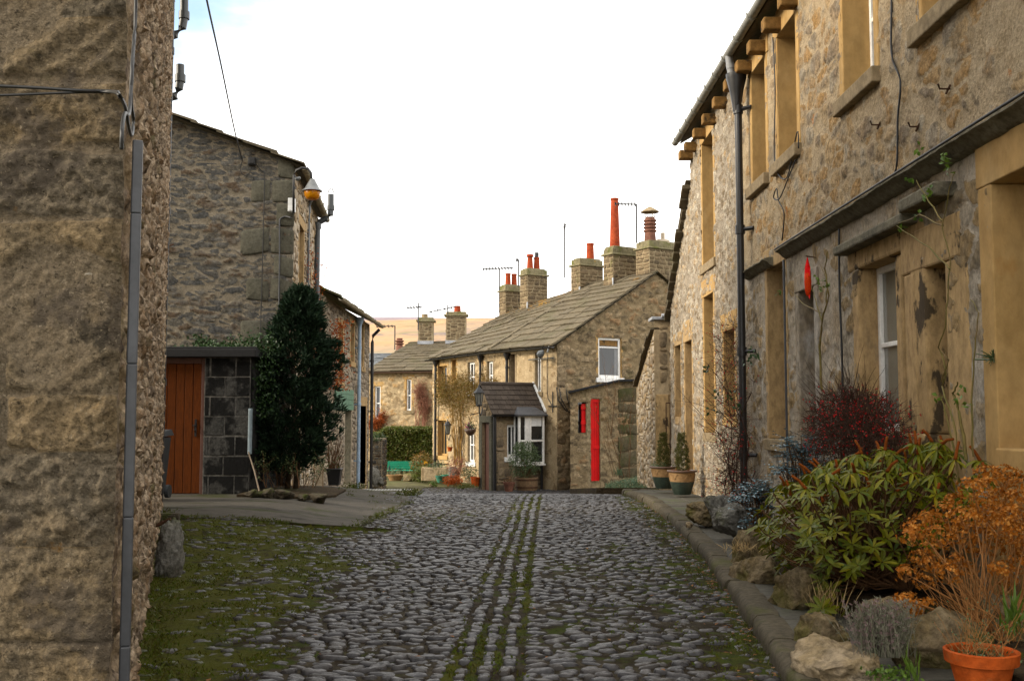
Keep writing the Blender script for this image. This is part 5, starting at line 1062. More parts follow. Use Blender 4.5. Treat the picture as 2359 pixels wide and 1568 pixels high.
ef = Fr(*f.p(KE, 0).xy, .849, .529, -1); wall(mb, ef, [(0, EZF - .03), (HALF + .2, 5.7), (2 * HALF, EZF)], -1.3)
for k in mb.w: mb.w[k].extend([.5] * (len(mb.v) - len(mb.w[k])))
add(mb, 'front_wall', [M['warm_flush']], ha, smooth=True)
for k in ('mu', 'ml'): window(ha, f, A[k], .13, 'sandstone', sur='sandstone', sw=.1, lint=.16, mull=(.33, .66), fw=.06)
window(ha, f, A['yl'], .13, 'sandstone', sur='sandstone', sw=.1, lint=.14)
for k in ('w1', 'w2', 'wl'): window(ha, f, A[k], .08, 'white', sur='sill_stone', sw=.09, lint=.14, sillm='white', bars=(.5,), mull=(.5,), fw=.07)
o = A['dr']; mb = MB(); f.box(mb, o[0], o[2], o[1] - .3, o[3], -.16, -.1); add(mb, 'door', M['white'], ha)
e0, e1 = f.p(KA + .001, EZF - .02, .22), f.p(KE + .1, EZF - .1, .22); r0, r1 = apex(KA + .001, AZ - .05), apex(KE + 1.2, 5.72)
lich2 = lambda u, v: .24 + .27 * sm((v - .55 - .25 * nz(u * 5, 3)) / .4) + .12 * nz(u * 9, v * 7)
mb = slates(e0, e1, r0, r1, (.5, .3), (.45, .85), .042, 93, lich2); b1 = f.p(KE + .2, EZF, -2 * HALF - .2); b0 = f.p(KA, EZF, -2 * HALF - .2); mb.quad(r0, r1, b1, b0); mb.w['lich'] += [.3] * 4
add(mb, 'roof', M['slate_lichen'], ha)
mb = MB(); n = 13                                          # raised stones over the party wall
for i in range(n):
    v0, v1 = i / n, (i + .92) / n; p0, p1 = f.p(KA, EZF, .24), apex(KA, AZ); a, b = p0.lerp(p1, v0), p0.lerp(p1, v1); d = V((FD[0], FD[1], 0)) * .13; u = V((0, 0, .11 + .02 * nz(i * 2.2)))
    mb.hexa([a - d, a + d, b + d, b - d, a - d + u, a + d + u, b + d + u, b - d + u])
add(mb, 'roof_coping', M['slate_lichen'], ha, bevel=.015)
gutter_of(ha, f.p(KA, EZF - .06, .27), f.p(KE + .1, EZF - .12, .27), .055, 'black', 5)
for h, px, t in ((hb, 1167, .1),): a = f.px(px, 850, t)[0]; pipe_at(h, f, a, EZF - 1.75, EZF - .38, t, .05, 'black', True, None, rings=2)
a = f.px(1106, 850, .1)[0]; pipe_at(ha, f, a, 1.2, EZF - .38, .1, .045, 'black', True, None, rings=2)
a = f.px(1003, 850, .12)[0]; pipe_at(ha, f, a, -1.1, EZF - .4, .12, .05, 'black', True, None, rings=3)
# chimneys
def chimney(h, k, w, d, zb, zt, cap='slab', pots=(), seed=1, lab=None, dz=0, off=0):
    """stack on the ridge: w across the house, d along the ridge; pots are its sub-parts"""
    c = apex(k, 0); cf = Fr(*(c + V((.849, .529, 0)) * (-w / 2 + off) - V((FD[0], FD[1], 0)) * (d / 2)).xy, .849, .529, 1)   # face towards the camera
    sf2 = Fr(*cf.p(0, 0).xy, FD[0], FD[1], -1)
    mb = MB(); zc = zt - .26
    for fr, W, s in ((cf, w, 1), (sf2, d, 2)):
        fr.box(mb, 0, W, zb, zc, -.2, 0, 0) if 0 else mb.quad(fr.p(0, zb), fr.p(W, zb), fr.p(W, zc), fr.p(0, zc), 0)
        R = random.Random(seed * 7 + s); z = zb + .02
        while z < zc - .05:
            hh = min(R.uniform(.1, .2), zc - z); a = 0
            while a < W - .02:
                ww = min(R.uniform(.16, .42), W - a); ww = W - a if W - a - ww < .1 else ww; stone(mb, fr, a + .012, a + ww - .012, z + .01, z + hh - .01, R.uniform(.012, .025), 1, .06, 9, R=R, sq=.3); a += ww
            z += hh
    b1, b2 = cf.p(0, 0, -d), cf.p(w, 0, -d); b3 = cf.p(w, 0)
    mb.quad(b1 + V((0, 0, zb)), b2 + V((0, 0, zb)), b2 + V((0, 0, zc)), b1 + V((0, 0, zc)), 0); mb.quad(b2 + V((0, 0, zb)), b3 + V((0, 0, zb)), b3 + V((0, 0, zc)), b2 + V((0, 0, zc)), 0)
    o = add(mb, 'chimney', [M['chim_mortar'], M['chim_stone']], h, smooth=True, sharp=50, label=lab)
    mb = MB(); cf.box(mb, -.07, w + .07, zc, zc + .07, -d - .07, .07)
    if cap == 'round':
        n = 7
        for i in range(n): t0, t1 = i / n, (i + 1) / n; s = .16 * (1 - sqrt(1 - t0 ** 2)) if t0 < 1 else .16; cf.box(mb, s - .02, w + .02 - s, zc + .07 + .26 * t0, zc + .07 + .26 * t1, -d + s * .5, .02 - s * .5)
    else: cf.box(mb, -.0, w, zc + .07, zt, -d, 0); cf.box(mb, .06, w - .06, zt, zt + .05, -d + .06, -.06)
    add(mb, 'chimney_cap', M['chim_cap'], o, bevel=.03)
    if 1:
        mb = MB(); zr = zb + .5; q = cf.p(0, 0, .015); cf.box(mb, -.02, .02, zb - .05, zb + .75, -.05, .02); cf.box(mb, .0, w, zb + .02 + dz, zb + .16 + dz, .0, .04); sf2.box(mb, -.02, d + .03, zb + .05, zb + .32, 0, .035); add(mb, 'flashing', M['lead'], o, bevel=.01)
    for (x, r0, r1, hgt, m, style) in pots:
        p = cf.p(x, zt + .03, -d / 2); mb = MB()
        if style == 'ring':
            pr = [(r0 * 1.02, 0), (r0, .12)]
            for i in range(4): z = .38 + i * .12; pr += [(r0 * .9, z - .05), (r0 * 1.12, z - .02), (r0 * 1.14, z + .02), (r0 * .9, z + .04)]
            pr += [(r0 * .8, .86)]
        elif style == 'cap': pr = [(r0, 0), (r1, hgt * .82), (r1 * 1.5, hgt * .84), (r1 * 1.35, hgt * .95), (r1 * 1.2, hgt)]
        else: pr = [(r0, 0), (r1 * .97, hgt - .07), (r1 * 1.1, hgt - .06), (r1 * 1.1, hgt), (r1 * .85, hgt), (r1 * .8, hgt - .1)]
        mb.lathe(p, pr, 18); add(mb, 'chimney_pot', M[m], o, smooth=True, sharp=35)
        if style == 'ring':
            mb = MB(); q = p + V((0, 0, .86))
            for i in range(4): an = i * pi / 2 + .4; mb.tube([q + V((r0 * .8 * cos(an), r0 * .8 * sin(an), -.05)), q + V((r0 * 1.1 * cos(an), r0 * 1.1 * sin(an), .2))], .015, n=5)
            mb.lathe(q + V((0, 0, .17)), [(r0 * 1.6, 0), (r0 * 1.55, .03), (r0 * .6, .15), (.03, .2)], 16); add(mb, 'cowl', M['sill_stone'], o, smooth=True, sharp=35)
        if style == 'flue': mb = MB(); mb.tube([p + V((0, 0, hgt - .1)), p + V((0, 0, hgt + .2))], r1 * .75, n=12); add(mb, 'flue', M['tv'], o, smooth=True, sharp=40)
        if style == 'dome': pass
    return o, cf
ch1, cf1 = chimney(hb, .42, 1.24, .72, AZ - .95, 7.4, 'slab', [(.34, .2, .18, .8, 'old_terra', 'ring')], 1, 'broad dark chimney at the near gable with a ringed brown pot', 0, .42)
mb = MB(); rock(mb, cf1.p(.85, 7.45, -.35), (.32, .26, .16), 5, 3, .08); mb.tube([cf1.p(.9, 7.5, -.35), cf1.p(.9, 7.8, -.35)], .07, n=10); add(mb, 'flaunching', M['flaunch'], ch1, smooth=True, sharp=50)
ch2, cf2 = chimney(hb, 1.9, 1.1, .55, AZ - .75, 7.36, 'round', [(.3, .185, .135, 1.78, 'terracotta', 'plain')], 2, 'round topped chimney with one very tall tapering red pot')
ch3, cf3 = chimney(ha, KA + .1, 1.06, .55, AZ - .85, 7.22, 'slab', [(.68, .15, .13, .62, 'terracotta', 'plain')], 3, 'square chimney on the party wall with one short red pot')
ch4, cf4 = chimney(ha, 7.55, .95, .55, 5.2, 7.28, 'slab', [(.3, .13, .1, .6, 'terracotta', 'cap'), (.62, .13, .11, .5, 'terracotta', 'flue')], 4, 'dark chimney with two red pots at the far end of the roof')
ch5, cf5 = chimney(ha, 9.3, .82, .5, 4.6, 6.82, 'slab', [(.28, .12, .105, .5, 'terracotta', 'plain'), (.58, .12, .105, .5, 'terracotta', 'plain')], 5, 'lowest chimney with two red pots behind the others')
# television aerials
def aerial(lab, px, Y, y0, y1, boom=None, n=7, stay=False):
    mb = MB(); p0, p1 = at(px, y0, Y), at(px, y1, Y); p1.x = p0.x; mb.tube([p0, p1], .03, n=6)
    if boom:
        (bx0, by0, bx1, by1) = boom; q0, q1 = at(bx0, by0, Y), at(bx1, by1, Y); mb.tube([q0, q1], .024, n=5)
        for i in range(n): c = q0.lerp(q1, (i + .3) / n); mb.tube([c + V((-.03, -.16, .03)), c + V((.03, .16, -.03))], .014, n=4); mb.tube([c + V((0, 0, -.07)), c + V((0, 0, .07))], .014, n=4)
    o = add(mb, 'aerial', M['tv'], None, loc=p0, label=lab, cat='aerial'); return o
aerial('tall aerial with a long boom beside the tallest red chimney pot', 1466, 35.5, 560, 470, (1415, 470, 1467, 471))
aerial('plain upright aerial pole left of the party wall chimney', 1300.5, 38, 640, 515, (1298, 526, 1303, 516), 2)
aerial('aerial with a long horizontal boom left of the lowest chimney', 1150, 43, 720, 618, (1111, 620, 1182, 617), 10)
aerial('short aerial mast on the left corner of the far dark chimney', 1194, 41, 660, 598, (1188, 600, 1194, 598), 2)
aerial('aerial on the left chimney of the far pale cottage', 963, 46.5, 760, 697, (937, 709, 972, 707), 5)
aerial('aerial on the right chimney of the far pale cottage', 1031, 46.5, 725, 702, (988, 719, 1050, 706), 4)
aerial('aerial pole against the moor left of the far pale cottage', 909, 49, 805, 750, (866, 752, 909, 751), 5)
# bracket lamp and wire at the eaves corner, hay rack
mb = MB(); q = g.p(-.05, EZF - .42, .12); mb.tube([f.p(.05, EZF - .42, .1), f.p(1.5, EZF - .42, .1)], .02, n=6); mb.tube([f.p(.1, EZF + .05, .2), f.p(.1, EZF - .25, .3)], .03, n=6); rock(mb, f.p(.35, EZF - .3, .4), (.13, .13, .17), 3, 2, .03); add(mb, 'bracket_lamp', M['soil_pipe'], None, loc=q, label='small grey lamp on an iron bar at the near eaves corner', cat='lamp')
q = g.p(*g.px(1303, 925), 0); mb = MB()
for a in (-.25, 0, .25): mb.tube([q + V((a * .85, a * .53, .45)), q + V((a * .85 + .05, a * .53 - .1, .1)), q + V((a * .4 + .15, a * .25 - .05, -.28))], .014, n=5)
mb.tube([q + V((-.3, -.18, .45)), q + V((.3, .18, .45))], .018, n=5); mb.tube([q + V((-.3, -.18, .45)), q + V((-.25, -.2, .05)), q + V((0, -.1, -.28)), q + V((.3, .1, -.4))], .018, n=5); add(mb, 'hay_rack', M['iron'], None, loc=q, label='black iron rack on the gable left of the red shutter', cat='rack')
cable('cable', 'thin dark cable down the pale front wall right of the porch roof', [f.p(*f.px(x, y), .03) for x, y in ((1262, 815), (1262, 905), (1268, 925), (1276, 938))], .012)
mb = MB(); q = f.p(*f.px(1275, 935), .04); mb.tube([q + V((0, 0, .45)), q + V((0, 0, -.2))], .018, n=5); mb.tube([q + V((.12, -.2, 0)), q + V((-.12, .2, 0))], .018, n=5); add(mb, 'wall_tie', M['iron'], None, loc=q, label='iron cross tie on the wall corner right of the porch', cat='tie')
# ---- porch
po = thing('porch', 'small stone porch with dark tiled roof and white bay window', 'porch', tuple(f.p(.8, gz(0, 32), 1)))
S0, S1, T1 = .77, 1.5, 1.95; pfz = BZ + .02; pe = 1.62; prz = 2.42
pf_ = Fr(*f.p(S0, 0, 0).xy, f.n[0], f.n[1], -1); 
if pf_.n[1] > 0: pf_.n = (-pf_.n[0], -pf_.n[1])            # side wall facing the camera, a = distance out from the front wall
pd = Fr(*f.p(S0, 0, T1).xy, FD[0], FD[1], -1)               # door wall
pw = pf_.rect(1168, 978, 1193, 1052); pw = (pw[0], pw[1], pw[2], pw[3])
mb = MB(); prof = [(0, pe), (T1, pe)]; wall(mb, pf_, prof, pfz - .2, [pw], .12)
rubble(mb, pf_, 0, T1, pfz, pe, okf(prof, -2, pad([pw], .05, .05, .05)), cell=.1, wr=(2, 5), hr=(1, 3), gap=.012, relief=(.01, .025), seed=95, n=9)
do = (.14, pfz - .2, .58, 1.25, .15); prof = [(0, pe), (.55, prz), (.73, 2.1)]; wall(mb, pd, prof, pfz - .2, [do], .15)
rubble(mb, pd, 0, .73, pfz, prz, okf(prof, -2, pad([do], .05, .05, .12)), cell=.08, wr=(1, 3), hr=(1, 4), gap=.012, relief=(.01, .02), seed=96, n=8)
bk = Fr(*f.p(S1, 0, 0).xy, f.n[0], f.n[1], 1); wall(mb, bk, [(0, 2.0), (T1, 2.0)], pfz - .2)
add(mb, 'wall', [M['gable_mortar'], M['porch_stone']], po, smooth=True, sharp=55)
window(po, pf_, pw, .06, 'white', sur=None, fw=.07, mull=(.5,), sillm='white')
mb = MB(); pd.box(mb, do[0], do[2], do[1], do[3], -.15, -.1); add(mb, 'door', M['brown_wood'], po)
mb = MB(); pd.box(mb, do[0] - .15, do[0] - .001, pfz - .2, do[3], -.12, .02); pd.box(mb, do[2] + .001, do[2] + .2, pfz - .2, do[3], -.12, .02); pd.box(mb, do[0] - .15, do[2] + .18, do[3] + .001, do[3] + .22, -.12, .025); add(mb, 'door_surround', M['quoin_dark'], po, bevel=.02)
def tiles(E0, E1, R0, R1, rows, cols, seed):
    mb = MB(); R = random.Random(seed); P = lambda u, v: (E0.lerp(E1, u)).lerp(R0.lerp(R1, u), v); nrm = (E1 - E0).cross(R0 - E0).normalized(); nrm = -nrm if nrm.z < 0 else nrm
    for r in range(rows):
        v0, v1 = r / rows - .03, min(1, (r + 1.15) / rows)
        for c in range(cols + 1):
            o = .5 if r % 2 else 0; a, b = max(0, (c - o) / cols), min(1, (c + 1 - o) / cols)
            if b - a < .01: continue
            q = [P(a + .002, v0), P(b - .002, v0), P(b - .002, v1), P(a + .002, v1)]; l = nrm * (.03 + R.uniform(-.004, .004)); h = nrm * .022
            mb.hexa([q[0] + l, q[1] + l, q[2], q[3], q[0] + l + h, q[1] + l + h, q[2] + h, q[3] + h])
    return mb
E0, E1, R0, R1 = f.p(S0 - .16, pe - .1, .0), f.p(S0 - .16, pe - .1, T1 + .1), f.p(S0 + .55, prz + .03, .0), f.p(S0 + .55, prz + .03, T1 + .1)
mb = tiles(E0, E1, R0, R1, 6, 9, 4); q0, q1 = f.p(S1 + .05, 2.05, 0), f.p(S1 + .05, 2.05, T1 + .1); mb2 = tiles(q1, q0, R1, R0, 6, 9, 5); mb.add(mb2.v, mb2.f)
mb.tube([R0 + V((0, 0, .03)), R1 + V((0, 0, .03))], .07, n=8); add(mb, 'roof', M['porch_tile'], po)
mb = MB(); d = f.p(S0 - .22, 0, 0) - f.p(S0, 0, 0); mb.hexa([E0 + V((0, 0, .03)), E0 + (E1 - E0).normalized() * .07 + V((0, 0, .03)), R0 + (E1 - E0).normalized() * .07 + V((0, 0, .03)), R0 + V((0, 0, .03)), E0 + V((0, 0, .13)), E0 + (E1 - E0).normalized() * .07 + V((0, 0, .13)), R0 + (E1 - E0).normalized() * .07 + V((0, 0, .13)), R0 + V((0, 0, .13))]); add(mb, 'flashing', M['white_pvc'], po)
gutter_of(po, f.p(S0 - .2, pe - .12, .0), f.p(S0 - .2, pe - .12, T1 + .1), .05, 'black')
a = T1 - .06; mb = MB(); mb.tube([pf_.p(a, pfz - .1, .09), pf_.p(a, pe - .1, .09)], .055, n=10); add(mb, 'downpipe', M['black'], po, smooth=True, sharp=40)
# bay window: white three sided box
b0, b1 = pf_.px(1251, 1000, .3)[0], pf_.px(1196, 1000, .3)[0]; bz0, bz1 = pf_.px(1220, 1068, .3)[1], pf_.px(1220, 955, .3)[1]; mb = MB(); bt = .32
for a in (b0, (b0 * .45 + b1 * .55), b1): pf_.box(mb, a - .035, a + .035, bz0, bz1, bt - .07, bt)
for z in (bz0, bz0 + (bz1 - bz0) * .45, bz1 - .06): pf_.box(mb, b0 + .035, b1 - .035, z, z + .06, bt - .06, bt - .003)
for a in (b0, b1): pf_.box(mb, a - .03, a + .03, bz0, bz1, 0, .06); pf_.box(mb, a - .03, a + .03, bz0, bz0 + .06, .06, bt - .07); pf_.box(mb, a - .03, a + .03, bz1 - .06, bz1, .06, bt - .07)
m_ = (b0 * .45 + b1 * .55); pf_.box(mb, m_ + .035, m_ + .2, bz0 + .06, bz1 - .06, bt - .055, bt - .01)
bw = add(mb, 'bay_window', M['white'], po, bevel=.008)
mb = MB(); mb.quad(pf_.p(b0, bz0, bt - .04), pf_.p(b1, bz0, bt - .04), pf_.p(b1, bz1, bt - .04), pf_.p(b0, bz1, bt - .04)); mb.quad(pf_.p(b1, bz0, .02), pf_.p(b1, bz0, bt - .04), pf_.p(b1, bz1, bt - .04), pf_.p(b1, bz1, .02)); mb.quad(pf_.p(b0, bz0, .02), pf_.p(b0, bz0, bt - .04), pf_.p(b0, bz1, bt - .04), pf_.p(b0, bz1, .02)); add(mb, 'pane', M['glass'], bw)
mb = MB(); pf_.box(mb, b0 + .06, m_ - .05, bz1 - .36, bz1 - .07, bt - .0375, bt - .035); add(mb, 'blind', M['white_pvc'], bw)
mb = MB(); pf_.box(mb, b0 - .05, b1 + .05, bz0 - .06, bz0 - .002, 0, bt + .05); add(mb, 'sill', M['white'], bw, bevel=.01)
mb = MB(); z = bz1 + .01; P = [pf_.p(b0 - .1, z, 0), pf_.p(b1 + .14, z, 0), pf_.p(b1 + .14, z, bt + .12), pf_.p(b0 - .1, z, bt + .12)]; T = [pf_.p(b0 + .15, z + .26, 0), pf_.p(b1 - .1, z + .26, 0)]
mb.add(P + T, [(0, 1, 2, 3), (3, 2, 5, 4), (0, 3, 4), (2, 1, 5), (0, 4, 5, 1)]); pf_.box(mb, b0 - .1, b1 + .14, z - .05, z - .002, 0, bt + .12); add(mb, 'bay_roof', M['lead_dark'], bw, bevel=.006)
mb = MB(); mb.tube([pf_.p(b0 - .06, pfz - .1, .12), pf_.p(b0 - .06, bz1, .12)], .045, n=10); add(mb, 'downpipe', M['black'], po, smooth=True, sharp=40)
# ---- red-door outhouse in front of the gable
oh = thing('outhouse', 'lean-to stone outhouse with a bright red door and red shutter', 'outhouse', (1.7, 30.8, gz(1.7, 30.8)))
fo = Fr(atx(1312.5, 30.8), 30.8, .849, .3, 1); za, zb_ = fo.px(1312, 904)[1], fo.px(1420, 880)[1]; aw = fo.px(1421, 1000)[0]; a2 = fo.px(1474, 1000)[0]
dr = fo.rect(1359, 917, 1381.5, 1108); wn = fo.rect(1329, 925, 1351, 998); ops = [dr, wn]; prof = [(0, za), (aw, zb_), (a2, zb_ + .03)]
mb = MB(); oprof = prof; flush_wall(mb, fo, 0, a2, -.95, zb_ + .1, ops, lambda a: lerp(oprof, a) + .03, .05, 3.4, 6, .035, 97, 0, .8); reveals(mb, fo, [tuple(o[:4]) + (.18,) for o in ops])
rubble(mb, fo, aw + .02, a2, -.7, zb_ - .02, okf(prof, -2, [], .05), cell=.16, wr=(4, 7), hr=(2, 3), gap=.01, relief=(.035, .05), seed=98, n=14, mi=2, sq=.2, rough=.04, soft=-.3)
ls = Fr(*fo.p(0, 0).xy, .13, 1, -1); wall(mb, ls, [(0, za), (2.6, za)], -.95); ls2 = Fr(*fo.p(a2, 0).xy, .13, 1, 1); wall(mb, ls2, [(0, zb_), (2.6, zb_)], -.95)
for k in mb.w: mb.w[k].extend([.4] * (len(mb.v) - len(mb.w[k])))
add(mb, 'wall', [M['gable_flush'], M['gable_stone'], M['outhouse_dark']], oh, smooth=True, sharp=55)
mb = MB(); q = V((.13, 1, 0)) * 2.6; u = V((0, 0, .07)); fr_ = V((fo.n[0], fo.n[1], 0)) * .16; A0, A1, A2 = fo.p(-.12, za - .03), fo.p(aw, zb_ + .01), fo.p(a2 + .05, zb_ + .04)
for p0, p1 in ((A0, A1), (A1, A2)): mb.hexa([p0 + fr_, p1 + fr_, p1 + q, p0 + q, p0 + fr_ + u, p1 + fr_ + u, p1 + q + u, p0 + q + u])
add(mb, 'roof', M['shed_roof'], oh, bevel=.01)
mb = MB(); n = 4
for i in range(n): w = (dr[2] - dr[0]) / n; fo.box(mb, dr[0] + w * i + .003, dr[0] + w * (i + 1) - .003, dr[1], dr[3] - .001, -.1, -.045 + .004 * (i % 2))
fo.box(mb, dr[0], dr[0] + .1, dr[1], dr[3], -.044, -.02); fo.box(mb, dr[0] + .1, dr[2], dr[3] - .12, dr[3], -.038, -.02); fo.box(mb, dr[0] + .1, dr[2], dr[1] + .95, dr[1] + 1.05, -.038, -.025); add(mb, 'door', M['red_paint'], oh, bevel=.004)
mb = MB(); m = wn[0] + (wn[2] - wn[0]) * .55; fo.box(mb, m, wn[2] - .01, wn[1] + .03, wn[3] - .06, -.12, -.06)
for z in (.28, .75): fo.box(mb, m - .03, wn[2] - .005, wn[1] + (wn[3] - wn[1]) * z, wn[1] + (wn[3] - wn[1]) * z + .1, -.06, -.03)
add(mb, 'shutter', M['red_paint'], oh, bevel=.004)
mb = MB(); mb.quad(fo.p(wn[0], wn[1], -.17), fo.p(wn[2], wn[1], -.17), fo.p(wn[2], wn[3], -.17), fo.p(wn[0], wn[3], -.17)); add(mb, 'pane', M['glass'], oh)
mb = MB(); fo.box(mb, dr[0] - .12, dr[0] - .002, dr[1] - .3, dr[3], -.2, .012); fo.box(mb, dr[2] + .002, dr[2] + .12, dr[1] - .3, dr[3], -.2, .012); fo.box(mb, dr[0] - .14, dr[2] + .14, dr[3] + .002, dr[3] + .14, -.2, .014); add(mb, 'door_surround', M['sill_stone'], oh, bevel=.01)
# ---- pale cottage at the end of the lane
sh = thing('pale_cottage', 'pale rubble cottage closing the lane behind the clipped hedge', 'cottage', (-5, 47, gz(-5, 47)))
X0 = atx(996, 46); fsn = Fr(X0, 46, -.94, .34, -1); 
if fsn.n[1] > 0: fsn.n = (-fsn.n[0], -fsn.n[1])
ez = fsn.px(940, 854)[1]; w1 = fsn.rect(936, 873, 947, 945); w2 = fsn.rect(863, 889, 876, 965); ops = [w1, w2]; prof = [(-1.5, ez), (4.2, ez)]
mb = MB(); flush_wall(mb, fsn, -1.5, 4.2, -1.4, ez, G(ops, .03), lambda a: 9, .055, 3.4, 5.4, .04, 101, 0, 1.1); reveals(mb, fsn, [tuple(o[:4]) + (.24,) for o in G(ops, .03)])
add(mb, 'front_wall', [M['warm_flush']], sh, smooth=True)
for o in ops: window(sh, fsn, o, .06, 'white', sur='sandstone', sw=.13, lint=.2, bars=(.48,), fw=.055, sillm='sill_stone')
nv = V((fsn.n[0], fsn.n[1], 0)); e0, e1 = fsn.p(-1.6, ez - .03, .2), fsn.p(3.25, ez - .03, .2); D = 4.6; rz = at(953, 787, 51).z; r0, r1 = fsn.p(-1.6, rz, -D), fsn.p(3.25, rz, -D)
mb = slates(e0, e1, r0, r1, (.5, .35), (.5, .9), .035, 111); add(mb, 'roof', M['slate'], sh)
mb = MB(); lf_ = Fr(*fsn.p(3.2, 0).xy, -fsn.n[0], -fsn.n[1], 1); wall(mb, lf_, [(0, ez), (D, rz), (2 * D, ez)], -1.4); mb.quad(r0, r1, fsn.p(3.2, ez, -2 * D), fsn.p(-1.6, ez, -2 * D)); add(mb, 'rear_wall', M['far_mortar'], sh)
gutter_of(sh, fsn.p(-1.6, ez - .05, .26), fsn.p(3.3, ez - .05, .26), .06, 'glaze_rim')
def stack(h, x0, x1, Y, y0, y1, lab, pot=None):
    mb = MB(); p = at(x0, y1, Y); q = at(x1, y1, Y); zt = at(x0, y0, Y).z; W = (q - p).length; fr = Fr(p.x, Y, 1, .0, 1); d = .6; zb = p.z - .8
    sd = Fr(p.x, Y, 0, 1, -1); sd.n = (-1, 0)
    for f_, ww, s in ((fr, W, 1), (sd, d, 2)):
        mb.quad(f_.p(0, zb), f_.p(ww, zb), f_.p(ww, zt), f_.p(0, zt), 0); rubble(mb, f_, .02, ww, zb, zt - .02, lambda a, z: True, cell=.09, wr=(2, 5), hr=(1, 2), gap=.012, relief=(.01, .02), seed=s + 5, n=8)
    mb.quad(fr.p(W, zb), fr.p(W, zb, -d), fr.p(W, zt, -d), fr.p(W, zt)); o = add(mb, 'chimney', [M['chim_mortar'], M['chim_stone']], h, smooth=True, sharp=55, label=lab)
    mb = MB(); fr.box(mb, -.1, W + .1, zt, zt + .1, -d - .1, .1); fr.box(mb, 0, W, zt + .1, zt + .22, -d, 0); add(mb, 'chimney_cap', M['chim_cap'], o, bevel=.02)
    if pot: mb = MB(); mb.lathe(fr.p(W * pot[0], zt + .2, -d / 2), [(pot[1], 0), (pot[1] * .9, pot[2]), (pot[1] * 1.05, pot[2]), (pot[1] * .7, pot[2])], 14); add(mb, 'chimney_pot', M[pot[3]], o, smooth=True, sharp=35)
    mb = MB(); fr.box(mb, -.03, W + .02, p.z - .2, p.z - .04, 0, .03); sd.box(mb, 0, d, p.z - .2, p.z + .02, 0, .03); add(mb, 'flashing', M['lead'], o)
stack(sh, 963, 997, 50.4, 741, 783, 'left chimney of the pale cottage, with a stub of pot', (.4, .16, .2, 'sill_stone')); stack(sh, 1027, 1073, 50.0, 728, 782, 'right chimney of the pale cottage, with one red pot', (.55, .17, .32, 'terracotta'))
# ---- slate roofed house beyond
bh = thing('slate_roofed_house', 'house beyond the pale cottage showing only its grey slate roof', 'house', (-9, 62, gz(-9, 62)))
z0, z1 = at(860, 850, 62).z, at(860, 820, 64).z; mb = MB(); mb.box((-9.5, 66.6, (z0 - 3) / 2), (9, 5, z0 + 3)); add(mb, 'wall', M['far_mortar'], bh)
mb = slates((-14.2, 63.8, z0), (-4.8, 63.8, z0), (-14.2, 66.6, z1 + .3), (-4.8, 66.6, z1 + .3), (.4, .3), (.4, .6), .03, 5); mb.quad((-14.2, 66.6, z1 + .3), (-4.8, 66.6, z1 + .3), (-4.8, 69.4, z0), (-14.2, 69.4, z0)); mb.w['lich'] += [.3] * 4; add(mb, 'roof', M['soil_pipe'], bh)
c = at(920, 806, 66.6); c.z = z1 + .2; zt_ = at(920, 779, 66.6).z - c.z; mb = MB(); mb.lathe(c, [(.25, 0), (.22, zt_ * .55), (.18, zt_ * .6), (.29, zt_ * .66), (.29, zt_ * .7), (.18, zt_ * .74), (.29, zt_ * .82), (.29, zt_ * .86), (.18, zt_ * .9), (.2, zt_)], 14); add(mb, 'chimney_pot', M['old_terra'], bh, smooth=True, sharp=35)
# ---------------------------------------------------------------- plants and garden things
def rdir(R, up=0): 
    while 1:
        d = V((R.uniform(-1, 1), R.uniform(-1, 1), R.uniform(-1, 1)))
        if .1 < d.length < 1: d.normalize(); d.z += up; return d.normalized()
def limb(mb, R, p, d, L, r, segs=6, wob=.25, g=0, n=5, end=.35, mi=0):
    """a bending twig; returns its points"""
    p = V(p); d = V(d).normalized(); q = [p.copy()]
    for i in range(segs):
        d = (d + rdir(R) * wob + V((0, 0, g))).normalized(); p = p + d * (L / segs); q.append(p.copy())
    mb.tube(q, r, r * end, n, mi, cap=False); return q
def spread(mb, R, p, d, L, r, depth, kids=4, wob=.25, g=0, n=5, tips=None, ang=.9):
    q = limb(mb, R, p, d, L, r, 5, wob, g, n)
    if tips is not None: tips.extend(q[2:] if depth == 0 else q[4:])
    if depth:
        for k in range(kids):
            i = R.randint(2, 5); dd = (q[i] - q[i - 1]).normalized()
            spread(mb, R, q[i], dd + rdir(R) * ang, L * R.uniform(.45, .75), r * .55, depth - 1, kids, wob, g, max(3, n - 1), tips, ang)
# --- dark conifer
cb = V((atx(668, 17.9), 17.9, gz(-3.8, 17.9) + .1))
ct = thing('conifer_tree', 'dense dark blue green conifer beside the shed', 'tree', cb)
R = random.Random(17); mb = MB()
for dx, dy, l in ((-.03, 0, .1), (.1, .05, -.08)): mb.tube([cb + V((dx, dy, -.1)), cb + V((dx + .04, dy, .5)), cb + V((dx + l, dy, 1.4)), cb + V((dx * .5, dy, 2.6))], .05, .02, 8)
for k in range(26): z = R.uniform(.5, 2.8); a = R.uniform(0, 6.3); limb(mb, R, cb + V((0, 0, z)), (cos(a), sin(a), .7), R.uniform(.3, .6), .014, 5, .15, .05, 4)
add(mb, 'trunk', M['bark'], ct, smooth=True)
mb = MB(); zt = at(690, 668, 17.9).z - cb.z
def conr(t): return .99 * lerp([(0, .42), (.06, .56), (.18, .74), (.33, .8), (.5, .72), (.68, .6), (.82, .46), (.93, .3), (1, .05)], t)
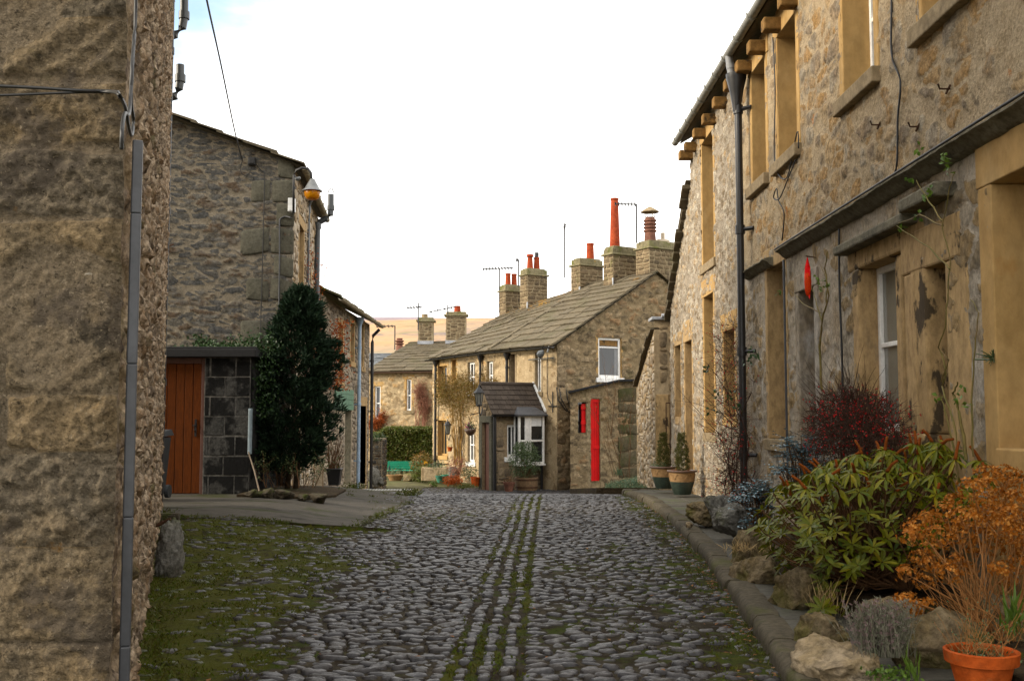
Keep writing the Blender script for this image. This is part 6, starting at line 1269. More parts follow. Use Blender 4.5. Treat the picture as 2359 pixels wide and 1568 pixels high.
for k in range(1250):
    t = R.random() ** .85; a = R.uniform(0, 6.3); z = .24 + (zt - .24) * t
    lob = .86 + .42 * nz(cos(a) * 1.6 + 3, sin(a) * 1.6, z * 1.9) + .3 * nz(cos(a) * 3.5, sin(a) * 3.5, z * 4.2)
    rr_ = conr(t) * lob * R.uniform(.55, 1.05); lean = .16 * (t - .3)
    c = cb + V((cos(a) * rr_ + .03 + lean, sin(a) * rr_, z)); o = V((cos(a) * .8, sin(a) * .8, R.uniform(.5, 1.1))).normalized()
    for j in range(34):
        d = (o + rdir(R) * .75).normalized(); q = c + rdir(R) * R.uniform(0, .1); L = R.uniform(.05, .13); mb.tri(q, d, rdir(R), L, L * R.uniform(.22, .4))
add(mb, 'crown', M['conifer'], ct)
# --- ivy trailing over the shed roof
iv = thing('ivy', 'dark ivy creeping along the shed roof towards the conifer', 'ivy', at(520, 800, 17.6)); R = random.Random(6); mb = MB(); mt = MB()
P0 = [at(x, y, Y) for x, y, Y in ((460, 775, 18.95), (480, 800, 18.9), (510, 806, 18.2), (545, 804, 17.6), (590, 800, 17.2), (620, 800, 17.2))]; mt.tube(P0, .01, .006, 5); add(mt, 'stem', M['stem'], iv)
for k in range(1500):
    i = R.randint(0, 4); c = P0[i].lerp(P0[i + 1], R.random()) + V((R.gauss(0, .1), R.gauss(0, .09), R.gauss(.02, .06) * (.5 + i * .35))); mb.leaf(c, rdir(R), rdir(R, .4), R.uniform(.03, .06), R.uniform(.03, .055), .008)
for k in range(500):
    c = at(R.uniform(395, 600), 806 + R.gauss(-4, 4), R.uniform(17.2, 18.6)); mb.leaf(c, rdir(R), rdir(R, .4), R.uniform(.03, .06), R.uniform(.03, .05))
for k in range(700):
    c = at(R.gauss(604, 18), R.uniform(800, 960), R.uniform(17.0, 17.6)); mb.leaf(c, rdir(R), rdir(R, .4), R.uniform(.03, .06), R.uniform(.03, .05))
add(mb, 'foliage', M['ivy'], iv)
# --- red creeper on the pipes of the tall house
cr = thing('creeper', 'russet creeper clinging to the pipes of the tall left house', 'creeper', sf.p(3, 3, .1)); R = random.Random(9); mt = MB(); mb = MB()
for k in range(26):
    a = R.uniform(1.6, 5.2); q = [sf.p(a + R.uniform(-.2, .2), z, .06 + R.uniform(0, .08)) for z in (1.0, 2, 3, 4.2 + R.uniform(-1, 1))]; mt.tube(q, .008, .003, 4)
for k in range(900): a = R.uniform(1.8, 5.4); z = R.uniform(2.2, 5) if R.random() < .5 else R.uniform(1.2, 3.6); mb.leaf(sf.p(a + .2 * nz(z), z, R.uniform(.03, .2)), rdir(R), rdir(R, .3), R.uniform(.03, .06), R.uniform(.02, .04))
for k in range(800): q = at(R.gauss(778, 14), R.uniform(735, 900), R.uniform(24.7, 26)); mb.leaf(q, rdir(R), rdir(R, .3), R.uniform(.04, .09), R.uniform(.03, .05))
add(mt, 'stem', M['twig_red'], cr); add(mb, 'foliage', M['dry_leaf'], cr)
# --- low border at the conifer's foot
mb = MB(); R = random.Random(31); sheet(mb, [(-4.3, 16.4), (-3.2, 16.5), (-2.95, 17.6), (-3.05, 19.3), (-4.1, 19.0), (-4.3, 17)], .06); add(mb, 'soil_bed', M['soil'], kind='structure', label='bare soil bed under the conifer', cat='soil')
for i, (px, py, s, lab) in enumerate(((582, 1131, .15, 'leftmost edging stone of the conifer bed, against the shed'), (620, 1132, .19, 'dark edging stone left of the conifer trunks'), (655, 1128, .2, 'broad flat edging stone below the conifer trunks'), (700, 1128, .13, 'small reddish edging stone in the middle of the conifer bed'), (735, 1124, .19, 'mossy edging stone at the right corner of the conifer bed'), (597, 1134, .1, 'small stone at the foot of the leaning stick'))):
    c = at(px, py, 16.35); c.z = gz(c.x, c.y) + .05; s *= .9; mb = MB(); rock(mb, c + V((0, 0, s * .2)), (s, s * .7, s * .5), 40 + i, 4, .4, U(0, 3)); add(mb, 'edging_stone', M['soil_rock'], None, loc=c, label=lab, cat='stone', group='edging stones of the conifer bed', smooth=True)
bu = thing('dry_shrub', 'low dry brown shrub growing under the conifer', 'shrub', (-3.6, 17.1, .3)); mb = MB(); ml = MB(); tips = []
for k in range(24): spread(mb, R, at(R.uniform(610, 750), 1122, R.uniform(16.9, 18.2)), (R.uniform(-.5, .5), R.uniform(-.3, .3), 1), R.uniform(.25, .5), .006, 1, 3, .3, 0, 4, tips)
for q in tips: 
    for j in range(3): ml.leaf(q + rdir(R) * .04, rdir(R), rdir(R), R.uniform(.02, .05), R.uniform(.012, .025))
add(mb, 'stem', M['stem'], bu); add(ml, 'foliage', M['shrub'], bu)
c = at(770, 1114, 20.5); c.z = gz(c.x, c.y) + .06; pl = thing('planter', 'square black plastic planter with bare upright twigs by the green door', 'planter', c); mb = MB(); mb.hexa([c + V(p) for p in ((-.1, -.1, 0), (.1, -.1, 0), (.1, .1, 0), (-.1, .1, 0), (-.14, -.14, .32), (.14, -.14, .32), (.14, .14, .32), (-.14, .14, .32))]); mb.box(c + V((0, 0, .31)), (.3, .3, .03)); add(mb, 'tub', M['black'], pl, bevel=.01)
mb = MB()
for k in range(46): limb(mb, R, c + V((R.uniform(-.1, .1), R.uniform(-.1, .1), .3)), (R.uniform(-.35, .35), R.uniform(-.3, .3), 1), R.uniform(.4, .75), .006, 4, .12, 0, 4)
add(mb, 'twigs', M['stem'], pl)
c = at(772, 1148, 17.4)
# --- right hand bed, rocks
mb = MB(); sheet(mb, [(2.5, 5.0), (3.29, 5.0), (3.29, 14.4), (2.85, 14.2), (2.62, 12), (2.45, 10), (2.25, 8.4), (2.35, 6.5)], .22, skirt=.3); add(mb, 'flower_bed', M['soil'], kind='structure', label='raised soil bed along the foot of the right terrace', cat='soil')
def gr(px, py, Y, size, seed, mat, lab, rz=0, tilt=0, rough=.3, dz=0):
    c = at(px, py, Y); mb = MB(); rock(mb, c + V((0, 0, dz)), size, seed, 5, rough, rz, tilt); add(mb, 'garden_rock', M[mat], None, loc=c - V((0, 0, size[2])), label=lab, cat='rock', group='rocks edging the raised flower bed', smooth=True)
gr(1922, 1535, 5.75, (.2, .26, .15), 51, 'rock_pale', 'big pale limestone rock at the bottom edge beside the lavender', .3, -.3)
gr(1893, 1465, 6.5, (.11, .17, .17), 52, 'rock', 'upright mossy rock standing just behind the pale limestone rock', .4, .12)
gr(2165, 1475, 5.9, (.29, .13, .22), 53, 'rock', 'largest smooth slab of rock behind the orange plant pot', .15, -.05, .12)
gr(2050, 1440, 6.5, (.2, .12, .17), 54, 'rock', 'flat topped slab of rock behind the lavender', 0, 0, .15)
gr(1828, 1362, 7.7, (.13, .24, .2), 55, 'rock', 'tall leaning slab of rock at the kerb below the evergreen shrub', .35, .35)
gr(1752, 1325, 8.9, (.16, .3, .2), 56, 'rock', 'brown slab of rock leaning behind the kerb, second of the two leaning slabs', .3, .3)
gr(1722, 1263, 9.9, (.16, .22, .2), 57, 'rock', 'rounded brown rock above the bend of the kerb', .5, .1)
gr(1683, 1198, 11.6, (.19, .22, .2), 58, 'rock_grey', 'whitish mottled rock at the head of the flower bed', .2, .1)
gr(1618, 1182, 13.1, (.2, .22, .17), 59, 'rock', 'dark mossy rock nearest the glazed plant pots', .2, 0, .4)
gr(1655, 1172, 12.6, (.14, .16, .17), 60, 'rock_grey', 'small pale rock between the mossy rock and the whitish rock', .8, 0)
gr(1588, 1208, 12.6, (.045, .045, .035), 61, 'rock_pale', 'small white pebble lying on the pavement')
gr(2305, 1440, 6.2, (.16, .2, .2), 62, 'rock', 'rock half hidden behind the orange plant pot at the right edge', .2, 0)
# --- evergreen shrub with long leaves
rh = thing('rhododendron', 'large evergreen shrub with drooping long leaves and brown spikes', 'shrub', (2.65, 7.6, .25)); R = random.Random(77)
ms, ml, mbud = MB(), MB(), MB(); base = [V((2.62 + R.uniform(-.12, .25), 7.55 + R.uniform(-.4, .5), .25)) for _ in range(9)]
poly = [(1740, 1190), (1775, 1120), (1850, 1100), (1900, 1062), (1965, 1045), (2040, 1030), (2120, 1010), (2180, 1020), (2262, 1048), (2275, 1110), (2255, 1190), (2180, 1230), (2110, 1280), (2060, 1330), (2040, 1390), (1960, 1440), (1900, 1440), (1840, 1400), (1850, 1330), (1790, 1300), (1760, 1260)]
def inside(x, y, P):
    c = False
    for (x0, y0), (x1, y1) in zip(P, P[1:] + P[:1]):
        if (y0 > y) != (y1 > y) and x < (x1 - x0) * (y - y0) / (y1 - y0) + x0: c = not c
    return c
n = 0
while n < 430:
    x, y = R.uniform(1735, 2280), R.uniform(1005, 1445)
    if not inside(x, y, poly): continue
    if y > 1330 and R.random() < .6: continue
    Y = 7.0 + R.random() * 1.6 + (.5 if x < 1850 else 0) - (.25 if x > 2150 else 0); c = at(x, y, Y); 
    if c.x > 3.22: continue
    n += 1; top = sm((1200 - y) / 120); b = R.choice(base)
    m = b.lerp(c, .55) + V((R.uniform(-.06, .06), R.uniform(-.06, .06), -.05)); ax = (c - m).normalized(); ax = (ax + V((0, 0, .5))).normalized(); ms.tube([b, b.lerp(m, .5) + V((0, 0, .03)), m, c - ax * .06, c], .009, .0035, 5, cap=False)
    nl = R.randint(6, 10); a0 = R.uniform(0, 6)
    s1 = ax.orthogonal().normalized(); s2 = ax.cross(s1)
    for j in range(nl):
        a = a0 + 2 * pi * j / nl + R.uniform(-.2, .2); out_ = s1 * cos(a) + s2 * sin(a)
        rise = R.uniform(.0, .6) * (1 - top) + R.uniform(-.75, .25) * top; d = out_ + ax * rise; L = R.uniform(.062, .115); ml.oval(c + out_ * .006, d, ax, L, L * R.uniform(.24, .33), L * (.12 + .55 * top * R.random()))
    if top > .2 and R.random() < .36:
        d = (ax + rdir(R) * .8).normalized(); L = R.uniform(.08, .13); mbud = MB(); mbud.tube([c, c + d * L * .15, c + d * L * .5 + V((0, 0, .01)), c + d * L], .013, .009, 7); add(mbud, 'seed_spike', M['rhodo_bud'], rh, smooth=True)
add(ms, 'stem', M['stem'], rh); add(ml, 'foliage', M['rhodo'], rh)
# --- dried hydrangea, every flower head its own part
hy = thing('hydrangea', 'dried orange flowered hydrangea with bare tan stems', 'shrub', at(2290, 1470, 6.1)); R = random.Random(88); ms = MB()
heads = [(2135, 1195, 1), (2180, 1180, 1.1), (2225, 1190, 1), (2100, 1235, .9), (2165, 1235, 1.1), (2215, 1240, 1), (2120, 1285, 1), (2085, 1320, .8), (2145, 1300, .9), (2085, 1380, .8), (2125, 1395, .9), (2105, 1412, .6), (2240, 1125, 1.1), (2280, 1120, 1.2), (2315, 1095, 1.1), (2345, 1105, 1), (2265, 1160, 1), (2310, 1150, 1.2), (2350, 1150, 1.1), (2260, 1210, 1.1), (2300, 1205, 1.1), (2340, 1200, 1.1), (2245, 1260, 1.1), (2290, 1262, 1), (2335, 1255, 1.1), (2305, 1310, .8), (2350, 1300, 1.1), (2340, 1340, .8), (2200, 1290, .7), (2270, 1090, .9), (2380, 1120, 1.1), (2385, 1190, 1.1), (2380, 1260, 1.1), (2195, 1150, .7), (2330, 1180, 1), (2150, 1265, 1), (2185, 1320, .9), (2225, 1310, .9), (2270, 1235, 1.1), (2325, 1225, 1.1), (2290, 1175, 1.1), (2245, 1190, 1), (2110, 1215, .9), (2205, 1215, 1), (2360, 1250, 1.1), (2130, 1340, .8)]
hb_ = [at(2290 + R.uniform(-60, 60), 1475, R.uniform(5.9, 6.6)) for _ in range(12)]
for (x, y, s) in heads:
    c = at(x, y, R.uniform(5.75, 6.75)); c.x = min(c.x, 3.15); b = R.choice(hb_); m = b.lerp(c, .5) + V((R.uniform(-.05, .05), R.uniform(-.08, .08), .04)); ms.tube([b, b.lerp(m, .5), m, c.lerp(m, .4), c], .005, .003, 4, cap=False)
    mf = MB(); r = .08 * s
    for j in range(int(62 * s)):
        d = rdir(R, .35); q = c + V((d.x * r * 1.15, d.y * r, d.z * r * .75)) * R.uniform(.6, 1.05); s1 = d.orthogonal().normalized(); s2 = d.cross(s1); L = R.uniform(.012, .02)
        for k in range(4): a = k * pi / 2 + j; mf.tri(q, s1 * cos(a) + s2 * sin(a) + d * R.uniform(.1, .7), d, L, L * .85)
    for j in range(7): d = rdir(R, .4); ms.tube([c - V((0, 0, r * .8)), c + V((d.x * r, d.y * r, d.z * r * .6)) * .8], .0018, .001, 3, cap=False)
    add(mf, 'flower_head', M['hydra'], hy)
for k in range(170):
    b = R.choice(hb_) + V((R.uniform(-.1, .1), R.uniform(-.1, .1), R.uniform(-.05, .1))); c = at(R.uniform(2100, 2390), R.uniform(1230, 1420), R.uniform(5.8, 6.7)); c.x = min(c.x, 3.2); d = (c - b); limb(ms, R, b, d, d.length * R.uniform(.5, 1), .0032, 6, .16, .03, 3)
add(ms, 'stem', M['hydra_stem'], hy)
# --- red berried twiggy bush
co = thing('cotoneaster', 'dense dark red twiggy bush dotted with berries below the mullioned window', 'bush', (2.95, 9.4, .2)); R = random.Random(99); ms, mb_ = MB(), MB()
cc = at(1978, 985, 9.1); cc.x = min(cc.x, 2.96)
for k in range(70): b = V((cc.x + R.uniform(-.12, .1), 9.1 + R.uniform(-.5, .5), .2)); limb(ms, R, b, (R.uniform(-.3, .2), R.uniform(-.5, .5), 1), R.uniform(.7, 1.1), .008, 6, .12, 0, 4)
for k in range(3600):
    d = rdir(R); e = R.random() ** .5; c = cc + V((d.x * .3, d.y * 1.0, d.z * .33 + .0)) * e
    if c.x > 3.26: continue
    q = limb(ms, R, c, d * .6 + rdir(R) * .9 + V((0, 0, .25)), R.uniform(.07, .2), .0027, 4, .35, .02, 3)
    if R.random() < .26 and nz(c.y * 5, c.z * 5) > -.05:
        for j in range(R.randint(1, 3)): p = q[R.randint(1, 4)] + rdir(R) * .012; vs, fs = ico(1); r = R.uniform(.005, .008); mb_.add([p + v * r for v in vs], fs)
for k in range(46): a = R.uniform(-1.4, 1.4); limb(ms, R, cc + V((R.uniform(-.2, .1), .4 * sin(a), .2)), (R.uniform(-.8, .1), sin(a), .6), R.uniform(.3, .6), .003, 6, .1, .02, 3)
add(ms, 'twigs', M['twig_red'], co); add(mb_, 'berries', M['berry'], co, smooth=True, kind='stuff')
# --- blue green mahonias
def mahonia(px, py, Y, w, h, n, lab, seed):
    c0 = at(px, py, Y); c0.x = min(c0.x, 2.95); t = thing('mahonia', lab, 'shrub', (c0.x, Y, .2)); R = random.Random(seed); ms, ml = MB(), MB()
    for k in range(n):
        d = rdir(R, .25); c = c0 + V((d.x * w, d.y * w, d.z * h)) * R.uniform(.5, 1); c.x = min(c.x, 3.2); b = V((c0.x + R.uniform(-.06, .06), Y + R.uniform(-.1, .1), .2)); ms.tube([b, b.lerp(c, .6) + V((0, 0, .05)), c], .007, .004, 4, cap=False)
        for j in range(R.randint(5, 7)):
            a = R.uniform(0, 6.3); dd = V((cos(a), sin(a), R.uniform(-.2, .6))).normalized(); L = R.uniform(.12, .2); sd = dd.cross(V((0, 0, 1))).normalized()
            ms.tube([c, c + dd * L + V((0, 0, -.03))], .0025, .0015, 3, cap=False)
            for i in range(4):
                q = c + dd * (L * (i + 1) / 4.2) + V((0, 0, -.03 * i / 4))
                for s in (-1, 1): ml.leaf(q, sd * s + dd * .35 + V((0, 0, R.uniform(-.25, .25))), V((R.uniform(-.4, .4), R.uniform(-.4, .4), 1)), R.uniform(.035, .055), R.uniform(.018, .026), .008)
            ml.leaf(c + dd * L, dd, V((0, 0, 1)), .045, .024, .01)
    add(ms, 'stem', M['stem'], t); add(ml, 'foliage', M['mahonia'], t)
mahonia(1855, 1070, 10.3, .3, .3, 46, 'glossy blue green mahonia between the doorway and the red berried bush', 3)
mahonia(1745, 1165, 11.2, .24, .3, 36, 'lower blue green mahonia spreading over the whitish rock', 5)
# --- red stemmed climber smothering the downpipe
cl = thing('climbing_cotoneaster', 'bare dark red climber tangled around the black downpipe', 'climber', rf.p(14, .12, .2)); R = random.Random(111); ms, mb_, ml = MB(), MB(), MB(); tips = []
for k in range(12):
    a = ya + .3 + R.uniform(-.6, .7); q = limb(ms, R, rf.p(a, .12, R.uniform(.12, .4)), (R.uniform(-.1, .05), R.uniform(-.1, .1), 1), R.uniform(1.0, 2.7), .009, 12, .3, .05, 5)
    for p in q[2:]:
        for j in range(6): tips += limb(ms, R, p, rdir(R, .15), R.uniform(.12, .4), .003, 5, .3, .0, 3)[2:]
for k in range(800):
    z = .2 + 2.6 * R.random() ** 1.1; w = lerp([(0, .75), (1, .6), (1.5, .4), (2.8, .14)], z); a = ya + .4 + R.gauss(0, w * .95); c = rf.p(a, z, R.uniform(.08, .42)); tips += limb(ms, R, c, rdir(R, .2), R.uniform(.15, .4), .003, 5, .3, 0, 3)[3:]
for k in range(16): q = limb(ms, R, rf.p(ya + R.uniform(-.4, 1.5), R.uniform(.3, 1.6), .2), (R.uniform(-.7, -.1), R.uniform(-.2, 1), R.uniform(.1, .9)), R.uniform(.6, 1.3), .005, 8, .15, .0, 4); tips += q[3:]
for p in tips:
    if R.random() < .1: vs, fs = ico(1); r = R.uniform(.006, .01); mb_.add([p + v * r for v in vs], fs)
for (px, py) in ((1742, 812), (1755, 815), (1690, 910), (1640, 945), (1700, 940), (1648, 905), (1720, 835), (1625, 850)):
    c = at(px, py, 13.6); c.x = min(c.x, 3.15)
    for j in range(7): ml.leaf(c + rdir(R) * .06, rdir(R), rdir(R, .5), R.uniform(.05, .08), R.uniform(.03, .05), .01)
add(ms, 'stem', M['twig_red'], cl); add(mb_, 'berries', M['berry'], cl, smooth=True, kind='stuff'); add(ml, 'foliage', M['ivy'], cl)
# --- roses trained on the wall
def rose(lab, paths, leaves, seed, name='climbing_rose'):
    R = random.Random(seed); t = thing(name, lab, 'climber', paths[0][0]); ms, ml = MB(), MB()
    for p in paths:
        Q = []; n = len(p); r0 = .013 if p is paths[0] else .007
        for i in range(n - 1):
            for k in range(4): Q.append(p[i].lerp(p[i + 1], k / 4) + rdir(R) * .006)
        Q.append(p[-1]); ms.tube(Q, r0, r0 * .4, 6, cap=False)
    for c in leaves:
        for j in range(5): ml.leaf(c + rdir(R) * .03, rdir(R), rdir(R, .5), R.uniform(.035, .06), R.uniform(.022, .038), .006)
    add(ms, 'stem', M['stem_green'], t, smooth=True); add(ml, 'foliage', M['green_leaf'], t)
T = lambda px, py, t=.22: rf.p(*rf.px(px, py, t), t)
rose('tall thorny rose stem climbing past the sooty doorway to the hood above', [[T(2225, 1060), T(2210, 950), T(2195, 905), T(2205, 880)], [T(2200, 1060, .3), T(2180, 960, .3), T(2165, 905, .3)], [T(2205, 1120, .3), T(2203, 1000, .25), T(2168, 890), T(2180, 860), T(2163, 800), T(2180, 740), T(2182, 680), T(2187, 600), T(2170, 520), T(2185, 440), T(2200, 395)], [T(2170, 520), T(2120, 495), T(2068, 515)], [T(2170, 510), T(2130, 450), T(2110, 415)], [T(2187, 620), T(2140, 570), T(2065, 520)], [T(2168, 880), T(2185, 830), T(2160, 800)], [T(2240, 1050), T(2238, 920), T(2245, 800), T(2255, 720), T(2235, 690)]],
     [T(x, y) for x, y in ((2175, 360), (2185, 395), (2170, 372), (2095, 415), (2128, 455), (2140, 440), (2120, 345), (2205, 915), (2225, 930), (2160, 920), (2215, 905), (2070, 520), (2120, 500))], 5)
rose('slender bare rose stem beside the red nut feeder', [[T(1893, 900), T(1886, 800), T(1893, 740), T(1908, 680), T(1900, 620), T(1905, 580)], [T(1893, 740), T(1878, 690), T(1868, 660)], [T(1890, 720), T(1850, 700), T(1815, 665)], [T(1902, 700), T(1905, 650), T(1890, 610)]],
     [T(x, y) for x, y in ((1880, 640), (1900, 650), (1895, 665), (1908, 650), (1795, 672), (1890, 655))], 7)
# --- lavender, ground plants and the pot in the corner
lv = thing('lavender', 'grey green lavender clump between the pale rock and the big slab', 'plant', at(2030, 1525, 5.7)); R = random.Random(13); ml, mp = MB(), MB()
for k in range(620):
    b = at(2030 + R.gauss(0, 26), 1512, 5.7 + R.gauss(0, .08)); d = V((R.gauss(0, .22) + (b.x - 2.0) * .2, R.gauss(0, .22), 1)).normalized(); L = R.uniform(.12, .3); q = [b + d * (L * i / 4) + rdir(R) * .006 for i in range(5)]
    tgt = mp if (R.random() < .38 and b.x < 2.05) else ml; ml.tube(q, .0018, .001, 3, cap=False)
    for p in q[1:]:
        for j in range(5): tgt.tri(p, d + rdir(R) * .8, rdir(R), R.uniform(.014, .03), .005)
add(ml, 'foliage', M['lavender'], lv); add(mp, 'flower_spikes', M['lav_purple'], lv)
def clump(name, lab, px, py, Y, n, L, W, mat, spread_=.1, up=.8, seed=1, cat='plant'):
    R = random.Random(seed); c = at(px, py, Y); ml = MB()
    for k in range(n):
        b = c + V((R.gauss(0, spread_), R.gauss(0, spread_), R.uniform(0, .04))); d = rdir(R, up); ml.leaf(b, d, rdir(R, .3), L * R.uniform(.6, 1.2), W * R.uniform(.7, 1.2), L * .15)
    return add(ml, name, M[mat], None, loc=c, label=lab, cat=cat)
clump('ground_plant', 'low fresh green leafy plant at the bottom edge in front of the lavender', 2045, 1560, 5.45, 150, .03, .022, 'green_leaf', .06, .5, 3)
clump('bulb_shoots', 'tuft of pale green bulb shoots left of the orange pot', 2100, 1570, 5.35, 14, .16, .016, 'green_leaf', .018, 3, 4)
clump('strap_leaf_plant', 'long strap leaved plant at the right edge behind the orange pot', 2345, 1470, 5.8, 22, .34, .022, 'green_leaf', .05, 1.6, 5)
clump('dry_grass', 'tuft of dry tan grass stalks hanging at the foot of the evergreen shrub', 1905, 1420, 7.2, 60, .3, .006, 'straw', .06, 2.2, 6)
clump('dry_grass', 'scruffy dry grass beside the two leaning slabs above the kerb', 1712, 1275, 9.6, 90, .14, .006, 'straw', .1, 1.2, 8)
c = at(2262, 1570, 5.25); op_ = thing('plant_pot', 'orange terracotta pot with a sparse wiry plant at the bottom right', 'plant pot', c); mb = MB(); mb.lathe(c, [(.11, -.06), (.15, .1), (.152, .1), (.172, .1), (.178, .155), (.165, .16), (.155, .15), (.15, .1), (.02, .09)], 36); add(mb, 'pot', M['pot_orange'], op_, smooth=True, sharp=35)
mb = MB(); mb.lathe(c + V((0, 0, .1)), [(.152, 0), (.1, .02), (.02, .025)], 20); add(mb, 'soil', M['soil'], op_); R = random.Random(14); ms, ml = MB(), MB()
for k in range(48):
    q = limb(ms, R, c + V((R.uniform(-.1, .1), R.uniform(-.1, .1), .1)), (R.uniform(-.7, .5), R.uniform(-.5, .5), 1), R.uniform(.15, .34), .0022, 6, .25, 0, 3)
    for p in q[2:]: ml.leaf(p, rdir(R), rdir(R), .014, .008)
for k in range(160): ml.leaf(c + V((R.gauss(0, .06), R.gauss(0, .06), R.uniform(.11, .14))), rdir(R, .5), rdir(R), .02, .012)
add(ms, 'stem', M['hydra_stem'], op_); add(ml, 'foliage', M['shrub'], op_)
# --- the two glazed pots
def glazed(px, py, Y, s, lab, seed, extra):
    c = at(px, py, Y); t = thing('plant_pot', lab, 'plant pot', c, 'glazed pots with small conifers'); R = random.Random(seed)
    mb = MB(); mb.lathe(c, [(.14 * s, 0), (.155 * s, .03 * s), (.205 * s, .2 * s), (.207 * s, .22 * s)], 32); o = add(mb, 'pot', M['glaze_green'], t, smooth=True, sharp=40)
    mb = MB(); mb.lathe(c, [(.207 * s, .22 * s), (.222 * s, .34 * s), (.224 * s, .375 * s), (.2 * s, .37 * s)], 32)
    for k in range(8): a = k * pi / 4; mb.tube([c + V((cos(a - .28) * .226 * s, sin(a - .28) * .226 * s, .35 * s)), c + V((cos(a) * .214 * s, sin(a) * .214 * s, .25 * s)), c + V((cos(a + .28) * .226 * s, sin(a + .28) * .226 * s, .35 * s))], .005, n=4)
    add(mb, 'band', M['glaze_tan'], o, smooth=True, sharp=40)
    mb = MB(); mb.lathe(c, [(.222 * s, .375 * s), (.255 * s, .385 * s), (.258 * s, .405 * s), (.245 * s, .415 * s), (.215 * s, .4 * s), (.2 * s, .36 * s), (.02, .36 * s)], 32); add(mb, 'rim', M['glaze_rim'], o, smooth=True, sharp=40)
    ml = MB(); H_ = .66 * s
    for k in range(300):
        tt = R.random(); a = R.uniform(0, 6.3); r = (.035 + .11 * (1 - tt) ** .6 * (.6 + .4 * min(1, tt * 6))) * R.uniform(.5, 1.05) * s; q = c + V((cos(a) * r, sin(a) * r, .37 * s + H_ * tt)); 
        for j in range(16): d = V((cos(a) * .4, sin(a) * .4, 1)) + rdir(R) * .8; ml.tri(q + rdir(R) * .02, d, rdir(R), R.uniform(.02, .045), .009)
    add(ml, 'conifer', M['conifer_small'], t)
    if extra:
        ml = MB()
        for k in range(140): q = c + V((R.uniform(-.24, .05), R.uniform(-.15, .15), .39 + abs(R.gauss(0, .05)))); ml.leaf(q, rdir(R, .5), rdir(R), .035, .014)
        add(ml, 'underplanting', M['groundcover'], t)
    else:
        ml = MB()
        for k in range(60): q = c + V((R.uniform(-.2, .2), R.uniform(-.2, .0), .39 + abs(R.gauss(0, .02)))); ml.leaf(q, rdir(R, .5), rdir(R), .03, .012)
        add(ml, 'underplanting', M['dry_leaf'], t)
glazed(1571, 1138, 18.0, 1.0, 'nearer glazed pot with a green base and small conifer on the pavement', 3, 0)
glazed(1528, 1124, 19.4, .98, 'further glazed pot, half hidden, with a taller conifer and pale underplanting', 4, 1)
# --- planting by the red door
R = random.Random(23); mb = MB()
for k in range(8500):
    x = R.uniform(1395, 1512); yb = lerp([(1395, 1117), (1430, 1107), (1470, 1096), (1512, 1100)], x); Y = R.uniform(23.5, 28.5); p = at(x, 1117, Y); hm = at(x, yb, 25.5).z; p.z = gz(p.x, p.y) + .02 + max(0, (Y - 23.5) / 5) * max(0, hm - gz(p.x, 25.5)) * R.uniform(.5, 1.1) + .05 * R.random(); d = rdir(R, .6); mb.leaf(p, d, rdir(R), R.uniform(.04, .09), R.uniform(.012, .025), .01)
add(mb, 'ground_cover', M['groundcover'], kind='stuff', label='grey green carpet of leaves below the red door', cat='ground cover')
mb = MB(); bx = [(1.85, 23.0), (3.25, 23.2), (3.2, 28.6), (2.0, 30.4), (1.6, 29)]; sheet(mb, bx, .16); add(mb, 'soil_bank', M['soil'], kind='structure', label='low soil bank below the red door', cat='soil')
bs = thing('bare_shrub', 'bare branched shrub standing between the red door and the terrace end', 'shrub', at(1432, 1095, 28)); ms, ml = MB(), MB(); tips = []
for x, tx, ty, l, r in ((1438, -.25, 0, 1.9, .02), (1445, .02, 0, 2.1, .014), (1420, -.35, 0, 1.5, .013), (1430, -.15, 0, 1.7, .016), (1450, .12, 0, 1.9, .018), (1412, -.1, .1, 1.4, .014), (1425, .1, .1, 1.6, .014)):
    spread(ms, R, at(x, 1098, R.uniform(27.2, 28.4)), (tx, ty, 1), l, r * .55, 2, 4, .16, .02, 5, tips, .6)
for p in tips[::9]: ml.leaf(p, rdir(R), rdir(R), .05, .025)
add(ms, 'stem', M['stem'], bs); add(ml, 'foliage', M['olive_leaf'], bs)
clump('daffodil_shoots', 'upright tuft of daffodil leaves below the terrace end', 1500, 1092, 25.5, 40, .3, .02, 'groundcover', .06, 2.5, 11)
clump('daffodil_shoots', 'upright tuft of daffodil leaves right of the red door', 1426, 1098, 26.5, 40, .28, .02, 'groundcover', .06, 2.5, 12)
# --- by the porch
c = at(1213, 1128, 31.2); bt_ = thing('barrel_planter', 'half barrel planted with a bushy evergreen in front of the bay window', 'planter', c); mb = MB(); mb.lathe(c, [(.3, 0), (.33, .15), (.345, .38), (.31, .38), (.3, .3), (.02, .3)], 20); o = add(mb, 'barrel', M['timber'], bt_, smooth=True, sharp=40)
mb = MB()
for z, r in ((.07, .325), (.29, .348)): mb.lathe(c, [(r - .02, z), (r, z), (r + .005, z + .04), (r - .02, z + .04)], 20)
add(mb, 'hoop', M['rust'], o); R = random.Random(33); ml, ms = MB(), MB()
for k in range(300):
    d = rdir(R, .2); q = c + V((d.x * .46 - .02, d.y * .4, .85 + d.z * .55)) * 1 if 0 else c + V((d.x * .46 - .06, d.y * .4, .88 + d.z * .56)); q = q.lerp(c + V((0, 0, .85)), R.random() ** 2 * .7)
    for j in range(14): ml.leaf(q + rdir(R) * .08, rdir(R, .3), rdir(R), R.uniform(.04, .07), R.uniform(.018, .03), .01)
for k in range(9): limb(ms, R, c + V((R.uniform(-.1, .1), R.uniform(-.1, .1), .3)), (R.uniform(-.5, .5), R.uniform(-.5, .5), 1), .7, .012, 5)
add(ms, 'stem', M['stem'], bt_); add(ml, 'foliage', M['shrub'], bt_)
